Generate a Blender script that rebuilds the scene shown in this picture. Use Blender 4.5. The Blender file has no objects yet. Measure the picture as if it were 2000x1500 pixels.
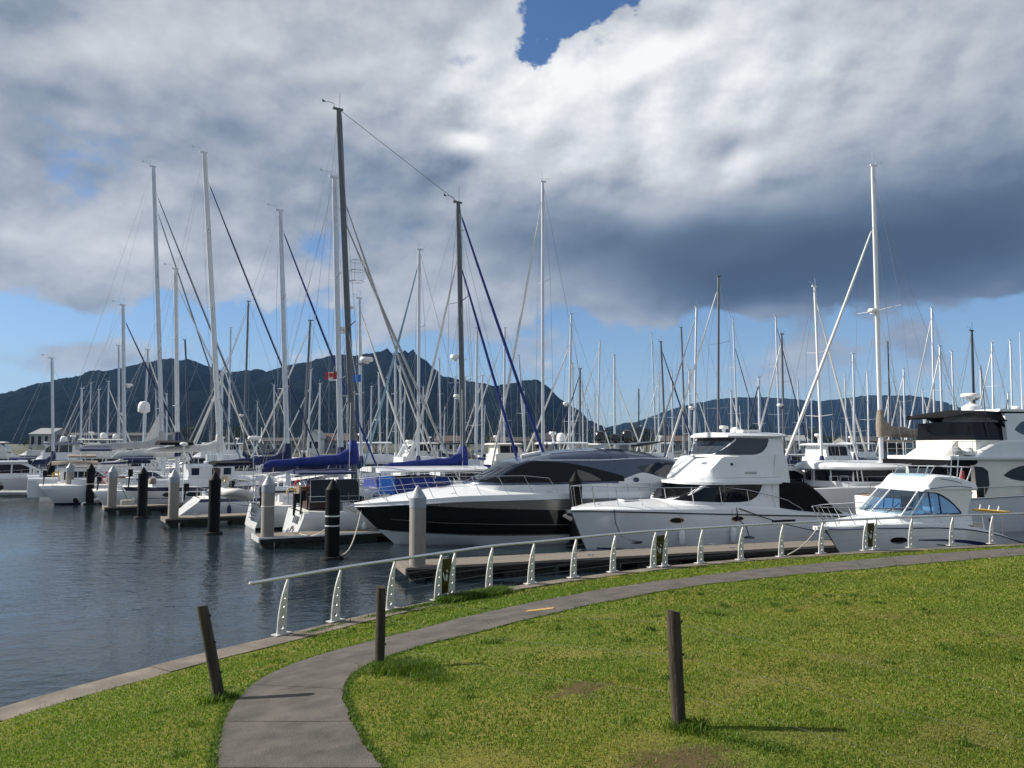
import bpy, bmesh, math, random
import numpy as np
from mathutils import Vector, Matrix, noise as mnoise
from mathutils.bvhtree import BVHTree
R = math.radians
random.seed(7)
SC = bpy.context.scene
COL = SC.collection

# ---------------------------------------------------------------- camera
EYE = 4.4
PITCH = math.atan(118 / 1500)
cam_d = bpy.data.cameras.new('camera')
cam_d.sensor_width = 36; cam_d.lens = 27; cam_d.clip_start = 0.1; cam_d.clip_end = 12000
cam = bpy.data.objects.new('camera', cam_d); COL.objects.link(cam)
cam.location = (0, 0, EYE); cam.rotation_euler = (math.pi / 2 + PITCH, 0, 0)
SC.camera = cam
SC.view_settings.view_transform = 'Standard'
SC.view_settings.look = 'None'
SC.view_settings.gamma = 1
SC.view_settings.exposure = 0.58
SC.view_settings.use_curve_mapping = False

# ---------------------------------------------------------------- sun
SUNV = Vector((-1.0, 0.2, 0.68)).normalized()
sun_d = bpy.data.lights.new('sun', 'SUN'); sun_d.energy = 5.0; sun_d.angle = R(0.53)
sun_d.color = (1.0, 0.93, 0.82)
sun = bpy.data.objects.new('sun', sun_d); COL.objects.link(sun)
sun.rotation_euler = SUNV.to_track_quat('Z', 'Y').to_euler()
SUN_EL = math.asin(SUNV.z); SUN_AZ = math.atan2(SUNV.x, SUNV.y)

# ---------------------------------------------------------------- node helper
class NT:
    def __init__(s, tree): s.t = tree; s.n = tree.nodes; s.l = tree.links
    def node(s, kind, **kw):
        n = s.n.new(kind)
        for k, v in kw.items():
            if k == 'inp':
                for i, x in v.items():
                    if isinstance(x, bpy.types.NodeSocket): s.l.new(x, n.inputs[i])
                    else: n.inputs[i].default_value = x
            else: setattr(n, k, v)
        return n
    def m(s, op, *a, clamp=False):
        n = s.n.new('ShaderNodeMath'); n.operation = op; n.use_clamp = clamp
        for i, x in enumerate(a):
            if isinstance(x, bpy.types.NodeSocket): s.l.new(x, n.inputs[i])
            else: n.inputs[i].default_value = x
        return n.outputs[0]
    def add(s, *a):
        r = a[0]
        for x in a[1:]: r = s.m('ADD', r, x)
        return r
    def mul(s, *a):
        r = a[0]
        for x in a[1:]: r = s.m('MULTIPLY', r, x)
        return r
    def sstep(s, lo, hi, x):
        n = s.node('ShaderNodeMapRange', interpolation_type='SMOOTHSTEP')
        s.l.new(x, n.inputs[0]); n.inputs[1].default_value = lo; n.inputs[2].default_value = hi
        return n.outputs[0]
    def mapr(s, x, a, b, c, d):
        n = s.node('ShaderNodeMapRange'); s.l.new(x, n.inputs[0])
        for i, v in enumerate((a, b, c, d)): n.inputs[i + 1].default_value = v
        return n.outputs[0]
    def noise(s, vec, scale, detail=4, rough=.55, dist=0, lac=2.0):
        n = s.node('ShaderNodeTexNoise', inp={'Scale': scale, 'Detail': detail, 'Roughness': rough, 'Distortion': dist, 'Lacunarity': lac})
        if vec is not None: s.l.new(vec, n.inputs['Vector'])
        return n.outputs[0]
    def vmath(s, op, a, b=None):
        n = s.n.new('ShaderNodeVectorMath'); n.operation = op
        for i, x in enumerate((a, b)):
            if x is None: continue
            if isinstance(x, bpy.types.NodeSocket): s.l.new(x, n.inputs[i])
            else: n.inputs[i].default_value = x
        return n.outputs[0]
    def mix(s, f, a, b, mode='MIX'):
        n = s.n.new('ShaderNodeMix'); n.data_type = 'RGBA'; n.blend_type = mode
        for i, x in ((0, f), (6, a), (7, b)):
            if isinstance(x, bpy.types.NodeSocket): s.l.new(x, n.inputs[i])
            else: n.inputs[i].default_value = x if i == 0 else (tuple(x) + (1,))[:4]
        return n.outputs[2]
    def ramp(s, f, stops):
        n = s.n.new('ShaderNodeValToRGB'); s.l.new(f, n.inputs[0])
        e = n.color_ramp.elements
        while len(e) < len(stops): e.new(.5)
        for el, (p, c) in zip(e, stops): el.position = p; el.color = (tuple(c) + (1,))[:4]
        return n.outputs[0]

# ---------------------------------------------------------------- world: sky with broken cumulus
W = bpy.data.worlds.new('World'); SC.world = W; W.use_nodes = True
t = NT(W.node_tree); t.n.clear()
sky = t.node('ShaderNodeTexSky', sky_type='NISHITA', sun_disc=False, sun_elevation=SUN_EL, sun_rotation=SUN_AZ,
             altitude=0, air_density=1.0, dust_density=0.6, ozone_density=2.5)
tc = t.node('ShaderNodeTexCoord'); D = tc.outputs['Generated']
sx = t.node('ShaderNodeSeparateXYZ'); t.l.new(D, sx.inputs[0])
dx, dy, dz = sx.outputs
az = t.m('ARCTAN2', dx, dy)
el = t.m('ARCSINE', t.m('MINIMUM', t.m('MAXIMUM', dz, -1.0), 1.0))
def ae(px, py):
    a = math.atan((px - 1000) / 1500); e = math.atan((868 - py) / 1500 * math.cos(a)); return a, e
def gauss(px, py, sxp, syp, rot=0.0):
    a, e = ae(px, py)
    da = t.m('SUBTRACT', az, a); de = t.m('SUBTRACT', el, e)
    c, s_ = math.cos(rot), math.sin(rot)
    u = t.add(t.mul(da, c / (sxp / 1500)), t.mul(de, s_ / (sxp / 1500)))
    v = t.add(t.mul(da, -s_ / (syp / 1500)), t.mul(de, c / (syp / 1500)))
    return t.m('EXPONENT', t.mul(t.add(t.mul(u, u), t.mul(v, v)), -0.5))
sq = t.vmath('MULTIPLY', D, (1, 1, 1.5))
nA = t.noise(sq, 3.6, 4, .50)                       # cloud masses
def billow(vec, sc, det):
    n_ = t.node('ShaderNodeTexNoise', noise_type='RIDGED_MULTIFRACTAL', normalize=True, inp={'Scale': sc, 'Detail': det, 'Roughness': .52, 'Lacunarity': 2.1})
    t.l.new(vec, n_.inputs['Vector']); return t.m('SUBTRACT', 1.0, n_.outputs[0])
nB = t.noise(sq, 6.8, 8, .53)
sn = (SUNV.x * .016, SUNV.y * .016, .026)
Ps = t.vmath('ADD', sq, sn)
nBs = t.noise(Ps, 6.8, 8, .53)
bil = billow(sq, 10.0, 6.0); bils = billow(t.vmath('ADD', sq, tuple(q * .45 for q in sn)), 10.0, 6.0)
nDs = t.noise(t.vmath('ADD', sq, tuple(q * .3 for q in sn)), 30, 6, .6)
nAs = t.noise(t.vmath('ADD', sq, tuple(q * 2.2 for q in sn)), 3.6, 3, .5)
def c5(x): return t.m('SUBTRACT', x, .5)
def lineside(p, q, w, wob):
    (a0, e0), (a1, e1) = ae(*p), ae(*q); L_ = math.hypot(a1 - a0, e1 - e0); nx_, ny_ = -(e1 - e0) / L_, (a1 - a0) / L_
    d_ = t.add(t.mul(t.m('SUBTRACT', az, a0), nx_), t.mul(t.m('SUBTRACT', el, e0), ny_), t.mul(c5(nB), wob), t.mul(c5(nD), wob * .55))
    return t.sstep(-w, w, d_)
nD = t.noise(sq, 30, 6, .6)
hole = t.mul(lineside((1000, 108), (1215, 0), .020, .16), lineside((1032, 0), (1026, 200), .022, .12), t.sstep(.68, .60, el), t.sstep(.20, .16, az))
hole = t.mul(hole, 1.0)
ragged = t.add(t.mul(c5(nA), .9), t.mul(c5(nB), 1.7), t.mul(c5(nD), .55))
elh = t.sstep(.120, .205, t.add(el, t.mul(c5(nA), .20), t.mul(c5(nB), .10)))
bias = t.add(t.mul(elh, .95), -.33)
bias = t.add(bias, t.mul(hole, -1.25), t.mul(gauss(912, 92, 42, 20), -.62), t.mul(gauss(690, 255, 55, 40), -.38), t.mul(gauss(625, 470, 70, 25), -.30))
bias = t.add(bias, t.mul(gauss(140, 700, 150, 30), .60), t.mul(gauss(1640, 705, 460, 38), .36), t.mul(gauss(980, 655, 230, 60), .30), t.mul(gauss(430, 690, 150, 26), .25))
bias = t.add(bias, t.mul(gauss(1000, 850, 2500, 40), .14), t.mul(gauss(1850, 480, 330, 75), .40), t.mul(gauss(1780, 625, 330, 32), -.55), t.mul(gauss(1560, 585, 60, 22), -.3))
cov = t.sstep(-.03, .38, t.add(bias, ragged))
cum = t.m('MINIMUM', t.add(t.mul(gauss(1330, 190, 360, 150), .9), t.mul(gauss(1000, 190, 170, 80), .6), t.mul(gauss(420, 560, 400, 120), .25), .22), 1.0)
relief = t.add(t.mul(t.m('SUBTRACT', nA, nAs), .55), t.mul(t.m('SUBTRACT', nB, nBs), .80), t.mul(t.m('SUBTRACT', bil, bils), cum, 2.2), t.mul(t.m('SUBTRACT', nD, nDs), cum, .28))
body = t.add(t.mul(c5(nA), -.16), t.mul(c5(nB), -.10), t.mul(t.m('SUBTRACT', bil, .55), cum, .12))
dk = t.m('SUBTRACT', 1.0, t.m('MINIMUM', t.add(t.mul(gauss(1750, 490, 400, 90), .75), t.mul(gauss(1250, 480, 330, 60), .5)), .8))
lum = t.add(.500, t.mul(relief, dk), t.mul(body, dk),
            t.mul(gauss(1300, 150, 340, 130, -.05), .22), t.mul(gauss(1050, 180, 180, 80, -.25), .10), t.mul(gauss(1420, 330, 230, 60), .08), t.mul(gauss(1230, 70, 170, 45, .3), .12), t.mul(gauss(930, 170, 90, 60), .08),
            t.mul(gauss(1800, 490, 330, 85), -.36), t.mul(gauss(1300, 480, 330, 60, -.12), -.22),
            t.mul(gauss(1960, 300, 280, 140), -.16), t.mul(gauss(770, 180, 70, 35), -.13),
            t.mul(gauss(950, 420, 260, 60, -.2), -.13), t.mul(gauss(1420, 565, 120, 30), -.14),
            t.mul(gauss(1000, 540, 150, 55), .10), t.mul(gauss(100, 240, 280, 50), -.07), t.mul(gauss(300, 420, 300, 60), -.03), t.mul(gauss(500, 90, 500, 70), .05))
ccol = t.ramp(lum, [(0.0, (.065, .098, .155)), (.16, (.115, .165, .240)), (.34, (.26, .315, .40)), (.50, (.44, .48, .54)), (.68, (.63, .66, .70)), (.88, (.86, .875, .895)), (1.0, (1.0, 1.0, 1.0))])
ccol = t.vmath('MULTIPLY', ccol, (10, 10, 10))
haze = t.mul(t.sstep(.30, .0, el), .35)
skyc = t.mix(t.mul(t.sstep(.26, .02, el), .38), t.vmath('MULTIPLY', sky.outputs[0], (.76, .96, 1.20)), (5.2, 6.4, 7.9))
col = t.mix(cov, skyc, ccol)
bg = t.node('ShaderNodeBackground', inp={'Strength': 0.065}); t.l.new(col, bg.inputs[0])
wo = t.node('ShaderNodeOutputWorld'); t.l.new(bg.outputs[0], wo.inputs[0])
W.cycles.sampling_method = 'MANUAL'; W.cycles.sample_map_resolution = 512

# ---------------------------------------------------------------- image <-> world helpers
def ray(px, py):
    u = (px - 1000) / 1500; v = (750 - py) / 1500
    return Vector((u, math.cos(PITCH) - v * math.sin(PITCH), math.sin(PITCH) + v * math.cos(PITCH)))
def atz(px, py, z):
    d = ray(px, py); k = (z - EYE) / d.z; return Vector((d.x * k, d.y * k, z))
def aty(px, py, y):
    d = ray(px, py); k = y / d.y; return Vector((d.x * k, y, EYE + d.z * k))

# ---------------------------------------------------------------- materials
MATS = {}
def mat(name, c, rough=.5, metal=0., var=.06, scale=6., bump=0., bscale=40., coat=0., spec=.5, c2=None, stretch=None):
    if name in MATS: return MATS[name]
    m = bpy.data.materials.new(name); m.use_nodes = True
    n = NT(m.node_tree); b = n.n['Principled BSDF']
    b.inputs['Roughness'].default_value = rough; b.inputs['Metallic'].default_value = metal
    b.inputs['Specular IOR Level'].default_value = spec
    if coat: b.inputs['Coat Weight'].default_value = coat; b.inputs['Coat Roughness'].default_value = .04
    tc = n.node('ShaderNodeTexCoord'); vec = tc.outputs['Object']
    if stretch: vec = n.vmath('MULTIPLY', vec, stretch)
    f = n.noise(vec, scale, 6, .6)
    ff = n.mapr(f, .3, .7, 0, 1)
    c2 = c2 or tuple(max(0, x * (1 - var * 2.2)) for x in c)
    c1 = tuple(min(1, x * (1 + var)) for x in c)
    n.l.new(n.mix(ff, c1, c2), b.inputs['Base Color'])
    n.l.new(n.mapr(f, .3, .7, max(0, rough - .04), min(1, rough + .08)), b.inputs['Roughness'])
    if bump:
        h = n.noise(vec, bscale, 5, .6)
        bp = n.node('ShaderNodeBump', inp={'Strength': bump, 'Distance': .02}); n.l.new(h, bp.inputs['Height'])
        n.l.new(bp.outputs[0], b.inputs['Normal'])
    MATS[name] = m
    return m
WHITE = mat('gelcoat_white', (.68, .70, .725), .22, var=.03, scale=1.3, coat=.3)
CREAM = mat('gelcoat_cream', (.76, .73, .66), .30, var=.04, scale=1.3)
DECKW = mat('deck_nonskid', (.70, .70, .68), .6, var=.06, scale=4)
WEATHER = mat('weathered_white', (.66, .66, .64), .4, var=.10, scale=2.5)
BLACKH = mat('hull_black', (.006, .007, .008), .10, var=.05, coat=.35, spec=.4)
NAVYH = mat('hull_navy', (.012, .022, .07), .12, var=.1, coat=.4)
SILVER = mat('hull_silver_grey', (.24, .23, .21), .22, metal=.3, var=.04)
STONEW = mat('hull_pale_grey', (.62, .64, .66), .22, var=.03, scale=1.3, coat=.3)
ROOFB = mat('roof_slate_blue', (.045, .07, .12), .20, metal=.35, var=.06, coat=.5)
ROOFG = mat('roof_pale_blue', (.16, .20, .25), .25, metal=.3, var=.05, coat=.4)
BLUESTR = mat('stripe_navy', (.012, .02, .09), .3)
BLUES2 = mat('stripe_blue', (.02, .06, .35), .3)
GLASSD = mat('tinted_glass', (.005, .006, .008), .05, var=.0, spec=.22)
GLASSB = mat('tinted_blue_glass', (.012, .02, .035), .05, var=.0, spec=.7)
STEEL = mat('stainless_steel', (.62, .63, .65), .22, metal=1.0, var=.03)
GALV = mat('galvanised_steel', (.50, .52, .54), .42, metal=.75, var=.07, scale=14)
ALU = mat('anodised_aluminium', (.55, .58, .62), .38, metal=.55, var=.05, scale=3)
MASTW = mat('painted_mast_white', (.70, .72, .74), .35, var=.04)
MASTD = mat('painted_mast_dark', (.11, .12, .14), .4, var=.08)
MASTK = mat('carbon_mast', (.02, .022, .026), .3)
WIRE = mat('rigging_wire', (.30, .31, .33), .4, metal=.6)
ROPE = mat('mooring_rope', (.52, .48, .40), .9, var=.15, scale=60)
ROPEB = mat('mooring_rope_dark', (.03, .035, .05), .9, var=.15, scale=60)
CNAVY = mat('canvas_navy', (.012, .022, .085), .8, var=.15, scale=5, bump=.5, bscale=7)
CBLUE = mat('canvas_blue', (.008, .026, .20), .75, var=.15, scale=5, bump=.6, bscale=7)
CTARP = mat('tarp_bright_blue', (.02, .16, .62), .6, var=.15, scale=5, bump=.7, bscale=6)
CBLACK = mat('canvas_black', (.008, .008, .010), .95, var=.1, scale=5, bump=.25, bscale=4, spec=.15)
CTAUPE = mat('canvas_taupe', (.24, .20, .16), .85, var=.12, scale=4, bump=.7, bscale=6)
CGREY = mat('canvas_grey', (.38, .39, .40), .85, var=.1, scale=4, bump=.5, bscale=6)
SAILW = mat('sailcloth_white', (.66, .66, .64), .75, var=.07, scale=5, bump=.5, bscale=8)
SAILLB = mat('uv_strip_pale_blue', (.22, .38, .50), .75, var=.1, scale=5)
RUBG = mat('hypalon_grey', (.50, .50, .48), .6, var=.08, scale=4)
RUBK = mat('rubber_black', (.009, .009, .010), .65, spec=.2)
RED = mat('red_plastic', (.45, .03, .03), .5)
YEL = mat('yellow_plastic', (.55, .36, .05), .5)
TEAK = mat('teak', (.30, .18, .10), .6, var=.15, scale=3, stretch=(1, 8, 8))
DWOOD = mat('dark_wood', (.05, .025, .015), .5, var=.2, scale=3, stretch=(1, 8, 8))
PLANK = mat('pontoon_plank', (.19, .165, .14), .85, var=.16, scale=3, bump=.3, bscale=30, stretch=(1, 6, 6))
FLOATC = mat('pontoon_concrete', (.20, .19, .17), .9, var=.2, scale=3, bump=.3, bscale=20)
WALER = mat('pontoon_waler_dark', (.022, .020, .018), .8, var=.25, scale=2, bump=.2)
WEED = mat('tidal_growth', (.030, .032, .022), .95, var=.35, scale=9, bump=.8, bscale=20)
PILEG = mat('pile_concrete', (.25, .23, .205), .75, var=.13, scale=1.6, bump=.2, bscale=25, stretch=(1, 1, .35))
PILEC = mat('pile_cap_grey', (.26, .29, .33), .45, var=.06)
PILEK = mat('pile_sleeve_black', (.005, .0055, .006), .55, var=.2, scale=2, spec=.12)
OLIVE = mat('etched_bronze_panel', (.055, .05, .010), .22, metal=.4, var=.4, scale=5)
TIMBER = mat('weathered_post_timber', (.055, .043, .032), .9, var=.3, scale=5, bump=.9, bscale=26, stretch=(3, 3, .35), c2=(.020, .016, .012))
INTERI = mat('upholstery_pale', (.55, .50, .42), .8, var=.1)
DOMEW = mat('radome_white', (.78, .78, .77), .3, var=.02)
DOMEK = mat('radome_black', (.006, .006, .007), .12, coat=.5)
SOLAR = mat('solar_cell', (.008, .010, .015), .2, var=.2, scale=20, spec=.25)

def glass_clear():
    m = bpy.data.materials.new('clear_glass'); m.use_nodes = True
    n = NT(m.node_tree); n.n.clear()
    tr = n.node('ShaderNodeBsdfTransparent', inp={0: (.62, .74, .80, 1)})
    gl = n.node('ShaderNodeBsdfGlossy', inp={'Roughness': .02, 'Color': (.9, .95, 1, 1)})
    fr = n.node('ShaderNodeFresnel', inp={'IOR': 1.5})
    mx = n.node('ShaderNodeMixShader'); n.l.new(n.m('ADD', fr.outputs[0], .06, clamp=True), mx.inputs[0])
    n.l.new(tr.outputs[0], mx.inputs[1]); n.l.new(gl.outputs[0], mx.inputs[2])
    o = n.node('ShaderNodeOutputMaterial'); n.l.new(mx.outputs[0], o.inputs[0]); return m
CLEAR = glass_clear()
def glass_blue():
    m = bpy.data.materials.new('blue_window_glass'); m.use_nodes = True
    n = NT(m.node_tree); n.n.clear()
    tr = n.node('ShaderNodeBsdfTransparent', inp={0: (.10, .30, .62, 1)})
    gl = n.node('ShaderNodeBsdfGlossy', inp={'Roughness': .02, 'Color': (.75, .88, 1, 1)})
    mx = n.node('ShaderNodeMixShader', inp={0: .30})
    n.l.new(tr.outputs[0], mx.inputs[1]); n.l.new(gl.outputs[0], mx.inputs[2])
    o = n.node('ShaderNodeOutputMaterial'); n.l.new(mx.outputs[0], o.inputs[0]); return m
BLUEG = glass_blue()

# ---------------------------------------------------------------- mesh builder
def cv(*pts):
    xs = [p[0] for p in pts]; ys = [p[1] for p in pts]; n = len(xs)
    ms = []
    for i in range(n):
        a = (ys[i] - ys[i - 1]) / (xs[i] - xs[i - 1]) if i > 0 else None
        b = (ys[i + 1] - ys[i]) / (xs[i + 1] - xs[i]) if i < n - 1 else None
        if a is None: ms.append(b)
        elif b is None: ms.append(a)
        else: ms.append(0 if a * b <= 0 else 2 * a * b / (a + b))
    def f(x):
        if x <= xs[0]: return ys[0]
        if x >= xs[-1]: return ys[-1]
        i = 0
        while x > xs[i + 1]: i += 1
        h = xs[i + 1] - xs[i]; u = (x - xs[i]) / h
        return ((2*u**3 - 3*u*u + 1) * ys[i] + (u**3 - 2*u*u + u) * h * ms[i] + (-2*u**3 + 3*u*u) * ys[i+1] + (u**3 - u*u) * h * ms[i+1])
    return f
def lin(*pts):
    def f(x):
        if x <= pts[0][0]: return pts[0][1]
        for (a, b), (c, d) in zip(pts, pts[1:]):
            if x <= c: return b + (d - b) * (x - a) / (c - a)
        return pts[-1][1]
    return f
def K(v): return lambda x: v

class MB:
    def __init__(s): s.v = []; s.f = []; s.m = []
    def add(s, vs, fs, mi=0):
        o = len(s.v); s.v += [tuple(p) for p in vs]
        for f in fs: s.f.append(tuple(i + o for i in f)); s.m.append(mi)
        return s
    def box(s, c, d, mi=0, rz=0, M=None):
        hx, hy, hz = d[0] / 2, d[1] / 2, d[2] / 2
        vs = [Vector((x, y, z)) for x in (-hx, hx) for y in (-hy, hy) for z in (-hz, hz)]
        if rz: r = Matrix.Rotation(rz, 3, 'Z'); vs = [r @ v for v in vs]
        if M is not None: vs = [M @ v for v in vs]
        vs = [v + Vector(c) for v in vs]
        return s.add(vs, [(0, 1, 3, 2), (4, 6, 7, 5), (0, 4, 5, 1), (2, 3, 7, 6), (0, 2, 6, 4), (1, 5, 7, 3)], mi)
    def tube(s, pts, r, n=6, mi=0, caps=True, sq=None):
        pts = [Vector(p) for p in pts]; L = len(pts)
        rs = r if isinstance(r, (list, tuple)) else [r] * L
        rings = []; up = Vector((0, 0, 1))
        d0 = (pts[1] - pts[0]).normalized()
        a = d0.cross(up)
        if a.length < 1e-3: a = Vector((0, 1, 0))
        a.normalize()
        for i in range(L):
            d = (pts[min(i + 1, L - 1)] - pts[max(i - 1, 0)]).normalized()
            a = (a - d * a.dot(d)).normalized(); b = d.cross(a)
            k = sq or (1, 1)
            rings.append([pts[i] + (a * math.cos(2*math.pi*j/n) * k[0] + b * math.sin(2*math.pi*j/n) * k[1]) * rs[i] for j in range(n)])
        return s.loft(rings, True, caps, caps, mi)
    def loft(s, rings, closed=True, c0=True, c1=True, mi=0):
        n = len(rings[0]); vs = [p for r in rings for p in r]; fs = []
        for k in range(len(rings) - 1):
            for j in range(n if closed else n - 1):
                j2 = (j + 1) % n
                fs.append((k*n + j, k*n + j2, (k+1)*n + j2, (k+1)*n + j))
        if c0: fs.append(tuple(range(n - 1, -1, -1)))
        if c1: fs.append(tuple((len(rings) - 1) * n + j for j in range(n)))
        return s.add(vs, fs, mi)
    def lathe(s, prof, c=(0, 0, 0), n=12, mi=0, M=None):
        rings = []
        for r, z in prof:
            ring = [Vector((r * math.cos(2*math.pi*j/n), r * math.sin(2*math.pi*j/n), z)) for j in range(n)]
            if M is not None: ring = [M @ p for p in ring]
            rings.append([p + Vector(c) for p in ring])
        return s.loft(rings, True, True, True, mi)
    def prism(s, poly, plane, a, b, mi=0):
        def mk(p, w): return {'xz': (p[0], w, p[1]), 'xy': (p[0], p[1], w), 'yz': (w, p[0], p[1])}[plane]
        n = len(poly); vs = [mk(p, a) for p in poly] + [mk(p, b) for p in poly]
        fs = [tuple(range(n)), tuple(range(2*n - 1, n - 1, -1))] + [(j, (j+1) % n, (j+1) % n + n, j + n) for j in range(n)]
        return s.add(vs, fs, mi)
    def grid(s, rows, mi=0):
        n = len(rows[0]); o = [p for r in rows for p in r]
        return s.add(o, [(k*n+j, k*n+j+1, (k+1)*n+j+1, (k+1)*n+j) for k in range(len(rows)-1) for j in range(n-1)], mi)
    def mesh(s, name, mats, sharp=38):
        me = bpy.data.meshes.new(name)
        me.from_pydata(s.v, [], s.f)
        for m in (mats if isinstance(mats, (list, tuple)) else [mats]): me.materials.append(m)
        if max(s.m, default=0): me.polygons.foreach_set('material_index', s.m)
        bm = bmesh.new(); bm.from_mesh(me)
        bmesh.ops.remove_doubles(bm, verts=bm.verts, dist=1e-5)
        bmesh.ops.recalc_face_normals(bm, faces=bm.faces)
        bm.to_mesh(me); bm.free()
        me.shade_smooth(); me.set_sharp_from_angle(angle=R(sharp))
        return me
    def build(s, name, mats, parent=None, sharp=38):
        if not s.v: return None
        return link(name, s.mesh(name, mats, sharp), parent)
    def bvh(s): return BVHTree.FromPolygons([Vector(v) for v in s.v], s.f)
def link(name, me, parent=None):
    o = bpy.data.objects.new(name, me); COL.objects.link(o)
    if parent is not None: o.parent = parent
    return o
def thing(name, label, cat, loc=(0, 0, 0), rz=0, group=None):
    o = bpy.data.objects.new(name, None); COL.objects.link(o)
    o.empty_display_size = .3
    o.location = loc; o.rotation_euler = (0, 0, rz)
    tag(o, label, cat, group); return o
def tag(o, label, cat, group=None):
    o['label'] = label; o['category'] = cat
    if group: o['group'] = group
    return o
def struct(o): o['kind'] = 'structure'; return o
def copy_tree(o, parent=None):
    c = o.copy(); COL.objects.link(c); c.parent = parent
    for ch in o.children: copy_tree(ch, c)
    return c

def decal(bvh, up, lo, x0, x1, side=1, axis='y', off=.008, nx=20, nz=6, mi=0, mb=None, back=.03):
    """patch laid on a surface: columns run along x (or y for axis 'x'), rows between lo and up"""
    mb = mb or MB(); G = []
    for i in range(nx + 1):
        x = x0 + (x1 - x0) * i / nx; col = []
        a, b = lo(x), up(x)
        for j in range(nz + 1):
            z = a + (b - a) * j / nz
            if axis == 'y': o = Vector((x, side * 30, z)); d = Vector((0, -side, 0))
            elif axis == 'x': o = Vector((side * 60, x, z)); d = Vector((-side, 0, 0))
            else: o = Vector((x, z, 40)); d = Vector((0, 0, -1))
            h, nrm, _, _ = bvh.ray_cast(o, d)
            if h is None: col.append(None); continue
            if nrm.dot(d) > 0: nrm = -nrm
            col.append((h + nrm * off, h - nrm * back))
        G.append(col)
    vs = []; ix = {}
    for i in range(nx + 1):
        for j in range(nz + 1):
            if G[i][j]: ix[i, j] = len(vs); vs.append(G[i][j][0])
    fs = []
    for i in range(nx):
        for j in range(nz):
            q = [(i, j), (i+1, j), (i+1, j+1), (i, j+1)]
            if all(c in ix for c in q): fs.append(tuple(ix[c] for c in q))
    if fs:
        cnt = {}
        for f in fs:
            for k in range(4):
                e = (f[k], f[(k+1) % 4]); cnt.setdefault(tuple(sorted(e)), []).append(e)
        inv = {v: k for k, v in ix.items()}; bk = {}
        for es in list(cnt.values()):
            if len(es) == 1:
                a, b = es[0]
                for q in (a, b):
                    if q not in bk: bk[q] = len(vs); vs.append(G[inv[q][0]][inv[q][1]][1])
                fs.append((b, a, bk[a], bk[b]))
        mb.add(vs, fs, mi)
    return mb

def text_mb(txt, size, M, depth=.006):
    cu = bpy.data.curves.new('lettering', 'FONT'); cu.body = txt; cu.size = size; cu.extrude = depth; cu.resolution_u = 2
    ob = bpy.data.objects.new('lettering', cu); COL.objects.link(ob)
    dg = bpy.context.evaluated_depsgraph_get(); dg.update()
    me = bpy.data.meshes.new_from_object(ob.evaluated_get(dg))
    bpy.data.objects.remove(ob); bpy.data.curves.remove(cu)
    mb = MB(); mb.add([M @ v.co for v in me.vertices], [tuple(p.vertices) for p in me.polygons]); bpy.data.meshes.remove(me)
    return mb
# ---------------------------------------------------------------- land: quay curve and lawn
QP = [(-20,-22),(-13,-7),(-9.2,3.5),(-6.9,9.3),(-5.45,11.9),(-4.1,13.75),(-2.9,15.4),(-1.5,17.0),(0,18.4),(2,20.0),(4.2,21.45),(7,22.9),(10.1,24.1),(13.8,25.3),(17.5,26.4),(26,28.6),(40,31),(70,34)]
def catmull(P, step):
    out = []
    for i in range(len(P) - 1):
        p0 = Vector(P[max(i-1, 0)]); p1 = Vector(P[i]); p2 = Vector(P[i+1]); p3 = Vector(P[min(i+2, len(P)-1)])
        n = max(2, int((p2 - p1).length / step))
        for k in range(n):
            u = k / n
            out.append(.5 * ((2*p1) + (p2-p0)*u + (2*p0-5*p1+4*p2-p3)*u*u + (3*p1-p0-3*p2+p3)*u**3))
    out.append(Vector(P[-1])); return out
Q = catmull(QP, .4)
QA = np.array([(q.x, q.y) for q in Q]); QS = QA[1:] - QA[:-1]; QL2 = (QS**2).sum(1)
def _inland_exact(xy):
    out = np.empty(len(xy))
    for c in range(0, len(xy), 4000):
        p = xy[c:c+4000, None, :] - QA[None, :-1, :]
        u = np.clip((p * QS).sum(2) / QL2, 0, 1)
        d = p - u[..., None] * QS
        dd = (d**2).sum(2); k = dd.argmin(1); r = np.arange(len(k))
        cr = QS[k, 0] * d[r, k, 1] - QS[k, 1] * d[r, k, 0]
        out[c:c+4000] = np.sqrt(dd[r, k]) * np.where(cr < 0, 1, -1)
    return out
IGX, IGY, IGS = -30.0, -34.0, .5
_gx = np.arange(IGX, 80, IGS); _gy = np.arange(IGY, 44, IGS)
_GX, _GY = np.meshgrid(_gx, _gy)
IGR = _inland_exact(np.stack([_GX.ravel(), _GY.ravel()], 1)).reshape(_GX.shape)
def inland(xy):
    """signed distance inland of the quay edge for an (n,2) array, read from a grid"""
    xy = np.atleast_2d(np.asarray(xy, float))
    fx = np.clip((xy[:, 0] - IGX) / IGS, 0, len(_gx) - 1.001); fy = np.clip((xy[:, 1] - IGY) / IGS, 0, len(_gy) - 1.001)
    i = fx.astype(int); j = fy.astype(int); u = fx - i; v = fy - j
    return (IGR[j, i] * (1-u) * (1-v) + IGR[j, i+1] * u * (1-v) + IGR[j+1, i] * (1-u) * v + IGR[j+1, i+1] * u * v)
def gz(xy):
    xy = np.atleast_2d(np.asarray(xy, float)); s = inland(xy)
    A = np.interp(s, [-99, .55, 1.2, 3.5, 10.6, 60], [0, 0, .10, .58, 1.50, 3.2])
    u = np.clip(xy[:, 0] / 10, 0, 1); k = 1 - .42 * u * u * (3 - 2 * u)
    un = .010 * np.sin(xy[:, 0] * 1.3 + .4) * np.sin(xy[:, 1] * 1.1 + 1) + .005 * np.sin(xy[:, 0] * 3.1 + xy[:, 1] * 2.3)
    return 1.045 + A * k + un * np.clip((s - 1) / 3, 0, 1)
def g1(x, y): return float(gz([(x, y)])[0])
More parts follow.
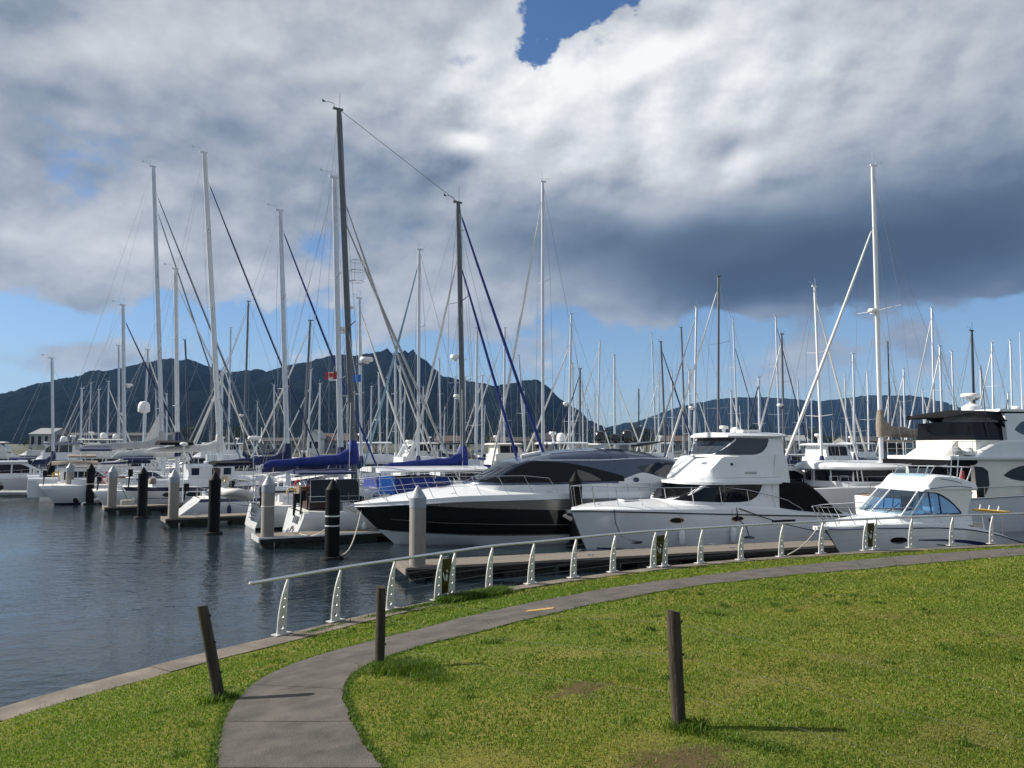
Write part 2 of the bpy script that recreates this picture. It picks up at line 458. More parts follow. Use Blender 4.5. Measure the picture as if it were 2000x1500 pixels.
def onland(px, py):
    z = 1.6
    for _ in range(60):
        p = atz(px, py, z); z += .55 * (g1(p.x, p.y) - z)
    p.z = z; return p

# lawn sheet
step = .3
xs = np.concatenate([np.arange(-26, -9, 1.2), np.arange(-9, 20, step), np.arange(20, 72, 1.5)])
ys = np.concatenate([np.arange(-30, 2, 1.2), np.arange(2, 30, step), np.arange(30, 36, 1.0)])
XX, YY = np.meshgrid(xs, ys); pts = np.stack([XX.ravel(), YY.ravel()], 1)
S = inland(pts); Z = gz(pts)
ok = (S > .18).reshape(XX.shape)
lawn = MB(); idx = -np.ones(XX.shape, int)
cells = ok[:-1, :-1] & ok[1:, :-1] & ok[:-1, 1:] & ok[1:, 1:]
nx_ = len(xs)
lawn.v = [(float(a), float(b), float(c)) for (a, b), c in zip(pts, Z)]
for j, i in zip(*np.nonzero(cells)):
    lawn.f.append((j*nx_+i, j*nx_+i+1, (j+1)*nx_+i+1, (j+1)*nx_+i)); lawn.m.append(0)
used = sorted({i for f in lawn.f for i in f}); rm = {o: n for n, o in enumerate(used)}
lawn.v = [lawn.v[i] for i in used]; lawn.f = [tuple(rm[i] for i in f) for f in lawn.f]

def lawn_mat():
    m = bpy.data.materials.new('mown_lawn'); m.use_nodes = True
    n = NT(m.node_tree); b = n.n['Principled BSDF']; b.inputs['Roughness'].default_value = .95; b.inputs['Specular IOR Level'].default_value = .15
    tc = n.node('ShaderNodeTexCoord'); v = tc.outputs['Object']
    big = n.noise(v, .55, 5, .6); mid = n.noise(v, 3.2, 6, .65); fine = n.noise(v, 70, 4, .7)
    c = n.mix(n.mapr(big, .38, .64, 0, 1), (.14, .175, .025), (.23, .20, .04))
    c = n.mix(n.mul(n.mapr(mid, .5, .72, 0, 1), .55), c, (.20, .165, .06))
    c = n.mix(n.mul(n.mapr(fine, .35, .7, 0, 1), .5), c, (.028, .050, .008))
    # worn earth patches
    for (px, py, r) in ((1330, 1488, .55), (1130, 1345, .32)):
        p = onland(px, py)
        d = n.vmath('DISTANCE', n.vmath('MULTIPLY', v, (1, 1, 0)), (p.x, p.y, 0))
        node = d.node; dv = node.outputs['Value']
        k = n.sstep(r * 1.1, r * .35, n.add(dv, n.mul(n.m('SUBTRACT', mid, .5), 1.6)))
        c = n.mix(n.mul(k, .85), c, (.085, .055, .032))
    n.l.new(c, b.inputs['Base Color'])
    bp = n.node('ShaderNodeBump', inp={'Strength': .8, 'Distance': .03}); n.l.new(n.noise(v, 45, 5, .7), bp.inputs['Height'])
    n.l.new(bp.outputs[0], b.inputs['Normal']); return m
LAWN = lawn_mat()
struct(lawn.build('lawn', LAWN))

# quay wall with coping slabs
def offs(k, s):
    a = Q[max(k-1, 0)]; b = Q[min(k+1, len(Q)-1)]; d = (b - a).normalized()
    return Vector((Q[k].x + d.y * s, Q[k].y - d.x * s))
COPE = mat('coping_concrete', (.165, .142, .116), .9, var=.25, scale=2.2, bump=.6, bscale=30, c2=(.095, .082, .068))
WALLM = mat('quay_wall_concrete', (.13, .12, .105), .9, var=.35, scale=2.0, bump=.7, bscale=12)
wall = MB()
rows = []
for k in range(len(Q)):
    a = offs(k, .05); b = offs(k, .45)
    rows.append([(a.x, a.y, -1.5), (a.x, a.y, .93), (b.x, b.y, .93), (b.x, b.y, -1.5)])
wall.loft(rows, True, True, True)
quay = struct(wall.build('quay_wall', WALLM))
k = 0; jn = 0
while k < len(Q) - 1:
    k2 = min(k + 6, len(Q) - 1); sl = MB(); rings = []
    for q in range(k, k2 + 1):
        a = offs(q, -.03); b = offs(q, .50 - .16 * min(1, max(0, (Q[q].x + 4.5) / 4)))
        e = .006 if q == k else (-.006 if q == k2 else 0)
        d = (Q[min(q+1, len(Q)-1)] - Q[max(q-1, 0)]).normalized() * e
        h = 1.058 + .006 * math.sin(k * 1.7)
        ch = .02
        rings.append([(a.x+d.x, a.y+d.y, .934), (a.x+d.x, a.y+d.y, h - ch), (a.x+d.x+(b.x-a.x)*.03, a.y+d.y+(b.y-a.y)*.03, h), (b.x+d.x, b.y+d.y, h), (b.x+d.x, b.y+d.y, .934)])
    sl.loft(rings, True, True, True); sl.build('coping_slab', COPE, quay, 25); k = k2

# footpath
PL = [(400,1640),(415,1560),(424,1500),(432,1440),(448,1390),(490,1340),(560,1303),(640,1275),(742,1250),(870,1215),(1000,1189),(1122,1161),(1284,1137),(1450,1115),(1725,1088),(2000,1070),(2300,1054)]
PR = [(880,1640),(800,1560),(745,1500),(700,1440),(678,1390),(668,1350),(690,1315),(725,1295),(790,1272),(900,1243),(1030,1212),(1150,1183),(1310,1153),(1470,1132),(1740,1104),(2010,1085),(2310,1066)]
wl = [onland(*p) for p in PL]; wr = [onland(*p) for p in PR]
el_ = catmull([(p.x, p.y) for p in wl], .15); er_ = []
# resample both edges to the same count
def resample(P, n):
    L = [0]
    for a, b in zip(P, P[1:]): L.append(L[-1] + (b - a).length)
    out = []; i = 0
    for k in range(n):
        s = L[-1] * k / (n - 1)
        while i < len(L) - 2 and L[i+1] < s: i += 1
        u = (s - L[i]) / max(1e-9, L[i+1] - L[i]); out.append(P[i].lerp(P[i+1], min(1, u)))
    return out, L[-1]
el0 = catmull([(p.x, p.y) for p in wl], .12); er0 = catmull([(p.x, p.y) for p in wr], .12)
def paramd(src, world, n=240):
    # keep the pairing of the control points: same number of samples per control span
    P = [(p.x, p.y) for p in world]; out = []
    m = n // (len(P) - 1)
    for i in range(len(P) - 1):
        p0 = Vector(P[max(i-1,0)]); p1 = Vector(P[i]); p2 = Vector(P[i+1]); p3 = Vector(P[min(i+2, len(P)-1)])
        for k in range(m):
            u = k / m
            out.append(.5*((2*p1)+(p2-p0)*u+(2*p0-5*p1+4*p2-p3)*u*u+(3*p1-p0-3*p2+p3)*u**3))
    out.append(Vector(P[-1])); return out
EL = paramd(el0, wl); ER = paramd(er0, wr); NP = len(EL)
for _ in range(160):
    for E_ in (EL, ER):
        F_ = list(E_)
        for i in range(1, NP - 1):
            k = .5 if i > 90 else (.15 if i > 50 else 0)
            E_[i] = F_[i].lerp((F_[i-1] + F_[i+1]) / 2, k)
PATHM = mat('path_concrete_grey', (.100, .089, .078), .95, var=.25, scale=2.6, bump=1.0, bscale=70, c2=(.052, .047, .042))
PATHJ = mat('path_joint_dark', (.03, .028, .025), .95)
base = MB(); rows = []
def pz(p, dz): return (p.x, p.y, g1(p.x, p.y) + dz)
for a, b in zip(EL, ER):
    rows.append([pz(a.lerp(b, u), -.012 + (.004 if 0 < u < 1 else -.03)) for u in (0, .02, .25, .5, .75, .98, 1)])
path = struct(base.grid(rows).build('footpath', PATHJ))
cl = [0]
for i in range(1, NP): cl.append(cl[-1] + ((EL[i]+ER[i])/2 - (EL[i-1]+ER[i-1])/2).length)
i = 0
def edge_wob(s, q): return .03 * mnoise.noise(Vector((s * 2.3, q, 0))) + .03 * mnoise.noise(Vector((s * 9, q, 3)))
while i < NP - 1:
    j = i
    while j < NP - 1 and cl[j] - cl[i] < 1.35: j += 1
    sl = MB(); rings = []
    for q in range(i, j + 1):
        e = (.010 if q == i else -.010 if q == j else 0)
        dirv = (EL[min(q+1,NP-1)] - EL[max(q-1,0)]).normalized() * e
        a = EL[q] + dirv; b = ER[q] + dirv; w = (b - a).normalized()
        a = a + w * edge_wob(cl[q], 0); b = b - w * edge_wob(cl[q], 7)
        top = [Vector(pz(a.lerp(b, u), .018)) for u in (0, .2, .4, .6, .8, 1)]
        rings.append([top[0] - Vector((0, 0, .05))] + top + [top[-1] - Vector((0, 0, .05))])
    sl.loft(rings, True, True, True); sl.build('path_slab', PATHM, path, 30); i = j
# yellow painted mark on the path
p = onland(1055, 1193)
mk = MB(); mk.grid([[Vector((p.x + u * .22 + v * .05, p.y + v * .16, g1(p.x + u*.22 + v*.05, p.y + v*.16) + .023)) for u in (-1, -.5, 0, .5, 1)] for v in (-.6, 0, .6)])
mk.build('painted_mark', mat('yellow_paint_worn', (.42, .25, .06), .8, var=.3, scale=20, c2=(.2, .14, .07)), path)

# ---------------------------------------------------------------- water, far shore, hills
def water_mat():
    m = bpy.data.materials.new('harbour_water'); m.use_nodes = True
    n = NT(m.node_tree); b = n.n['Principled BSDF']
    b.inputs['Base Color'].default_value = (.014, .024, .030, 1); b.inputs['Roughness'].default_value = .035; b.inputs['IOR'].default_value = 1.33
    tc = n.node('ShaderNodeTexCoord'); v = tc.outputs['Object']
    w = n.vmath('MULTIPLY', v, (1.0, 1.35, 1))
    a = n.noise(w, 1.1, 3, .5, .4); c = n.noise(w, 3.6, 3, .55, .6); d = n.noise(w, 11, 2, .5)
    patch = n.mapr(n.noise(v, .09, 3, .5), .40, .62, .35, 1.0)
    h = n.mul(n.add(n.mul(a, .9), n.mul(c, .42), n.mul(d, .10)), patch)
    bp = n.node('ShaderNodeBump', inp={'Strength': 1.0, 'Distance': .055}); n.l.new(h, bp.inputs['Height'])
    n.l.new(bp.outputs[0], b.inputs['Normal']); return m
wm = MB(); wm.grid([[(x, y, 0) for x in (-3000, -60, 0, 60, 3000)] for y in (-200, 20, 60, 220, 900)])
struct(wm.build('water', water_mat()))

HILLM = mat('bush_covered_hill', (.009, .013, .013), .95, var=.35, scale=.03, bump=1.0, bscale=.12, c2=(.004, .0065, .0075), spec=.0)  # dark bush colour, with the cloud shadow over the hills put into it
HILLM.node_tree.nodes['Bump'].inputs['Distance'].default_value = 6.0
SHOREM = mat('shore_ground', (.07, .075, .045), .95, var=.3, scale=.1)
sm = MB(); sm.grid([[(x, y, z) for x in range(-1600, 1601, 200)] for y, z in ((228, -.5), (232, 1.6), (420, 3), (900, 6), (6000, 6))])
struct(sm.build('shore', SHOREM))
def hill(name, prof, d0, d1, d2, px0, px1, n, seed):
    f = lin(*prof); mb = MB(); rows = []
    def fs(px): return sum(f(px + q * 14) for q in range(-4, 5)) / 9
    m = 46
    for j in range(m + 1):
        u = j / m; row = []
        for i in range(n + 1):
            px = px0 + (px1 - px0) * i / n
            u_ = max(0, min(1, (u - .60) / .12)); yr = f(px) * u_ + fs(px) * (1 - u_)
            d = d0 + (d1 - d0) * u / .72 if u < .72 else d1 + (d2 - d1) * (u - .72) / .28
            zr = EYE + (868 - yr) * d1 / 1500
            if u < .72: k = (u / .72); z = 5 + (zr - 5) * (k ** 1.15)
            else: k = (u - .72) / .28; z = zr * (1 - .75 * k) + 5 * .75 * k
            x = (px - 1000) / 1500 * d
            rid = mnoise.fractal(Vector((x * .006 + seed, d * .004, seed)), 1.0, 2.0, 4)
            z += rid * 26 * min(1, u * 2.5) * (1 if u < .62 else max(.06, (abs(u - .72) * 8) if abs(u - .72) < .12 else 1))
            z += (mnoise.noise(Vector((x * .055, d * .055, seed))) * 2.8 + abs(mnoise.noise(Vector((x * .14, d * .14, seed + 5)))) * 3.6) * min(1, .25 + u)
            row.append((x, d, z))
        rows.append(row)
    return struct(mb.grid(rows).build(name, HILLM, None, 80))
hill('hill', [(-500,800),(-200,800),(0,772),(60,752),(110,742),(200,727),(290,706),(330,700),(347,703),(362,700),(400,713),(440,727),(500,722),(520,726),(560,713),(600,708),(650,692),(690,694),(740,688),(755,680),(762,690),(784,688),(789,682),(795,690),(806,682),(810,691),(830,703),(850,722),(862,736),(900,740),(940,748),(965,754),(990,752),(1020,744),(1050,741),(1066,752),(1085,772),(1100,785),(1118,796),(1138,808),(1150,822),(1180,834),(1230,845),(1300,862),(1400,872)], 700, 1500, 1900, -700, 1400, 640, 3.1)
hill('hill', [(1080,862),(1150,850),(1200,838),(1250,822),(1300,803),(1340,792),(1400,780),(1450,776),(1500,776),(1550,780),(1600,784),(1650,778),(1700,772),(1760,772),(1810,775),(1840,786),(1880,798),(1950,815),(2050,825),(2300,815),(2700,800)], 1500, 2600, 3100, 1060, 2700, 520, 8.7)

# ---------------------------------------------------------------- sea air: thin even haze round everything
hz = MB().box((0, 1500, 195), (9000, 4400, 394)).build('haze', None or mat('_tmp', (1, 1, 1)))
hm = bpy.data.materials.new('sea_haze'); hm.use_nodes = True
n = NT(hm.node_tree); n.n.clear()
pv = n.node('ShaderNodeVolumePrincipled', inp={'Color': (.22, .48, 1.0, 1), 'Density': .00007, 'Anisotropy': .0})
ho = n.node('ShaderNodeOutputMaterial'); n.l.new(pv.outputs[0], ho.inputs['Volume'])
hz.data.materials.clear(); hz.data.materials.append(hm); hz['kind'] = 'stuff'; hz['label'] = 'thin blue sea haze over the harbour and hills'
# ---------------------------------------------------------------- piles
def pile(name, label, loc, top, r, dark, group, straps=()):
    o = thing(name, label, 'mooring pile', (loc[0], loc[1], 0), 0, group)
    s = MB(); m = PILEK if dark else PILEG
    s.lathe([(r * 1.0, .42), (r, 1.0), (r, 1.8), (r, top - .62)], n=20)
    s.build('shaft', m, o)
    MB().lathe([(r * 1.0, -2.0), (r * 1.02, .1), (r * 1.02, .425)], n=20).build('weed_band', WEED if not dark else PILEK, o)
    c = MB()
    c.lathe([(r * 1.04, top - .72), (r * 1.04, top - .40), (r * .96, top - .37), (.03, top), (.0, top + .005)], n=20)
    c.build('cone_cap', PILEK if dark else PILEC, o, 30)
    if dark:
        MB().lathe([(r * 1.02, -.05), (r * 1.55, -.04), (r * 1.6, .03), (r * 1.5, .10), (r * 1.02, .12)], n=20).build('guide_collar', RUBK, o)
    for z in straps:
        MB().lathe([(r * 1.025, z - .025), (r * 1.04, z), (r * 1.025, z + .025)], n=20).build('strap', WEATHER, o)
    return o
gp = [(815,1105),(522,1048),(338,1012),(218,990),(135,972)]
GP = [atz(x, y, .45) for x, y in gp]
glab = ['tall grey concrete pile with pointed cap at nearest pontoon end, left of centre',
        'grey concrete pile beside the white-edged pontoon end behind the black boat',
        'grey concrete pile at pontoon end left of the sugar-scoop yacht',
        'grey concrete pile beside the inflatable dinghy near the left',
        'slim grey concrete pile furthest left among the grey ones']
for p, l in zip(GP, glab): pile('mooring_pile', l, p, 3.06, .27, False, 'grey concrete piles at the pontoon ends', straps=(1.75,) if p is GP[1] else ())
bp_ = [(648,1092,3.06),(417,1043,3.05),(277,1012,3.05),(175,985,3.0),(97,975,3.15),(1125,1066,3.2)]
blab = ['thick black pile with two pale straps standing in open water left of the black boat',
        'black pointed pile in open water in front of the sugar-scoop yacht',
        'black pointed pile in front of the white canoe-sterned yacht',
        'black pointed pile with a pale strap beside the tan awning',
        'black pointed pile nearest the left edge beside the inflatable',
        'black pointed pile between the black boat and white flybridge launch']
for (x, y, tp), l in zip(bp_, blab):
    p = atz(x, y, 0); pile('mooring_pile', l, p, tp, .28, True, 'black sleeved piles between berths', straps=((1.28, 1.65) if x == 648 else (1.5,) if x == 175 else ()))

# ---------------------------------------------------------------- pontoon fingers
plank_me = MB().box((0, 0, 0), (.135, 1.5, .04)).mesh('plank', PLANK)
def finger(label, org, ang, L, planks=True, w=1.5, edge=PLANK):
    o = thing('pontoon_finger', label, 'pontoon', (org[0], org[1], 0), ang, 'timber pontoon fingers')
    b = MB(); hw = w / 2
    for s in (-1, 1): b.box((L/2, s * (hw - .05), .31), (L, .10, .2))
    for s in (-1, 1): b.box((L/2, s * (hw + .02), .42), (L - .04, .035, .08), 1)
    b.box((-.02, 0, .36), (.06, w + .5, .22), 1)
    b.build('waler', [WALER, edge], o)
    x = .9
    while x < L - 1:
        MB().box((x + .9, 0, -.04), (1.8, w - .2, .52)).build('float', WEED, o); x += 2.5
    if planks:
        n = int(L / .15)
        for i in range(n):
            q = link('plank', plank_me, o); q.location = (.075 + i * .15, 0, .44 + .004 * math.sin(i * 2.3))
    else:
        MB().box((L/2, 0, .44), (L, w - .02, .05)).build('deck', PLANK, o)
    cl = MB()
    for xx in (1.6, L * .33, L * .62):
        for s in (-1, 1):
            c = MB(); y = s * (hw - .16)
            c.tube([(xx - .16, y, .56), (xx - .08, y, .545), (xx + .08, y, .545), (xx + .16, y, .56)], .016, 6)
            for k in (-.05, .05): c.tube([(xx + k, y, .46), (xx + k, y, .545)], .014, 6)
            c.build('cleat', GALV, o)
    return o
f0 = atz(788, 1104, .45)
FA = [R(19), R(27), R(31), R(31), R(31)]
n0 = Vector((-math.sin(FA[0]), math.cos(FA[0]), 0))
finger('nearest timber pontoon running behind the railing beside the white flybridge launch', GP[0] + n0 * .45 - Vector((math.cos(FA[0]), math.sin(FA[0]), 0)) * .45, FA[0], 20.0)
flab = ['', 'white-edged pontoon finger behind the bow of the black boat', 'timber pontoon finger in front of the sugar-scoop yacht', 'timber pontoon finger in front of the canoe-sterned yacht', 'short timber pontoon finger with yellow crate near the left edge']
for i in range(1, 5):
    nn = Vector((-math.sin(FA[i]), math.cos(FA[i]), 0)); ff = Vector((math.cos(FA[i]), math.sin(FA[i]), 0))
    finger(flab[i], GP[i] + nn * .45 - ff * .4, FA[i], 15, planks=(i == 1), edge=WHITE if i == 1 else PLANK)
# main walkway the fingers join
wk = thing('pontoon_walkway', 'long pontoon walkway beyond the sterns of the near launches', 'pontoon', (16.6, 31.2, 0), R(83))
MB().box((20, 0, .31), (40, 2.0, .2)).build('waler', WALER, wk)
MB().box((20, 0, .44), (40, 1.96, .05)).build('deck', PLANK, wk)
for i in range(9): MB().box((2 + i * 4.4, 0, -.04), (3.0, 1.8, .5)).build('float', WEED, wk)

# ---------------------------------------------------------------- handrail along the quay
def fin_mesh():
    out = [(-.105, .012), (-.098, .14), (-.085, .28), (-.066, .42), (-.038, .56), (0, .70), (.048, .83), (.098, .945), (.132, .945), (.118, .83), (.108, .70), (.102, .5), (.100, .3), (.100, .012)]
    holes = [(-.004, .12, .034), (.006, .31, .028), (.022, .48, .022), (.045, .62, .015), (.075, .76, .009)]
    bm = bmesh.new(); loops = []
    def loop(pts):
        vs = [bm.verts.new((x, 0, z)) for x, z in pts]; es = [bm.edges.new((vs[i], vs[(i+1) % len(vs)])) for i in range(len(vs))]
        loops.append([v for v in vs]); return es
    es = loop(out)
    for x, z, r in holes: es += loop([(x + r * math.cos(a * math.pi / 6), z + r * math.sin(a * math.pi / 6)) for a in range(12)])
    bmesh.ops.triangle_fill(bm, use_beauty=True, edges=es, normal=(0, -1, 0))
    bm.verts.index_update(); n = len(bm.verts)
    V = [(v.co.x, v.co.z) for v in bm.verts]; F = [[v.index for v in f.verts] for f in bm.faces]
    LI = [[v.index for v in l] for l in loops]; bm.free()
    mb = MB(); tk = .014
    vs = [(x, -tk, z) for x, z in V] + [(x, tk, z) for x, z in V]
    fs = [tuple(f) for f in F] + [tuple(i + n for i in reversed(f)) for f in F]
    for l in LI:
        for i in range(len(l)): a, b = l[i], l[(i+1) % len(l)]; fs.append((a, b, b + n, a + n))
    mb.add(vs, fs); return mb.mesh('fin', FINM, 25)
FINM = mat('rail_post_painted', (.58, .585, .58), .42, metal=.15, var=.10, scale=9, c2=(.42, .41, .39))
fin_me = fin_mesh()
base_me = MB().box((0, 0, .008), (.34, .16, .016)).mesh('base_plate', FINM)
bases = [(550,1239),(655,1213),(762,1190),(855,1171),(955,1151),(1037,1140),(1120,1128),(1197,1117),(1276,1108),(1368,1100),(1447,1093),(1526,1087),(1604,1081),(1690,1075),(1779,1069.5),(1859,1065.5),(1937,1062),(2015,1058.5),(2092,1055)]
panel_at = {3, 8, 13}
rl = thing('handrail', 'curving steel handrail on perforated fin posts along the quay edge', 'railing', (0, 0, 0))
BP = [atz(x, y, 1.062) for x, y in bases]
rp = []
for i, p in enumerate(BP):
    a = BP[max(i-1, 0)]; c = BP[min(i+1, len(BP)-1)]; d = (c - a).normalized(); an = math.atan2(d.y, d.x)
    p.z = 1.066
    q = link('fin_post', fin_me, rl); q.location = p; q.rotation_euler = (0, 0, an)
    bq = link('base_plate', base_me, q)
    rp.append(p + d * .118 + Vector((0, 0, .975)))
    if i in panel_at:
        p2 = p + d * .40; p2.z = 1.066
        q2 = link('fin_post', fin_me, rl); q2.location = p2; q2.rotation_euler = (0, 0, an)
        link('base_plate', base_me, q2)
        pm = MB().prism([(.105, .10), (.105, .5), (.122, .84), (.43, .84), (.365, .56), (.315, .30), (.298, .10)], 'xz', -.004, .004)
        po = pm.build('panel', OLIVE, q)
        fg = MB()
        for (cx, cz, w, h, rot) in ((.17, .47, .016, .10, .25), (.25, .43, .032, .08, -.1), (.27, .57, .022, .04, .6)):
            pts = [(cx + w * math.cos(k * math.pi / 5) * math.cos(rot) - h * math.sin(k * math.pi / 5) * math.sin(rot), cz + w * math.cos(k * math.pi / 5) * math.sin(rot) + h * math.sin(k * math.pi / 5) * math.cos(rot)) for k in range(10)]
            fg.prism(pts, 'xz', -.0075, -.0045)
        fg.build('etched_figure', FINM, po)
d0 = (rp[0] - rp[1]).normalized()
start = rp[0] + d0 * .78
cr = catmull([tuple(start)] + [tuple(p) for p in rp], .25)
MB().tube(cr, .033, 10).build('top_rail', STEEL, rl)
MB().lathe([(.0, -.03), (.032, -.022), (.042, 0), (.032, .022), (0, .03)], tuple(start), 12).build('end_cap', FINM, rl)
for h, sx_ in ((.18, .0), (.34, .01), (.50, .03), (.66, .05), (.80, .08)):
    MB().tube([p + (rp[min(i+1, len(rp)-1)] - rp[max(i-1, 0)]).normalized() * sx_ + Vector((0, 0, h)) for i, p in enumerate(BP)], .0022, 4).build('tension_wire', WIRE, rl)

# ---------------------------------------------------------------- fence posts and wires
def fpost(label, base_px, top_px, d, r, seed):
    b = aty(base_px[0], base_px[1], d); b.z = g1(b.x, d) - .0
    t_ = aty(top_px[0], top_px[1], d - .05)
    o = thing('fence_post', label, 'fence post', b, 0)
    mb = MB(); rings = []; ax = (t_ - b); n = 14; H = ax.length
    for k in range(15):
        u = -.12 + 1.12 * k / 14
        ring = []
        for j in range(n):
            an = 2 * math.pi * j / n
            rr = r * (1 + .07 * mnoise.noise(Vector((math.cos(an) * 1.5, math.sin(an) * 1.5 + seed, u * 2))) + .05 * mnoise.noise(Vector((math.cos(an) * 5, math.sin(an) * 5 + seed, u * .8))))
            rr *= (1.0 if k < 14 else .93)
            ring.append(ax * u + Vector((math.cos(an) * rr, math.sin(an) * rr, .012 * math.cos(an + seed) if k == 14 else 0)))
        rings.append(ring)
    mb.loft(rings, True, True, True); mb.build('timber', TIMBER, o, 50)
    st = MB()
    for u in (.30, .62, .90):
        c = ax * u; st.tube([c + Vector((r * .8, -.02, .02)), c + Vector((r * 1.18, -.01, .01)), c + Vector((r * 1.18, .02, -.005)), c + Vector((r * .8, .03, -.015))], .005, 5)
    st.build('staple', RUBK, o)
    return b, ax, r
fp1 = fpost('leaning weathered wooden fence post on the water side of the path', (431, 1318), (395, 1184), 8.5, .060, 1.0)
fp2 = fpost('upright wooden fence post standing at the inner bend of the path', (742, 1283), (744, 1146), 9.15, .056, 4.0)
fp3 = fpost('thick dark wooden fence post standing on the lawn at right', (1326, 1400), (1315, 1193), 5.9, .052, 9.0)
wr_ = thing('fence_wire', 'thin slack fence wires strung from post to post across the lawn', 'fence wire', (0, 0, 0))
e3 = Vector((4.6, 2.5, 0)); e3.z = g1(4.6, 2.5)
for u in (.30, .62, .90):
    A = fp2[0] + fp2[1] * u; B = fp3[0] + fp3[1] * u; C = e3 + Vector((0, 0, .85 * u))
    pts = [A.lerp(B, k / 10) - Vector((0, 0, .05 * math.sin(math.pi * k / 10))) for k in range(11)] + [B.lerp(C, k / 8) - Vector((0, 0, .05 * math.sin(math.pi * k / 8))) for k in range(1, 9)]
    MB().tube(pts, .0009, 4).build('wire', mat('dull_fence_wire', (.10, .10, .09), .7), wr_)

# ---------------------------------------------------------------- grass blades
def poly_in(pts, poly):
    x, y = pts[:, 0], pts[:, 1]; ins = np.zeros(len(x), bool); n = len(poly); j = n - 1
    for i in range(n):
        xi, yi = poly[i]; xj, yj = poly[j]
        c = ((yi > y) != (yj > y)) & (x < (xj - xi) * (y - yi) / (yj - yi + 1e-12) + xi)
        ins ^= c; j = i
    return ins
PPOLY = [(p.x, p.y) for p in EL] + [(p.x, p.y) for p in reversed(ER)]
rng = np.random.default_rng(5)
def in_view(p, z, mar=.06):
    X = p[:, 0]; Y = p[:, 1]; u = X / Y
    v = (z - EYE) / Y
    return (np.abs(u) < .67 + mar) & (v > -.47 - mar) & (Y > 2)
def grass_mat():
    m = bpy.data.materials.new('grass_blade'); m.use_nodes = True
    n = NT(m.node_tree); b = n.n['Principled BSDF']; b.inputs['Roughness'].default_value = .6; b.inputs['Specular IOR Level'].default_value = .25
    at = n.node('ShaderNodeAttribute', attribute_name='tint')
    n.l.new(at.outputs['Color'], b.inputs['Base Color'])
    tl = n.node('ShaderNodeBsdfTranslucent'); n.l.new(n.mix(1.0, at.outputs['Color'], (1.3, 1.5, .5), 'MULTIPLY'), tl.inputs[0])
    mx = n.node('ShaderNodeMixShader', inp={0: .35}); n.l.new(b.outputs[0], mx.inputs[1]); n.l.new(tl.outputs[0], mx.inputs[2])
    n.l.new(mx.outputs[0], n.n['Material Output'].inputs[0]); return m
GRASSM = grass_mat()
def blades(name, label, p, h, w, lean, tint, parent=None):
    """one triangle-strip blade (3 tris) per point"""
    n = len(p); z = gz(p)
    an = rng.uniform(0, 2 * np.pi, n); la = rng.uniform(0, 2 * np.pi, n)
    le = lean * h * rng.uniform(.3, 1.2, n)
    bx, by = np.cos(an) * w, np.sin(an) * w; lx, ly = np.cos(la) * le, np.sin(la) * le
    V = np.empty((n, 5, 3))
    V[:, 0] = np.stack([p[:, 0] - bx, p[:, 1] - by, z - .005], 1); V[:, 1] = np.stack([p[:, 0] + bx, p[:, 1] + by, z - .005], 1)
    V[:, 2] = np.stack([p[:, 0] - bx * .7 + lx * .4, p[:, 1] - by * .7 + ly * .4, z + h * .62], 1)
    V[:, 3] = np.stack([p[:, 0] + bx * .7 + lx * .4, p[:, 1] + by * .7 + ly * .4, z + h * .62], 1)
    V[:, 4] = np.stack([p[:, 0] + lx, p[:, 1] + ly, z + h * np.clip(1.0 - .25 * lean, .5, 1)], 1)
    me = bpy.data.meshes.new(name)
    o5 = (np.arange(n) * 5)[:, None]
    tri = np.concatenate([o5 + [0, 1, 3], o5 + [0, 3, 2], o5 + [2, 3, 4]], 1).reshape(-1).astype(np.int32)
    me.vertices.add(n * 5); me.vertices.foreach_set('co', V.reshape(-1).astype(np.float32))
    me.loops.add(len(tri)); me.loops.foreach_set('vertex_index', tri)
    nt = n * 3; me.polygons.add(nt); me.polygons.foreach_set('loop_start', np.arange(nt, dtype=np.int32) * 3)
    ca = me.color_attributes.new('tint', 'FLOAT_COLOR', 'POINT')
    cc = np.ones((n, 5, 4), np.float32); cc[:, :, :3] = tint[:, None, :]; ca.data.foreach_set('color', cc.reshape(-1))
    me.materials.append(GRASSM); me.update(); me.validate()
    o = link(name, me); o['kind'] = 'stuff'; o['label'] = label; o['category'] = 'grass'; return o
def patchn(p, s, o=0):
    x, y = p[:, 0] * s, p[:, 1] * s
    return .5 + .25 * (np.sin(x * 1.7 + o) * np.cos(y * 1.3 + o * 2) + np.sin(x * .6 - y * 1.9 + o) * np.cos(x * 1.1 + y * .7))
def tints(p, dry=.5):
    n = len(p); r = rng.random((n, 1)); q = np.clip(patchn(p, .8) * .45 + patchn(p, 2.7, 3) * .4 + rng.normal(0, .22, n), 0, 1)[:, None]
    green = np.array([.120, .165, .018]); dark = np.array([.085, .130, .014]); yel = np.array([.215, .205, .034]); straw = np.array([.32, .255, .12])
    c = green * (1 - r) + dark * r
    k = np.clip((q - .45) * 2.6 * dry * 2, 0, 1); c = c * (1 - k) + yel * k
    s = rng.random((n, 1)) < .018 + .06 * dry * (q > .62); c = np.where(s, straw, c)
    return c * rng.uniform(.88, 1.12, (n, 1))
allp = []; allh = []; allw = []
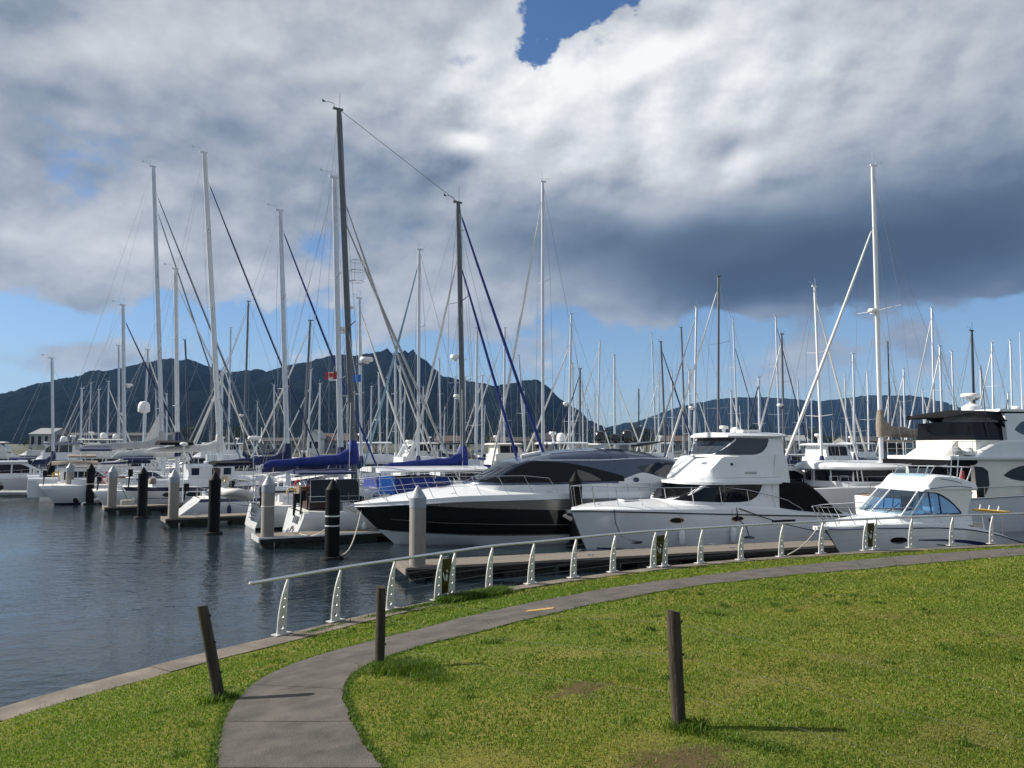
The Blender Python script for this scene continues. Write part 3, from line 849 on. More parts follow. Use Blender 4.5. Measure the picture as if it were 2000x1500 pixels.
for (y0, y1, dens, w) in ((3.6, 6.0, 5200, .0034), (6.0, 8.5, 2900, .0046), (8.5, 12, 1500, .0065), (12, 17, 720, .0095), (17, 26, 330, .014)):
    x0, x1 = -.75 * y1, .75 * y1
    n = int((x1 - x0) * (y1 - y0) * dens)
    p = np.stack([rng.uniform(x0, x1, n), rng.uniform(y0, y1, n)], 1)
    z = gz(p); s = inland(p)
    k = in_view(p, z) & (s > .48 - .16 * np.clip((p[:, 0] + 4.5) / 4, 0, 1) + .04 * rng.normal(size=n)) & (~poly_in(p, PPOLY))
    # thin out on worn earth
    for (px, py, r_) in ((1330, 1488, .5), (1130, 1345, .25)):
        q = onland(px, py); dd = np.hypot(p[:, 0] - q.x, p[:, 1] - q.y); k &= (dd > r_ * rng.uniform(.05, 1.4, n))
    p = p[k]; allp.append(p); allw.append(np.full(len(p), w) * rng.uniform(.7, 1.3, len(p)))
    allh.append((.014 + .017 * rng.random(len(p))) * (.75 + .5 * patchn(p, 1.5, 1)) * (1 + .4 * (y0 > 10)))
P_ = np.concatenate(allp); H_ = np.concatenate(allh); W_ = np.concatenate(allw)
u = np.clip((P_[:, 0] + 2.0) / 3.5, 0, 1)
dry = .30 + .30 * np.clip((P_[:, 0] + .5) / 3, 0, 1)
TT = np.where((rng.random(len(P_)) < dry)[:, None], tints(P_, .62), tints(P_, .25))
sp = np.stack([rng.uniform(-4, 6, 70), rng.uniform(4.2, 13, 70)], 1); sr = rng.uniform(.07, .26, 70)
for (cx, cy), r_ in zip(sp, sr):   # scuffed and dry spots
    dd = np.hypot((P_[:, 0] - cx) * .7, P_[:, 1] - cy) + rng.normal(0, .05, len(P_)); k_ = dd < r_
    H_[k_] *= .55; TT[k_] = TT[k_] * .45 + np.array([.20, .15, .07]) * .45
mow = np.hypot(P_[:, 0] + 6, P_[:, 1] - 34); st_ = np.clip(np.sin(mow * 2 * np.pi / 1.9) * 2.2, -1, 1) * np.clip((P_[:, 0] + 1.2) / 1.5, 0, 1)
TT = TT * (1 + .09 * st_[:, None] * np.array([1.0, .8, .6])) * (1 + np.clip((P_[:, 0] - .5) / 4, 0, 1)[:, None] * np.array([.14, .03, .0]))  # mowing stripes, then a yellower sunlit tint painted in towards the right
blades('grass', 'short mown grass covering the bank beside the path', P_, H_, W_, .9, TT * np.array([.90, 1.05, 1.0]))
print('blades', len(P_))
# longer unmown grass: along the path edge, fence line, post feet and quay edge
def seg_points(A, B, n, sd):
    u = rng.random(n)[:, None]; return np.array(A)[None] * (1 - u) + np.array(B)[None] * u + rng.normal(0, sd, (n, 2))
def long_grass(label, sets, lean=.9):
    P = []; H = []
    for A, B, n, sd, h in sets:
        q = seg_points(A, B, n, sd); k = (inland(q) > .15) & ~poly_in(q, PPOLY); q = q[k]; P.append(q); H.append(h * rng.uniform(.4, 1.1, len(q)))
    P = np.concatenate(P); H = np.concatenate(H)
    g = np.array([.062, .115, .014]) * rng.uniform(.6, 1.5, (len(P), 1)) + np.array([.05, .03, .005]) * rng.random((len(P), 1)) ** 3
    blades('long_grass', label, P, H, np.full(len(P), .0042) * np.maximum(1, P[:, 1] / 8), lean, g)
b1, b2, b3 = [(f[0].x, f[0].y) for f in (fp1, fp2, fp3)]
long_grass('dark unmown grass tufted round the fence posts and along the wire', [
    (b1, b1, 420, .09, .14), ((b1[0]+.05, b1[1]), (b1[0]+.3, b1[1]-.02), 350, .06, .08),
    ((b2[0]+.05, b2[1]-.1), (b2[0]+.55, b2[1]-.42), 2300, .11, .17), ((b2[0]+.4, b2[1]-.35), (b2[0]*.7+b3[0]*.3, b2[1]*.7+b3[1]*.3), 900, .09, .09),
    (b3, (b3[0]+.10, b3[1]-.08), 420, .06, .11), (b3, (b3[0]+.6, b3[1]-.65), 600, .06, .05), ((b3[0]+.6, b3[1]-.65), (b3[0]+2.2, b3[1]-2.4), 600, .10, .04)])
wd = []
for k in range(90):
    a = (rng.uniform(-4, 6), rng.uniform(4.3, 14)); wd.append((a, (a[0] + rng.uniform(-.1, .1), a[1] + rng.uniform(-.05, .05)), int(rng.uniform(25, 90)), rng.uniform(.02, .06), rng.uniform(.05, .085)))
long_grass('scattered coarse weed clumps in the mown lawn', wd, 1.0)
qa = onland(860, 1176); qb = onland(985, 1158); qc = onland(700, 1206); qd = onland(600, 1236)
long_grass('rank grass and weeds overhanging the quay edge below the handrail', [
    ((qa.x, qa.y), (qb.x, qb.y), 5200, .12, .20), ((qc.x, qc.y), (qa.x, qa.y), 2400, .10, .08), ((qd.x, qd.y), (qc.x, qc.y), 1200, .07, .05)], 1.1)
eg = []
for i in range(2, NP - 1, 3):
    for E_, s_ in ((EL, -1), (ER, 1)):
        a = E_[i]; w = (ER[i] - EL[i]).normalized() * s_ * .03
        if a.y < 24: eg.append(((a.x + w.x, a.y + w.y), (E_[i+1].x + w.x, E_[i+1].y + w.y), int(90 if a.y < 9 else 45), .03, .05))
long_grass('grass fringe growing over the edges of the path', eg, 1.2)
# ---------------------------------------------------------------- boat building kit (local: +x bow, +y port, z=0 waterline)
class Hull:
    def __init__(s, levels, nt=30, pw=1.35): s.lv = levels; s.ts = [(i / nt) ** pw for i in range(nt + 1)]
    def pt(s, k, t, side=1):
        st, sn, z, b = s.lv[k]; return Vector((st + (sn - st) * t, side * b(t), z(t)))
    def mb(s, bands, transom=None):
        m = MB(); n = len(s.ts)
        for side in (1, -1):
            rows = [[s.pt(k, t, side) for t in s.ts] for k in range(len(s.lv))]
            for k in range(len(rows) - 1): m.grid([rows[k], rows[k+1]], bands[k])
        a = [s.pt(k, 1, 1) for k in range(len(s.lv))]; b = [s.pt(k, 1, -1) for k in range(len(s.lv))]
        for k in range(len(a) - 1): m.add([a[k], b[k], b[k+1], a[k+1]], [(0, 1, 2, 3)], bands[k] if transom is None else transom)
        return m
    def deck(s, zc, k=-1, inset=0.0, t1=1.0, ny=6):
        m = MB(); rows = []
        k = len(s.lv) - 1 if k < 0 else k
        for t in s.ts:
            if t > t1 + 1e-6: break
            p = s.pt(k, t); c = zc(t); row = []
            for j in range(-ny, ny + 1):
                u = j / ny; row.append((p.x, (p.y - inset) * u if p.y > inset else p.y * u, p.z + (c - p.z) * (1 - abs(u) ** 1.6)))
            rows.append(row)
        return m.grid(rows)
    def rubrail(s, k, r, z0=0, out=.01, t0=0, n=6):
        m = MB()
        P = [s.pt(k, t) + Vector((0, out, z0)) for t in s.ts if t >= t0]
        S = [Vector((p.x, -p.y, p.z)) for p in P]
        return m.tube(list(reversed(P)) + S[0 if t0 > 0 or s.pt(k, 0).y > .05 else 1:], r, n)
def xloft(xs, prof, bands=None, mb=None, c0=True, c1=True):
    mb = mb or MB(); rings = []
    for x in xs:
        h = prof(x); rings.append([(x, y, z) for y, z in h] + [(x, -y, z) for y, z in reversed(h[:-1] if h[-1][0] < 1e-4 else h)])
    n = len(rings[0]); nh = len(prof(xs[0])) - 1
    for k in range(len(rings) - 1):
        for j in range(n - 1):
            b = min(j, n - 2 - j); mi = bands[min(b, len(bands) - 1)] if bands else 0
            mb.add([rings[k][j], rings[k][j+1], rings[k+1][j+1], rings[k+1][j]], [(0, 1, 2, 3)], mi)
    if c0: mb.add(rings[0], [tuple(range(n))], bands[0] if bands else 0)
    if c1: mb.add(rings[-1], [tuple(range(n))], bands[0] if bands else 0)
    return mb
def frange(a, b, n): return [a + (b - a) * i / n for i in range(n + 1)]
def rail(o, base, top, name='guard_rail', r=.013, mids=(), mat_=STEEL, both=True, closed=True, stn='stanchion'):
    """base/top: matching lists of port-side points from aft to bow; mirrored to starboard"""
    P = [Vector(p) for p in top]; S = [Vector((p.x, -p.y, p.z)) for p in reversed(P)]
    m = MB(); m.tube(P + S if closed else P, r, 6)
    if not closed and both: m.tube(list(reversed(S)), r, 6)
    g = m.build(name, mat_, o)
    for f in mids:
        q = [Vector(b).lerp(Vector(t_), f) for b, t_ in zip(base, top)]
        mm = MB(); mm.tube(q, r * .6, 5); mm.tube([Vector((p.x, -p.y, p.z)) for p in q], r * .6, 5); mm.build('lifeline', mat_, g)
    for b, t_ in zip(base, top):
        for sd in ((1, -1) if both else (1,)):
            MB().tube([(b[0], b[1] * sd, b[2]), (t_[0], t_[1] * sd, t_[2])], r * .9, 5).build(stn, mat_, g)
    return g
class Pair:
    """the same piece on port and starboard: two meshes, two objects"""
    def __init__(s, f):
        s.ms = []
        for sd in (1, -1):
            m = MB(); f(sd, m); s.ms.append(m)
    def build(s, name, mats, parent=None, sharp=38): return [m.build(name, mats, parent, sharp) for m in s.ms]
def both(f): return Pair(f)
def dome(o, c, r, h, m=DOMEW, name='radar_dome', base=WHITE):
    d = MB().lathe([(r * .55, 0), (r * .6, .06), (r * .95, .08), (r, .12), (r, h * .5), (r * .9, h * .75), (r * .6, h * .93), (0, h)], c, 16); return d.build(name, m, o)
def radar(o, c, r=.30, name='radar_dome'):
    return MB().lathe([(r * .4, -.12), (r * .4, 0), (r * .92, .01), (r, .05), (r, .15), (r * .9, .21), (0, .23)], c, 16).build(name, DOMEW, o)
def whip(o, x, y, z, h, lean=.05, m=DOMEW, r=.014): return MB().tube([(x, y, z), (x - lean * h, y, z + h)], [r, r * .4], 5).build('whip_aerial', m, o)
def fender(o, x, y, z, L=.62, r=.12, m=WHITE, top=None):
    a = MB().lathe([(0, 0), (.04, .0), (r * .7, .06), (r, .16), (r, L - .16), (r * .7, L - .06), (.035, L), (.03, L + .05)], (x, y, z), 12).build('fender', m, o)
    if top: MB().tube([(x, y, z + L), (x, y * .97, top)], .008, 4).build('fender_line', ROPE, a)
def spread(pts, n): return [p for p in pts]
def sag(a, b, s, n=12): a, b = Vector(a), Vector(b); return [a.lerp(b, k / n) - Vector((0, 0, s * math.sin(math.pi * k / n))) for k in range(n + 1)]
def world_of(o, p):
    return Matrix.Translation(o.location) @ Matrix.Rotation(o.rotation_euler.z, 4, 'Z') @ Vector(p)
def oval(cx, cz, rx, rz):
    return (lambda x: cz + rz * math.sqrt(max(0, 1 - ((x - cx) / rx) ** 2)), lambda x: cz - rz * math.sqrt(max(0, 1 - ((x - cx) / rx) ** 2)), cx - rx, cx + rx)
def wipers(o, pts):
    for a, b in pts: MB().tube([a, b], .014, 5).build('wiper', RUBK, o)

# ================================================================ black sports yacht
def black_yacht():
    st = atz(772, 1062, 0)
    o = thing('motor_yacht', 'sleek black-hulled motor yacht with curved slate-blue hardtop and tinted windows', 'motor yacht', (st.x, st.y, 0), R(197))
    E = -15.0
    H = Hull([(-.9, E + .6, cv((0, -.7), (.3, -.6), (1, -.5)), K(0.02)),
              (.0, E + .3, K(-.02), cv((0, .02), (.1, .72), (.3, 1.62), (.5, 1.98), (1, 2.02))),
              (.78, E + .15, cv((0, .66), (.12, .52), (.35, .40), (1, .36)), cv((0, .02), (.08, .66), (.25, 1.66), (.45, 2.14), (1, 2.16))),
              (1.35, E + .08, cv((0, 1.22), (.2, 1.05), (.5, .84), (1, .78)), cv((0, .02), (.06, .68), (.22, 1.74), (.42, 2.24), (1, 2.22))),
              (1.70, E, cv((0, 1.60), (.2, 1.58), (.45, 1.50), (1, 1.42)), cv((0, .03), (.05, .74), (.2, 1.86), (.4, 2.33), (1, 2.28))),
              (1.80, E, cv((0, 1.68), (.15, 1.86), (.3, 1.97), (.6, 2.0), (1, 1.9)), cv((0, .08), (.05, .86), (.2, 1.98), (.4, 2.42), (1, 2.34))),
              (1.84, E, cv((0, 1.80), (.15, 2.03), (.3, 2.20), (.6, 2.24), (1, 2.1)), cv((0, .10), (.05, .86), (.2, 1.94), (.4, 2.34), (1, 2.26)))], 40)
    hb = H.mb([0, 0, 1, 1, 2, 3], 1)
    hull = hb.build('hull', [STONEW, BLACKH, BLACKH, WHITE], o, 30)
    bv = hb.bvh()
    for z0, zz in ((lin((-14.8, .765), (-7.5, .825), (-2, 1.0), (.6, 1.16)), .022), (lin((-14.8, .36), (-8, .385), (-3, .45), (.4, .60)), .03)):
        both(lambda sd, m: decal(bv, lambda x: z0(x) + zz, lambda x: z0(x) - zz * .3, -14.7, .3, sd, nx=50, nz=1, mb=m, off=.006)).build('hull_line', SILVER, hull)
    band = lin((-14.8, 1.42), (-7.5, 1.47), (-2.5, 1.70), (-1.0, 1.80)); bt = lin((-14.8, 1.88), (-7.5, 1.965), (-2.5, 1.93), (-1.0, 1.835))
    both(lambda sd, m: decal(bv, lambda x: bt(x), lambda x: band(x), -14.8, -1.0, sd, nx=40, nz=3, mb=m, off=.005)).build('sky_reflection_band', SILVER, hull)  # tan-grey strip paints the sky's reflection onto the black topsides
    H.deck(cv((0, 1.84), (.12, 2.20), (.24, 2.52), (.34, 2.66), (.5, 2.6), (1, 2.3))).build('deck', WHITE, o)
    H.rubrail(5, .03, 0, .015).build('rub_rail', STONEW, hull)
    # superstructure
    hb_ = cv((-14.2, 1.9), (-5.6, 1.92), (-4.4, 1.80), (-3.7, 1.30), (-3.25, .7), (-3.0, .02))
    ze = cv((-14.2, 3.05), (-13.1, 3.45), (-11.2, 3.62), (-9, 3.74), (-6.4, 3.74), (-5.4, 3.60), (-4.2, 2.98), (-3.0, 2.62))
    zt = cv((-14.2, 3.15), (-13.1, 3.78), (-11.6, 4.10), (-10.1, 4.22), (-8, 4.14), (-6.4, 3.92), (-5.4, 3.70), (-4.2, 3.04), (-3.0, 2.63))
    def prof(x):
        h = hb_(x); e = max(ze(x), 2.5); t_ = max(zt(x), e + .003)
        return [(h, 2.25), (h * .99, 2.60), (h * .86, e), (h * .76, e + (t_ - e) * .5), (h * .42, e + (t_ - e) * .9), (0, t_)]
    sb = xloft(frange(-14.2, -6, 26) + frange(-5.8, -3.0, 22), prof, [0, 1, 1, 1, 1])
    house = sb.build('hardtop', [WHITE, ROOFB], o, 40)
    bs = sb.bvh()
    up = cv((-10.35, 2.92), (-9.3, 3.20), (-7.3, 3.58), (-6.0, 3.64), (-5.55, 3.56), (-4.1, 2.78))
    both(lambda sd, m: decal(bs, up, lambda x: 2.70, -10.3, -4.1, sd, nx=40, nz=8, mb=m)).build('side_window', GLASSD, house)
    decal(bs, lambda y: 3.58 - .05 * y * y * .3, lambda y: 2.72, -1.62, 1.62, 1, 'x', nx=24, nz=10).build('windscreen', GLASSD, house)
    both(lambda sd, m: decal(bs, lin((-9.2, 2.77), (-8.6, 3.08), (-7.8, 3.32)), lin((-9.2, 2.75), (-7.8, 2.75)), -9.1, -8.0, sd, nx=8, nz=3, mb=m, off=.014)).build('saloon_blind', mat('blind_dim', (.10, .10, .095), .6), house)
    both(lambda sd, m: decal(bs, lin((-13.0, 3.60), (-12.2, 3.56), (-11.05, 3.36)), lin((-13.0, 3.30), (-12.35, 2.86), (-11.3, 3.12), (-11.05, 3.30)), -13.0, -11.05, sd, nx=20, nz=6, mb=m)).build('aft_quarter_window', GLASSB, house)
    both(lambda sd, m: decal(bs, lambda x: (1.55 if sd > 0 else -.35), lambda x: (.35 if sd > 0 else -1.55), -11.9, -10.7, 1, 'z', nx=8, nz=8, mb=m, off=.012)).build('roof_panel', ROOFG, house)
    decal(bs, lambda x: 1.0, lambda x: -1.0, -9.6, -7.0, 1, 'z', nx=10, nz=8, off=.012).build('sunroof', ROOFB, house)
    for dxx in (-10.55, -9.75):
        decal(bs, lambda x: 1.62, lambda x: -1.62, dxx, dxx + .03, 1, 'z', nx=1, nz=14, off=.015).build('roof_seam', BLACKH, house)
    both(lambda sd, m: decal(bs, lin((-13.2, 3.70), (-11.5, 3.78), (-9.2, 3.70), (-5.5, 3.72)), lin((-13.2, 3.66), (-11.5, 3.74), (-9.2, 3.66), (-5.5, 3.68)), -13.0, -5.6, sd, nx=40, nz=1, mb=m, off=.01)).build('roof_edge_line', STEEL, house)
    # white fairing sweeping up under the window tail
    both(lambda sd, m: decal(bs, cv((-13.9, 2.62), (-12.4, 2.80), (-11.3, 3.08), (-10.5, 2.88), (-10.0, 2.70)), lambda x: 2.4, -13.9, -10.0, sd, nx=24, nz=5, mb=m, off=.006)).build('side_fairing', STONEW, house)
    both(lambda sd, m: decal(bs, *oval(-10.9, 2.76, .16, .11)[:2], -11.05, -10.75, sd, nx=10, nz=4, mb=m, off=.016)).build('builders_badge', NAVYH, house)
    wipers(house, [((-3.75, .75, 2.78), (-4.55, 1.25, 3.35)), ((-3.6, .1, 2.80), (-4.75, .3, 3.40)), ((-3.75, -.9, 2.78), (-4.55, -.5, 3.35))])
    # mast platform with domes
    pl = MB(); pl.box((-10.6, 0, 4.42), (2.0, 1.5, .05)); 
    for x in (-9.9, -11.2): pl.box((x, 0, 4.28), (.12, 1.2, .30))
    arch = pl.build('radar_platform', WHITE, o)
    dome(arch, (-9.85, .1, 4.45), .27, .62, DOMEK, 'satellite_dome'); dome(arch, (-10.65, .15, 4.45), .22, .48, DOMEK, 'satellite_dome'); dome(arch, (-11.25, .2, 4.45), .29, .68, DOMEK, 'satellite_dome')
    MB().box((-10.2, -.3, 5.05), (.12, 1.7, .07)).tube([(-10.2, -.3, 4.45), (-10.2, -.3, 5.0)], .05, 8).build('radar_scanner', DOMEK, arch)
    MB().prism([(-11.6, 4.30), (-12.8, 4.50), (-12.8, 4.55), (-11.5, 4.44)], 'xz', -.9, .9).build('aft_spoiler', MASTK, o)
    MB().lathe([(0, 0), (.10, .02), (.12, .10), (.06, .18), (0, .2)], (-5.9, .4, 3.86), 10).build('searchlight', STEEL, house)
    MB().tube([(-5.7, .5, 3.84), (-6.6, .62, 4.02)], [.09, .10], 8).build('life_raft_tube', DOMEW, house)
    # foredeck details
    MB().box((-2.0, .0, 2.62), (.62, .62, .05)).build('deck_hatch', GLASSB, o)
    fd = MB(); fd.tube([(1.1, 0, 2.0), (.6, 0, 2.06), (.3, 0, 2.10)], .05, 8); fd.box((.45, 0, 2.12), (.34, .26, .16)); fd.build('anchor_windlass', STEEL, o)
    an = MB(); an.tube([(2.15, 0, 1.66), (1.6, 0, 1.82), (1.0, 0, 1.95)], .035, 6)
    an.prism([(2.25, 1.62), (1.75, 1.36), (1.55, 1.50), (2.0, 1.72)], 'xz', -.03, .03); an.prism([(1.95, 1.56), (1.62, 1.40), (1.70, 1.55)], 'xz', -.16, .16)
    an.build('anchor', STEEL, o)
    sp = frange(.86, .03, 9)
    def dk(t, inn=.1): p = H.pt(6, t); return (p.x, max(.05, p.y - inn), p.z)
    ts = [.52, .45, .38, .31, .25, .19, .13, .08, .035]
    rail(o, [dk(t) for t in ts], [(dk(t)[0] + .42, dk(t)[1] * .96, (3.02 if t < .5 else 2.9) - .55 * max(0, .2 - t) * 1.6) for t in ts], 'bow_rail', .016, mids=(.5,))
    # cockpit / transom / platform
    MB().box((E - .4, 0, .42), (1.2, 4.0, .12)).build('swim_platform', TEAK, o)
    MB().box((-14.5, 0, 2.2), (.5, 3.9, .45)).build('transom_seat', CREAM, o)
    for x, y in ((-2.2, 2.0), (-6.5, 2.2)): MB().tube([(x - .12, y, 2.28), (x, y, 2.32), (x + .12, y, 2.28)], .014, 5).build('cleat', STEEL, o)
    return o
BY = black_yacht()

# ================================================================ white flybridge launch
def white_launch():
    st = atz(1146, 1072, 0)
    o = thing('motor_launch', 'white two-storey flybridge launch with dark wraparound windows and black cockpit cover', 'motor launch', (st.x, st.y, 0), R(198))
    E = -12.6; kn = .10
    def L_(*p): return lin(*p)
    H = Hull([(-.5, E, K(-.6), lin((0, .02), (kn, .5), (.35, 1.2), (1, 1.4))),
              (.02, E, K(-.02), lin((0, .04), (kn, 1.05), (.18, 1.50), (.35, 1.86), (.6, 1.95), (1, 1.95))),
              (.30, E, cv((0, .58), (kn, .5), (.4, .42), (1, .34)), lin((0, .06), (kn, 1.22), (.18, 1.62), (.35, 1.95), (.6, 2.04), (1, 2.02))),
              (.72, E, cv((0, 1.56), (kn, 1.62), (.4, 1.48), (.7, 1.30), (1, 1.15)), lin((0, .10), (kn, 1.42), (.18, 1.82), (.35, 2.08), (.6, 2.14), (1, 2.1))),
              (.78, E, cv((0, 1.66), (kn, 1.74), (.4, 1.70), (.62, 1.62), (.75, 1.45), (1, 1.2)), lin((0, .12), (kn, 1.38), (.18, 1.78), (.35, 2.04), (.6, 2.10), (1, 2.06))),
              (.70, E, cv((0, 1.72), (kn, 1.84), (.4, 1.84), (.62, 1.74), (.75, 1.5), (1, 1.22)), lin((0, .08), (kn, 1.20), (.18, 1.62), (.35, 1.90), (.6, 1.98), (1, 1.98)))], 44, 1.6)
    hb = H.mb([1, 0, 0, 2, 0], 0)
    hull = hb.build('hull', [WHITE, NAVYH, WHITE], o, 22); bv = hb.bvh()
    H.deck(cv((0, 1.76), (.12, 1.95), (.3, 2.02), (.45, 2.02), (.7, 1.75), (1, 1.3)), ny=6).build('deck', WHITE, o)
    H.rubrail(3, .028, .03, .012).build('rub_rail', RUBK, hull)
    for cx in (-3.2, -6.0):
        both(lambda sd, m: decal(bv, *oval(cx, 1.28, .34, .125)[:2], cx - .34, cx + .34, sd, nx=16, nz=4, mb=m, off=.012)).build('porthole_rim', STEEL, hull)
        both(lambda sd, m: decal(bv, *oval(cx, 1.28, .29, .095)[:2], cx - .29, cx + .29, sd, nx=16, nz=4, mb=m, off=.02)).build('porthole', GLASSD, hull)
    both(lambda sd, m: decal(bv, lambda x: .10, lambda x: .03, -12.5, -.3, sd, nx=30, nz=1, mb=m, off=.006)).build('boot_stripe', NAVYH, hull)
    # coachroof + saloon
    hb_ = cv((-8.3, 1.88), (-5.2, 1.84), (-4.3, 1.70), (-3.75, 1.3), (-3.45, .8), (-3.2, .02))
    zt = lin((-8.3, 2.84), (-4.85, 2.84), (-3.9, 2.22), (-3.2, 1.98))
    def prof(x):
        h = hb_(x); z = zt(x); return [(h, 1.55), (h * .985, 1.92), (h * .95, max(z - .05, 1.94)), (h * .9, max(z, 1.95)), (0, max(z + .02, 1.96))]
    sb = xloft(frange(-8.3, -5, 10) + frange(-4.85, -3.2, 18), prof)
    sal = sb.build('saloon', WHITE, o, 40); bs = sb.bvh()
    both(lambda sd, m: decal(bs, lin((-7.5, 2.66), (-4.95, 2.74), (-3.95, 2.18), (-3.6, 2.09)), cv((-7.5, 2.62), (-7.2, 2.18), (-6.7, 1.97), (-6.2, 1.94), (-4.35, 2.0), (-3.6, 2.05)), -7.48, -3.62, sd, nx=40, nz=6, mb=m)).build('saloon_window', GLASSD, sal)
    decal(bs, lambda y: 2.76 - .02 * abs(y), lambda y: 2.05, -1.72, 1.72, 1, 'x', nx=24, nz=8).build('windscreen', GLASSD, sal)
    both(lambda sd, m: decal(bs, lambda x: 2.72, lambda x: 1.99, -5.62, -5.55, sd, nx=2, nz=4, mb=m, off=.014)).build('window_bar', BLACKH, sal)
    MB().box((-1.9, .1, 2.02), (.7, .7, .06)).build('hatch_frame', WHITE, o); MB().box((-1.9, .1, 2.055), (.56, .56, .04)).build('deck_hatch', GLASSB, o)
    # flybridge body
    ov = MB()
    xloft(frange(-8.35, -5.2, 6) + frange(-5.0, -4.0, 10), lambda x: [(min(2.0, 2.0 * (max(0, (-3.95 - x)) / 1.0) ** .4), 2.70), (min(2.0, 2.0 * (max(0, (-3.95 - x)) / 1.0) ** .4), 2.82), (0, 2.86)], mb=ov)
    ov.build('flybridge_ledge', WHITE, sal)
    hf = cv((-8.6, 1.80), (-6.0, 1.82), (-5.2, 1.74), (-4.7, 1.40), (-4.35, .8), (-4.1, .02))
    zf = lin((-8.6, 3.90), (-5.75, 3.90), (-5.55, 3.86), (-4.6, 2.90), (-4.1, 2.82))
    def pf(x):
        h = hf(x); z = max(zf(x), 2.83); return [(h * 1.04, 2.75), (h * 1.02, min(z, 3.0)), (h * .965, z - .03), (h * .93, z), (0, z + .01)]
    fb = xloft(frange(-8.6, -5.8, 8) + frange(-5.7, -4.1, 20), pf); fly = fb.build('flybridge', WHITE, o, 35); bf = fb.bvh()
    both(lambda sd, m: decal(bf, lambda x: 2.985, lambda x: 2.965, -8.4, -5.2, sd, nx=14, nz=1, mb=m, off=.008)).build('groove', CGREY, fly)
    both(lambda sd, m: decal(bf, lambda x: 3.60, lambda x: 3.50, -6.05, -5.93, sd, nx=2, nz=2, mb=m, off=.012)).build('vent', GLASSD, fly)
    both(lambda sd, m: decal(bf, lambda x: 3.22, lambda x: 3.12, -7.2, -6.6, sd, nx=4, nz=1, mb=m, off=.01)).build('name_board', CGREY, fly)
    decal(bf, lambda y: 3.62, lambda y: 3.52, .62, 1.02, 1, 'x', nx=6, nz=2, off=.012).build('emblem', STEEL, fly)
    # upper enclosure
    hu = cv((-8.75, 1.62), (-6.5, 1.66), (-6.1, 1.55), (-5.75, 1.15), (-5.45, .5), (-5.35, .02))
    zu = lin((-8.75, 4.76), (-6.45, 4.74), (-5.6, 3.95), (-5.35, 3.90))
    def pu(x):
        h = hu(x); z = max(zu(x), 3.9); return [(h * 1.04, 3.85), (h * .94, max(z - .02, 3.88)), (h * .9, z), (0, z + .02)]
    ub = xloft(frange(-8.75, -6.6, 8) + frange(-6.45, -5.35, 16), pu); enc = ub.build('flybridge_enclosure', WHITE, o, 35); bu = ub.bvh()
    both(lambda sd, m: decal(bu, lin((-8.05, 4.66), (-6.4, 4.68), (-5.62, 3.98)), cv((-8.05, 4.58), (-7.85, 4.25), (-7.5, 4.02), (-7.1, 3.95), (-5.6, 3.95)), -8.04, -5.62, sd, nx=40, nz=6, mb=m)).build('bridge_side_window', GLASSB, enc)
    decal(bu, lambda y: 4.68, lambda y: 3.97, -1.5, 1.5, 1, 'x', nx=24, nz=8).build('bridge_windscreen', GLASSB, enc)
    for y in (-.55, .55): decal(bu, lambda q: 4.70, lambda q: 3.95, y - .02, y + .02, 1, 'x', nx=1, nz=8, off=.016).build('window_bar', BLACKH, enc)
    rf = MB(); xloft(frange(-8.95, -6.4, 10) + [-6.3, -6.2, -6.1, -6.0], lambda x: [(1.5 + .2 * min(1, max(0, -5.95 - x) / .5), 4.72), (1.55 + .2 * min(1, max(0, -5.95 - x) / .5), 4.78), (1.2, 4.90), (0, 4.95)], mb=rf)
    roof = rf.build('roof', WHITE, o)
    MB().box((-7.9, .3, 5.0), (.9, .5, .12)).build('life_raft', DOMEW, roof)
    whip(roof, -7.2, 1.3, 4.9, 1.9, .02); whip(roof, -8.3, -1.2, 4.9, 2.4, .04)
    # aft wing + black cover over the cockpit
    both(lambda sd, m: m.prism([(-8.28, 1.5), (-8.9, 2.75), (-8.75, 3.92), (-8.2, 3.92), (-8.0, 2.75), (-7.9, 1.5)], 'xz', sd * 1.74, sd * 1.84)).build('aft_wing', WHITE, sal)
    zc = cv((-12.2, 1.16), (-11.4, 1.55), (-10.3, 2.45), (-9.7, 2.80), (-8.3, 2.98)); hc = lin((-12.2, 1.98), (-8.3, 1.86))
    xloft(frange(-12.2, -8.32, 16), lambda x: [(hc(x) + .03, 1.24 if x > -11.9 else 1.15), (hc(x), max(1.2, zc(x) - .22)), (hc(x) * .9, max(1.22, zc(x) - .05)), (0, zc(x) + .03)]).build('cockpit_cover', CBLACK, o, 30)
    # rails
    def dk(t): p = H.pt(5, t); return (p.x, max(.08, p.y - .06), p.z)
    ts = [.66, .56, .46, .36, .27, .19, .12, .06, .012]
    tops = [(dk(t)[0] + .12, dk(t)[1], 2.18 if t == .66 else 2.46 if t == .56 else 2.60 + .05 * (t < .2)) for t in ts]
    rail(o, [dk(t) for t in ts], tops, 'bow_rail', .017)
    MB().tube([tops[0], (-8.6, 2.0, 1.98), (-9.3, 2.0, 1.62), (-9.5, 2.02, 1.40)], .015, 6).build('side_handrail', STEEL, o)
    fender(o, -3.35, 2.08, .20, .75, .13, WHITE, 1.7); fender(o, -5.75, 2.16, .22, .75, .14, WHITE, 1.7)
    an = MB(); an.tube([(1.05, 0, 1.42), (.6, 0, 1.60), (.3, 0, 1.72)], .03, 6); an.prism([(1.1, 1.40), (.72, 1.18), (.62, 1.34), (.95, 1.46)], 'xz', -.02, .02); an.box((.78, 0, 1.60), (.3, .22, .14)); an.build('anchor', STEEL, o)
    MB().box((-12.9, 0, .30), (.8, 3.2, .10)).build('swim_platform', TEAK, o)
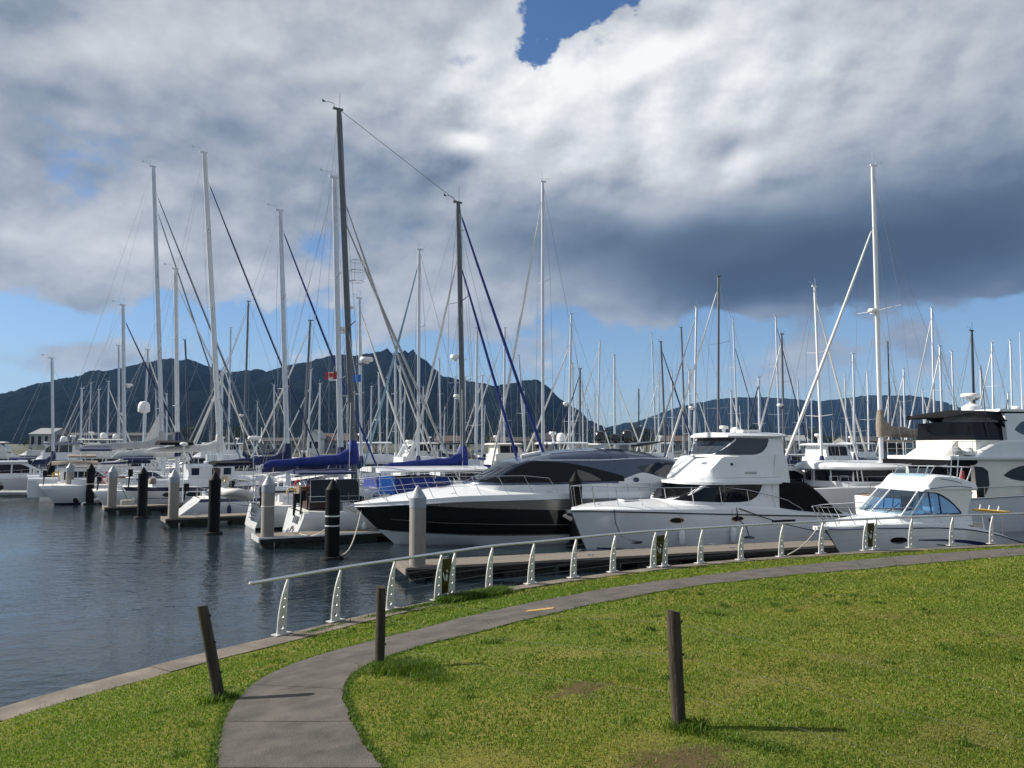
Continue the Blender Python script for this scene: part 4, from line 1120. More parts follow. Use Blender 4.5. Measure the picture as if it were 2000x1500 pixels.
    both(lambda sd, m: decal(bv, lambda x: 1.17, lambda x: 1.06, -8.9, -7.7, sd, nx=6, nz=1, mb=m, off=.012)).build('engine_vent', BLACKH, hull)
    return o
WL = white_launch()

# ================================================================ small sports cruiser in the foreground
def small_cruiser():
    o = thing('sports_cruiser', 'small white sports cruiser with blue stripes and clear windscreen behind the railing', 'cabin cruiser', (12.0, 27.6, 0), R(195))
    E = -6.3
    H = Hull([(-.4, E, K(-.4), lin((0, .02), (1, 1.0))),
              (.0, E, K(0), cv((0, .02), (.12, .55), (.35, 1.1), (.6, 1.25), (1, 1.25))),
              (.55, E - .05, cv((0, .72), (.3, .62), (1, .5)), cv((0, .02), (.1, .62), (.3, 1.20), (.6, 1.40), (1, 1.36))),
              (1.0, E - .1, cv((0, 1.40), (.2, 1.52), (.4, 1.52), (.6, 1.44), (.8, 1.20), (.92, .95), (1, .80)), cv((0, .06), (.1, .82), (.3, 1.36), (.6, 1.52), (1, 1.44))),
              (1.06, E - .1, cv((0, 1.50), (.2, 1.66), (.4, 1.68), (.6, 1.58), (.8, 1.30), (.92, 1.0), (1, .84)), cv((0, .08), (.1, .80), (.3, 1.32), (.6, 1.47), (1, 1.40)))], 36)
    hb = H.mb([0, 0, 0, 1], 0); hull = hb.build('hull', [WHITE, WHITE], o, 28); bv = hb.bvh()
    H.deck(cv((0, 1.54), (.15, 1.80), (.3, 1.92), (.4, 1.92), (.6, 1.75), (.75, 1.45), (1, .9))).build('deck', WHITE, o)
    H.rubrail(3, .02, .02, .01).build('rub_rail', BLUESTR, hull)
    both(lambda sd, m: decal(bv, *oval(-1.0, 1.12, .28, .11)[:2], -1.28, -.72, sd, nx=14, nz=4, mb=m, off=.012)).build('porthole', GLASSD, hull)
    zc = cv((-6.0, .62), (-4.9, .80), (-3.6, 1.02), (-2.6, 1.10), (-1.7, 1.12))
    both(lambda sd, m: decal(bv, lambda x: zc(x) + .02 + .035 * max(0, (-1.7 - x)) / 2, lambda x: zc(x) - .012 - .05 * max(0, (-1.7 - x)) / 2, -5.6, -1.7, sd, nx=24, nz=2, mb=m, off=.008)).build('swoosh_stripe', BLUESTR, hull)
    both(lambda sd, m: decal(bv, lambda x: zc(x) - .20 + .1 * (x + 3), lambda x: zc(x) - .225 + .1 * (x + 3), -4.6, -2.4, sd, nx=20, nz=1, mb=m, off=.008)).build('pinstripe', BLUESTR, hull)
    # cabin: low trunk, glazed wheelhouse, visor roof
    hb_ = cv((-4.0, 1.22), (-2.0, 1.20), (-1.45, 1.10), (-1.05, .75), (-.8, .02))
    tr = MB(); xloft(frange(-4.1, -1.8, 8) + frange(-1.7, -.8, 10), lambda x: [(hb_(x) + .05, 1.55), (hb_(x), 1.94), (0, 1.97)], mb=tr); tr.build('cabin_trunk', WHITE, o)
    cab = MB()
    # glass: raked windscreen in two panes + side panes
    def quad(a, b, c, d, n=6):
        a, b, c, d = map(Vector, (a, b, c, d)); return [[(a.lerp(b, i / n)).lerp(d.lerp(c, i / n), j / n) for i in range(n + 1)] for j in range(n + 1)]
    bl, br, tl, tr_ = (-1.30, -1.12, 1.95), (-1.20, 1.14, 1.95), (-2.12, -1.0, 2.78), (-2.02, 1.04, 2.78)
    bc, tcn = (-.88, 0, 1.97), (-1.80, 0, 2.80)
    for q, (a, b, c, d) in enumerate(((bl, bc, tcn, tl), (bc, br, tr_, tcn))): MB().grid(quad(a, b, c, d)).build('windscreen_pane', CLEAR, o)
    ws = MB()
    for a, b in ((bl, tl), (br, tr_), (bc, tcn), (tl, tcn), (tcn, tr_), (bl, bc), (bc, br)): ws.tube([a, b], .028, 6)
    ws.build('windscreen_frame', WHITE, o)
    for sd in (1, -1):
        y0, y1 = 1.16 * sd, 1.05 * sd
        MB().add([(-1.24, y0, 1.95), (-1.60, y0, 1.95), (-2.36, y1, 2.76), (-2.08, y1, 2.76)], [(0, 1, 2, 3)]).build('quarter_pane', CLEAR, o)
        MB().tube([(-1.60, y0, 1.95), (-2.36, y1, 2.78)], .03, 6).build('door_pillar', ALU, o)
        top = cv((-3.70, 2.0), (-3.5, 2.25), (-3.1, 2.55), (-2.75, 2.70), (-2.40, 2.74))
        rows = [[(x, y0 + (y1 - y0) * ((1.98 + (top(x) - 1.98) * u) - 1.95) / .8, (lambda zb: zb + (max(top(x), zb + .001) - zb) * u)(1.97 if x < -1.68 else 1.97)) for u in (0, .33, .66, 1)] for x in frange(-3.68, -2.42, 16)]
        MB().grid(rows).build('side_pane', BLUEG, o)
        MB().grid([[(-2.42, y0, 1.97), (-2.42, y1, 2.74)], [(-1.64, y0, 1.97), (-2.38, y1, 2.745)]]).build('sliding_pane', BLUEG, o)
        fr = MB(); fr.tube([(x, y0 + (y1 - y0) * (top(x) - 1.95) / .8 + .012 * sd, top(x)) for x in frange(-3.70, -2.36, 14)], .022, 5)
        fr.tube([(-3.7, y0 + .012 * sd, 1.97), (-1.62, y0 + .012 * sd, 1.97)], .02, 5)
        for x in (-2.45, -2.86): fr.tube([(x, y0 + .012 * sd, 1.97), (x, y1 + .01 * sd, top(x))], .022, 5)
        fr.build('window_frame', BLUESTR, o)
        # aft quarter moulding
        pts = [(-3.72, 1.97)] + [(x, top(x)) for x in frange(-3.68, -2.36, 12)] + [(-2.36, 2.82), (-4.0, 2.82), (-4.28, 2.70), (-4.05, 2.2), (-3.95, 1.6), (-3.80, 1.6)]
        MB().prism(pts, 'xz', sd * 1.06, sd * 1.16).build('quarter_moulding', WHITE, o, 20)
    zr = cv((-4.45, 3.04), (-3.4, 3.30), (-2.75, 3.32), (-2.45, 3.08), (-2.12, 2.80))
    rf = MB(); xloft(frange(-4.45, -2.8, 8) + frange(-2.7, -2.12, 10), lambda x: [(1.16, 2.76), (1.20, min(zr(x) - .01, 2.84)), (1.12, max(zr(x) - .06, 2.80)), (1.0, zr(x)), (0, zr(x) + .03)], mb=rf)
    roof = rf.build('visor_roof', WHITE, o, 30); br_ = rf.bvh()
    z2 = cv((-4.3, 2.86), (-3.4, 2.92), (-2.5, 2.86)); z3 = cv((-3.8, 3.02), (-3.4, 3.12), (-2.8, 3.20))
    both(lambda sd, m: decal(br_, lambda x: z2(x) + .012, lambda x: z2(x) - .012, -4.2, -2.4, sd, nx=18, nz=1, mb=m, off=.008)).build('roof_stripe', BLUESTR, roof)
    both(lambda sd, m: decal(br_, lambda x: z3(x) + .012, lambda x: z3(x) - .012, -3.8, -2.9, sd, nx=10, nz=1, mb=m, off=.008)).build('roof_stripe', BLUESTR, roof)
    MB().tube([(-2.50, -.5, 3.10), (-2.47, -.4, 3.14), (-2.47, -.05, 3.14), (-2.50, .05, 3.10)], .014, 5).build('grab_bar', STEEL, roof)
    MB().grid([[(-2.55 - .35 * u, y, 3.24 + .30 * u) for y in (-.8, -.4, 0, .4, .8)] for u in (0, .5, 1)]).build('wind_deflector', CLEAR, roof)
    fr = MB(); fr.tube([(-2.7, .85, 3.30), (-2.95, .85, 3.62), (-3.5, .85, 3.66)], .018, 6); fr.tube([(-2.7, -.85, 3.30), (-2.95, -.85, 3.62), (-3.5, -.85, 3.66)], .018, 6); fr.tube([(-2.95, .85, 3.62), (-2.95, -.85, 3.62)], .018, 6); fr.build('roof_rail', STEEL, roof)
    ar = MB()
    for sd in (1, -1): ar.tube([(-4.15, sd, 3.02), (-4.45, sd, 3.60)], .022, 6); ar.tube([(-3.85, sd, 3.10), (-4.0, sd, 3.60)], .022, 6); ar.tube([(-3.2, sd, 3.60), (-4.5, sd, 3.58)], .02, 6)
    ar.tube([(-4.45, 1, 3.58), (-4.45, -1, 3.58)], .022, 6); ar.build('targa_arch', STEEL, roof)
    for x, c in ((-3.75, .7), (-4.0, .75)): MB().tube([(x, c, 3.1), (x - .12, c, 3.95)], [.02, .016], 6).build('rod_holder', STEEL, roof)
    MB().lathe([(0, 0), (.07, .05), (.08, .15), (.06, .3), (0, .36)], (-4.2, .8, 3.12), 8).build('rolled_ensign', RED, roof)
    # interior seen through the glass
    MB().box((-1.75, .1, 1.98), (.7, 1.7, .06)).build('dashboard', WHITE, o)
    MB().tube([(-1.95 + .02, .45 + .17 * math.cos(a), 2.16 + .17 * math.sin(a)) for a in frange(0, 2 * math.pi, 16)], .014, 5).build('steering_wheel', RUBK, o)
    for y in (-.55, .5): b = MB(); b.box((-2.75, y, 1.95), (.5, .5, .16)); b.box((-2.98, y, 2.22), (.12, .5, .5)); b.build('seat', CNAVY if y < 0 else INTERI, o)
    MB().box((-3.9, 0, 2.2), (.04, 1.9, 1.1)).build('aft_bulkhead', DWOOD, o)
    wipers(o, [((-1.05, .6, 2.0), (-1.5, .75, 2.35)), ((-1.05, -.5, 2.0), (-1.5, -.35, 2.35))])
    # bow rail, roller, aft gear
    def dk(t): p = H.pt(4, t); return (p.x, max(.1, p.y - .08), p.z)
    ts = [.50, .40, .30, .20, .10, .04]
    tops = [(dk(t)[0] + (.38 if t < .45 else .1), dk(t)[1] * .95, (2.22 if t < .45 else 1.95)) for t in ts]
    rail(o, [dk(t) for t in ts], tops, 'bow_rail', .014, closed=False)
    MB().tube([tops[-1], (1.42, .16, 2.22)], .014, 5).tube([(tops[-1][0], -tops[-1][1], 2.22), (1.42, -.16, 2.22)], .014, 5).tube([(1.42, .16, 2.22), (1.05, .1, 1.56)], .014, 5).tube([(1.42, -.16, 2.22), (1.05, -.1, 1.56)], .014, 5).build('pulpit', STEEL, o)
    MB().box((1.15, 0, 1.48), (.55, .26, .12)).lathe([(0, -.06), (.07, -.05), (.07, .05), (0, .06)], (1.42, 0, 1.46), 8).build('anchor_roller', WHITE, o)
    MB().box((E - .5, 0, .34), (1.0, 2.5, .10)).build('swim_platform', WHITE, o)
    MB().box((-4.35, 1.0, 1.45), (.4, .5, .35)).build('cockpit_seat', INTERI, o)
    b = MB(); b.box((-6.05, .2, 1.92), (.5, 1.2, .07)); 
    bt = b.build('bait_board', YEL, o)
    for y in (-.3, .1, .5): MB().tube([(-6.05, y, 1.95), (-6.1, y, 2.12)], .022, 6).build('rod_holder', WHITE, bt)
    MB().tube([(-6.05, .6, 1.9), (-6.15, .6, 1.4), (-6.1, .6, .95)], .025, 6).tube([(-6.05, -.2, 1.9), (-6.15, -.2, .95)], .025, 6).build('board_post', STEEL, bt)
    MB().tube([(-5.2, 1.1, 1.2), (-5.0, 1.1, 1.75)], [.04, .03], 6).build('fishing_rod', RUBK, o)
    return o
SCZ = small_cruiser()
# ---------------------------------------------------------------- rigs and sailing yachts
def rig(o, x, z0, H, rake, rm, mcol, bow=None, furl=None, furl_r=.075, furl_top=.93, stern=None, chain=None, spreaders=(.36, .68), boom=None,
        cover=None, cover_h=.42, radar_at=None, steps=False, lod=0, rad_side=1, boom_z=None, collar=True, stern_z=1.1, flag=None, inner=None, wire=.010):
    tr = math.tan(rake)
    def mp(h, dx_=0): return Vector((x - (h - z0) * tr + dx_, 0, h))
    n = 10 if lod < 2 else 6
    mast = MB().tube([mp(z0), mp(z0 + (H - z0) * .5), mp(H - .6), mp(H)], [rm, rm, rm * .95, rm * .72], n, sq=(.78, 1.0)).build('mast', mcol, o)
    mh = MB(); tp = mp(H)
    mh.prism([(tp.x - .30, H - .05), (tp.x + .22, H - .05), (tp.x + .22, H + .04), (tp.x - .30, H + .06)], 'xz', -.05, .05)
    mh.tube([tp + Vector((.05, 0, 0)), tp + Vector((.05, 0, .9 if lod < 2 else .7))], .010 if lod < 2 else .016, 4)
    mh.tube([tp + Vector((-.2, 0, 0)), tp + Vector((-.25, 0, .25)), tp + Vector((-.62, 0, .30))], .014, 4)
    if lod < 2: mh.prism([(tp.x - .62, H + .24), (tp.x - .85, H + .38), (tp.x - .85, H + .22)], 'xz', -.006, .006)
    mh.build('masthead_unit', mcol, mast)
    halfb = chain or 1.4; tips = []
    for f in spreaders:
        h = z0 + (H - z0) * f; c = mp(h); w = halfb * (.85 if f < .5 else .66)
        for sd in (1, -1):
            MB().tube([c, c + Vector((-.12, sd * w, .10))], [.045, .028], 5, sq=(1, .5)).build('spreader', mcol, mast)
        tips.append((c, w))
    if chain and lod < 3:
        for sd in (1, -1):
            pts = [mp(H - .15)] + [c + Vector((-.12, sd * w, .10)) for c, w in reversed(tips)] + [Vector((x - .2, sd * halfb, 1.15))]
            MB().tube(pts, wire, 4).build('cap_shroud', WIRE, mast)
            if tips: MB().tube([tips[0][0], Vector((x + .5, sd * halfb * .96, 1.15))], wire * .9, 4).build('lower_shroud', WIRE, mast)
            if lod < 2 and tips: MB().tube([tips[0][0], Vector((x - .9, sd * halfb * .96, 1.15))], wire * .9, 4).build('lower_shroud', WIRE, mast)
            if lod < 2 and len(tips) > 1: MB().tube([tips[1][0], tips[0][0] + Vector((-.12, sd * tips[0][1], .1))], wire * .8, 4).build('diagonal_shroud', WIRE, mast)
    if bow:
        a = Vector(bow); b = mp(z0 + (H - z0) * furl_top)
        MB().tube([a, b], wire, 4).build('forestay', WIRE, mast)
        if furl:
            pts = [a.lerp(b, u) - Vector((.10 * math.sin(u * math.pi), 0, 0)) for u in (.03, .06, .2, .4, .6, .8, .95, .965)]
            MB().tube(pts, [furl_r * k for k in (.4, .95, 1.1, 1.05, .95, .8, .6, .3)], 8 if lod < 2 else 5).build('furled_headsail', furl, mast)
    if inner:
        a = Vector(inner[0]); b = mp(z0 + (H - z0) * inner[1])
        pts = [a.lerp(b, u) for u in (.03, .06, .3, .6, .9, .96)]; MB().tube(pts, [furl_r * k for k in (.4, .9, 1, .9, .65, .3)], 8).build('furled_staysail', inner[2], mast)
    if stern is not None: MB().tube([mp(H - .05), Vector((stern, 0, stern_z))], wire, 4).build('backstay', WIRE, mast)
    if boom:
        bz = boom_z or 2.6; c = mp(bz); e = Vector((x - boom, 0, bz - .12))
        bo = MB().tube([c + Vector((-.15, 0, 0)), e], .075, 8, sq=(.8, 1)).build('boom', ALU if mcol is not MASTW else MASTW, mast)
        if cover:
            rings = []
            for u in frange(0, 1, 14):
                q = (c + Vector((-.10, 0, 0))).lerp(e, .02 + .95 * u); hh = cover_h * (1.0 - .52 * u) * (1 + .05 * math.sin(u * 23)) ; ww = .17 * (1 - .3 * u)
                if u < .12 and collar: hh *= 1.55 - 4 * u
                if u > .97: hh *= .5; ww *= .5
                rings.append([q + Vector((0, ww * math.sin(a), -.09 + (hh + .09) * (.5 + .5 * math.cos(a)) if True else 0)) for a in [2 * math.pi * k / 10 for k in range(10)]])
            MB().loft(rings).build('sail_cover', cover, bo)
            if collar:
                m0 = mp(bz + cover_h * .9); m1 = mp(bz + cover_h * 2.3)
                MB().tube([mp(bz - .1), m0, m0.lerp(m1, .6), m1], [rm * 1.6, rm * 1.75, rm * 1.5, rm * 1.05], 10).build('mast_boot', cover, bo)
        MB().tube([mp(H - .3), e + Vector((.1, 0, .06))], wire * .6, 4).build('topping_lift', WIRE, bo) if lod < 2 else None
        MB().tube([e + Vector((.6, 0, -.05)), Vector((e.x + .5, 0, 1.2))], .02, 4).build('mainsheet', ROPE, bo) if lod < 2 else None
    if radar_at:
        h = radar_at; c = mp(h)
        MB().box(c + Vector((.28 * rad_side, 0, -.05)), (.5, .22, .05)).build('radar_bracket', mcol, mast)
        radar(mast, tuple(c + Vector((.40 * rad_side, 0, .06))), .30)
    if steps:
        for k in range(int((H - 3) / .55)):
            c = mp(3 + k * .55); sd = 1 if k % 2 else -1
            MB().tube([c + Vector((0, sd * rm * .7, .1)), c + Vector((0, sd * (rm + .12), .02)), c + Vector((0, sd * rm * .7, 0))], .012, 4).build('mast_step', STEEL, mast)
    if flag:
        c = tips[0][0] + Vector((0, flag[1] * tips[0][1] * .6, -.75))
        MB().grid([[c + Vector((-.55 * u, .05 * math.sin(u * 5), .38 * v - .05 * u)) for u in frange(0, 1, 6)] for v in (0, .5, 1)]).build('courtesy_flag', flag[0], mast)
    return mast

def yacht_hull(o, L, bowx, fb=1.0, B=None, hullm=WHITE, stripe=None, stern='transom', lod=0, deckm=DECKW, boot=NAVYH):
    B = B or L * .155; sx_ = bowx - L; k = fb
    end = {'transom': .80, 'scoop': .74, 'canoe': .04, 'square': .84}[stern]
    swl, ssh = {'transom': (sx_ + .06 * L, sx_), 'scoop': (sx_, sx_ + .085 * L), 'canoe': (sx_ + .10 * L, sx_), 'square': (sx_, sx_ + .02 * L)}[stern]
    bl = lambda f, e: cv((0, .03), (.12, B * .42 * f), (.3, B * .82 * f), (.55, B * f), (.8, B * (.5 + .5 * end) * f if stern != 'canoe' else B * .8 * f), (1, B * e * f))
    rk = .11 * L
    H = Hull([(bowx - rk * 1.5, swl + .05 * L, K(-.35), lambda t: .15),
              (bowx - rk, swl, K(0.0), bl(.86, end * .86)),
              (bowx - rk * .9, swl - .002 * L, K(.12), bl(.90, end * .90)),
              (bowx - rk * .5, (swl + ssh) / 2, cv((0, .75 * k), (.5, .55 * k), (1, .60 * k)), bl(.97, end * .97)),
              (bowx - rk * .16, ssh + .15 * (swl - ssh), cv((0, 1.18 * k), (.5, .86 * k), (1, .90 * k)), bl(1.0, end)),
              (bowx, ssh, cv((0, 1.42 * k), (.5, 1.05 * k), (1, 1.08 * k)), bl(.985, end * .98))], 22 if lod < 2 else 10)
    hb = H.mb([1, 1, 0, 0, 2], 0)
    hull = hb.build('hull', [hullm, boot, stripe or hullm], o, 30)
    H.deck(cv((0, 1.46 * k), (.5, 1.16 * k), (1, 1.14 * k)), ny=4 if lod < 2 else 2).build('deck', deckm, o)
    return H, hull, hb
def cabin(o, x0, x1, hw, z0, h, m=WHITE, windows=True, lod=0, nose=1.6, wm=GLASSD, wh=.16, panes=1):
    hwf = cv((x0, hw), (x1 - nose, hw * .92), (x1 - nose * .3, hw * .6), (x1, hw * .25)); zt = cv((x0, z0 + h), (x1 - nose, z0 + h * .92), (x1, z0 + h * .2))
    sb = xloft(frange(x0, x1, 14 if lod < 2 else 6), lambda x: [(hwf(x), z0 - .15), (hwf(x) * .9, max(z0 + .03, zt(x) - .06)), (hwf(x) * .78, zt(x)), (0, zt(x) + .05)])
    c = sb.build('cabin', m, o)
    if windows and lod < 3:
        bv = sb.bvh(); a, b = x0 + .25, x1 - nose * .75
        for p in range(panes):
            p0 = a + (b - a) * (p + .06) / panes; p1 = a + (b - a) * (p + .94) / panes; zc = z0 + h * .50
            both(lambda sd, q: decal(bv, lin((p0, zc + wh * .35), (p0 + .08, zc + wh / 2), (p1 - .3, zc + wh / 2), (p1, zc)), lin((p0, zc - wh * .35), (p0 + .08, zc - wh / 2), (p1 - .15, zc - wh / 2), (p1, zc - .02)), p0, p1, sd, nx=10 if lod < 2 else 5, nz=2, mb=q)).build('cabin_window', wm, c)
    return c, sb
def deck_rails(o, H, sx_, bowx, k=5, hh=.62, lod=0):
    ts = [.90, .75, .6, .45, .3, .17, .08]
    def dk(t): p = H.pt(k, t); return Vector((p.x, max(.12, p.y - .06), p.z))
    base = [dk(t) for t in ts]; top = [b + Vector((0, 0, hh)) for b in base]
    m = MB(); 
    g = rail(o, base, top, 'lifeline_set', .009, mids=(.5,), closed=False)
    p = dk(.08) + Vector((0, 0, hh)); q = dk(.015) + Vector((.12, 0, hh + .05))
    MB().tube([p, q + Vector((-.05, .12, 0)), Vector((q.x + .1, 0, q.z)), Vector((q.x - .05, -q.y - .12, q.z)), Vector((p.x, -p.y, p.z))], .015, 6).tube([q + Vector((-.05, .12, 0)), dk(.02)], .014, 5).tube([Vector((q.x - .05, -q.y - .12, q.z)), Vector((dk(.02).x, -dk(.02).y, dk(.02).z))], .014, 5).build('pulpit', STEEL, o)
    a = dk(.92) + Vector((0, 0, hh)); e = dk(.985) + Vector((0, 0, hh))
    MB().tube([a, e, Vector((e.x - .05, 0, e.z)), Vector((e.x, -e.y, e.z)), Vector((a.x, -a.y, a.z))], .015, 6).tube([e, dk(.985)], .014, 5).tube([Vector((e.x, -e.y, e.z)), Vector((e.x, -e.y, e.z - hh))], .014, 5).build('pushpit', STEEL, o)
def sprayhood(o, x, hw, z, m, h=.75):
    xs = frange(x - .1, x + 1.1, 6)
    xloft(xs, lambda q: [(hw, z), (hw * .96, z + h * .7 * (1 - ((q - x) / 1.3) ** 2 if q > x else 1)), (hw * .7, z + h * (1 - ((q - x) / 1.25) ** 2 if q > x else 1)), (0, z + .06 + h * (1 - ((q - x) / 1.25) ** 2 if q > x else 1))]).build('sprayhood', m, o)

OCC = []   # occupied berths: (u, v, halfL, halfB) in marina axes
MA = R(28)
def uv(x, y): return (x * math.cos(MA) + y * math.sin(MA), -x * math.sin(MA) + y * math.cos(MA))
def reserve(x, y, L, B, ang, bowx):
    c = Vector((x, y)) + Vector((math.cos(ang), math.sin(ang))) * (bowx - L / 2)
    d = abs(math.cos(ang - MA)); e = abs(math.sin(ang - MA))
    OCC.append(uv(c.x, c.y) + (L / 2 * d + B * e, B * d + L / 2 * e)); return OCC[-1]
def free(x, y, L, B, ang, bowx):
    r = reserve(x, y, L, B, ang, bowx); OCC.pop()
    return all(abs(r[0] - q[0]) > r[2] + q[2] + .3 or abs(r[1] - q[1]) > r[3] + q[3] + .25 for q in OCC)

def yacht(label, base_px, top, d, L=12, ang=R(28), mcol=ALU, furl=SAILW, cover=CNAVY, hullm=WHITE, stripe=None, lod=0, mastf=.46, spr=(.36, .68), radar_at=None,
          stern='transom', group=None, fb=1.0, hood=None, rm=None, boom=True, cover_h=.40, furl_r=.075, furl_top=.93, name='sailing_yacht', cat='yacht', chainf=1.0, boot=NAVYH, panes=1, boom_z=None, flag=None, bcol=None, inner=None):
    bx = (base_px - 1000) / 1500 * d; tp = aty(top[0], top[1], d); H = tp.z
    rake = math.atan(-(tp.x - bx) / math.cos(ang) / (H - 1.2)); rake = max(-R(3), min(R(4.5), rake))
    # move the foot so that the masthead keeps its bearing
    bx = tp.x + (H - 1.2) * math.tan(rake) * math.cos(ang)
    o = thing(name, label, cat, (bx, d, 0), ang, group)
    bowx = L * mastf; sx_ = bowx - L; B = L * .155
    reserve(bx, d, L, B, ang, bowx)
    Hl, hull, hb = yacht_hull(o, L, bowx, fb, B, hullm, stripe, stern, lod, boot=boot)
    cabin(o, -L * .16, L * .24, B * .66, 1.12 * fb, .48, lod=lod, panes=panes)
    if lod < 2:
        cp = MB(); xloft(frange(sx_ + .12 * L, -L * .16, 6), lambda x: [(B * .62, 1.05 * fb), (B * .58, 1.38 * fb), (B * .46, 1.40 * fb), (B * .44, 1.2 * fb), (0, 1.2 * fb)], mb=cp); cp.build('cockpit_coaming', WHITE, o)
        deck_rails(o, Hl, sx_, bowx, lod=lod)
        MB().tube([(sx_ + .2 * L, .0 + .38 * math.cos(a), 1.75 * fb + .38 * math.sin(a)) for a in frange(0, 2 * math.pi, 14)], .016, 5).tube([(sx_ + .2 * L, 0, 1.2 * fb), (sx_ + .2 * L, 0, 1.75 * fb)], .06, 6).build('wheel', STEEL, o)
    if hood: sprayhood(o, -L * .16, B * .6, 1.45 * fb, hood)
    rm = rm or (.10 + .0031 * H)
    m = rig(o, 0, 1.3 * fb, H, rake, rm, mcol, (bowx - .15, 0, 1.6 * fb), furl, furl_r, furl_top, sx_ + .25, B * .92 * chainf, spr, boom=L * .36 if boom else None, cover=cover if boom else None, cover_h=cover_h,
            radar_at=radar_at, lod=lod, stern_z=1.15 * fb, boom_z=boom_z, flag=flag, collar=lod < 3, wire=.010 if lod < 2 else .014, inner=inner)
    return o

# reserve the big near boats
for ob, L_, B_, bx_ in ((BY, 17.5, 2.5, 1.8), (WL, 14.2, 2.3, .8), (SCZ, 8.4, 1.7, 1.1)): reserve(ob.location.x, ob.location.y, L_, B_, ob.rotation_euler.z, bx_)

# ---------------------------------------------------------------- blue-covered schooner behind the black boat
def schooner():
    ang = R(27); d1 = 38.6; a = aty(655, 222, d1); b = aty(883, 392, 40.8)
    base = (697 - 1000) / 1500 * d1
    o = thing('schooner', 'two-masted grey-hulled schooner with dark masts and bright blue sail covers', 'schooner', (base, d1, 0), ang)
    L = 15.0; bowx = 11.8; reserve(base, d1, L, 2.3, ang, bowx)
    Hl, hull, hb = yacht_hull(o, L, bowx, 1.15, 2.3, STONEW, None, 'square')
    H1 = a.z; rk = R(3.4)
    x2 = 5.9
    m1 = rig(o, 0, 1.4, H1, rk, .16, MASTD, bow=(x2 - 1.2, 0, 2.6), furl=CGREY, furl_r=.055, furl_top=.78, stern=-3.0, chain=2.1, spreaders=(.27, .44), boom=4.6, cover=CBLUE, cover_h=.48, boom_z=3.5, steps=True, stern_z=1.4)
    m2 = rig(o, x2, 1.4, b.z, R(1.6), .15, MASTD, bow=(bowx - .2, 0, 1.9), furl=CBLUE, furl_r=.085, furl_top=.985, stern=None, chain=2.0, spreaders=(.39, .66), boom=4.6, cover=CBLUE, cover_h=.42, boom_z=3.35, steps=True, inner=((bowx - 2.2, 0, 2.0), .80, CBLUE))
    tp1 = Vector((-(H1 - 1.4) * math.tan(rk), 0, H1)); tp2 = Vector((x2 - (b.z - 1.4) * math.tan(R(1.6)), 0, b.z))
    MB().tube([tp1, tp2], .016, 4).build('triatic_stay', WIRE, o)
    # crow's-nest hoops and yard on the main
    hz = 1.4 + (H1 - 1.4) * .56; cx = -(hz - 1.4) * math.tan(rk) + .55
    cn = MB()
    for z in (0, .55, 1.05): cn.tube([(cx + .36 * math.cos(q), .36 * math.sin(q), hz + z) for q in frange(0, 2 * math.pi, 12)], .020, 5)
    for q in range(6): cn.tube([(cx + .36 * math.cos(q * 1.047), .36 * math.sin(q * 1.047), hz), (cx + .36 * math.cos(q * 1.047), .36 * math.sin(q * 1.047), hz + 1.05)], .016, 5)
    cn.build('crows_nest', STEEL, m1)
    radar(m1, (.45, 0, 8.6), .34); MB().box((.25, 0, 8.45), (.6, .2, .06)).build('radar_bracket', MASTD, m1)
    MB().lathe([(0, 0), (.12, .03), (.14, .14), (0, .2)], (-.35, 0, 11.2), 8).build('deck_light', DOMEW, m1)
    radar(m2, (x2 - .5, .2, 9.0), .26)
    for f, h in ((RED, 7.7), (CTARP, 7.6)):
        x = -.9 if f is RED else .35
        fm = MB()
        for c0, c1, mi in ((0, .28, 0), (.28, .72, 1 if f is RED else 0), (.72, 1, 0)): fm.grid([[(x - .6 * u, .6 + .05 * math.sin(u * 5), h + .38 * v - .06 * u) for u in frange(c0, c1, 3)] for v in (0, .5, 1)], mi)
        if f is RED: fm.prism([(x - .22, h + .10), (x - .38, h + .08), (x - .40, h + .24), (x - .30, h + .30), (x - .20, h + .24)], 'xz', .52, .54, 0)
        fm.build('courtesy_flag', [f, SAILW], m1)
    # deckhouse, tarps, solar, pilot awning
    cabin(o, -1.0, 4.6, 1.5, 1.3, .95, WHITE, panes=4, wh=.3)
    xloft(frange(.7, 6.6, 10), lambda x: [(1.75, 3.02), (1.78, 3.12), (1.2, 3.24), (0, 3.30)]).build('cabin_top', WHITE, o)
    for x in (1.0, 3.6, 6.3):
        for sd in (1, -1): MB().tube([(x, sd * 1.6, 1.4), (x, sd * 1.6, 3.05)], .03, 5).build('cabin_top_post', WHITE, o)
    xloft(frange(.9, 4.4, 8), lambda x: [(1.85, 1.25), (1.82, 2.35 + .05 * math.sin(x * 5)), (1.6, 2.72), (0, 2.80 + .04 * math.sin(x * 7))]).build('deck_tarpaulin', CBLUE, o)
    MB().box((5.2, -1.2, 1.9), (1.3, .9, 1.3)).build('deck_locker', WHITE, o)
    MB().box((1.0, -1.9, 2.45), (.75, .12, .85)).build('blue_canvas_bag', CTARP, o)
    xloft(frange(1.0, 2.1, 5), lambda x: [(2.05, 1.3), (2.0, 1.75), (1.9, 1.85), (0, 1.85)]).build('blue_canvas_bundle', CTARP, o)
    for x in (-2.6, -1.4):
        p = MB(); p.add([(x, -1.72, 1.75), (x + 1.1, -1.72, 1.75), (x + 1.1, -1.62, 2.75), (x, -1.62, 2.75)], [(0, 1, 2, 3)]); p.build('solar_panel', SOLAR, o)
        MB().tube([(x, -1.73, 1.74), (x + 1.1, -1.73, 1.74), (x + 1.1, -1.63, 2.76), (x, -1.63, 2.76), (x, -1.73, 1.74)], .018, 5).build('panel_frame', ALU, o)
    MB().box((-1.7, 0, 1.75), (1.8, 1.9, .75)).build('aft_cabin', DWOOD, o)
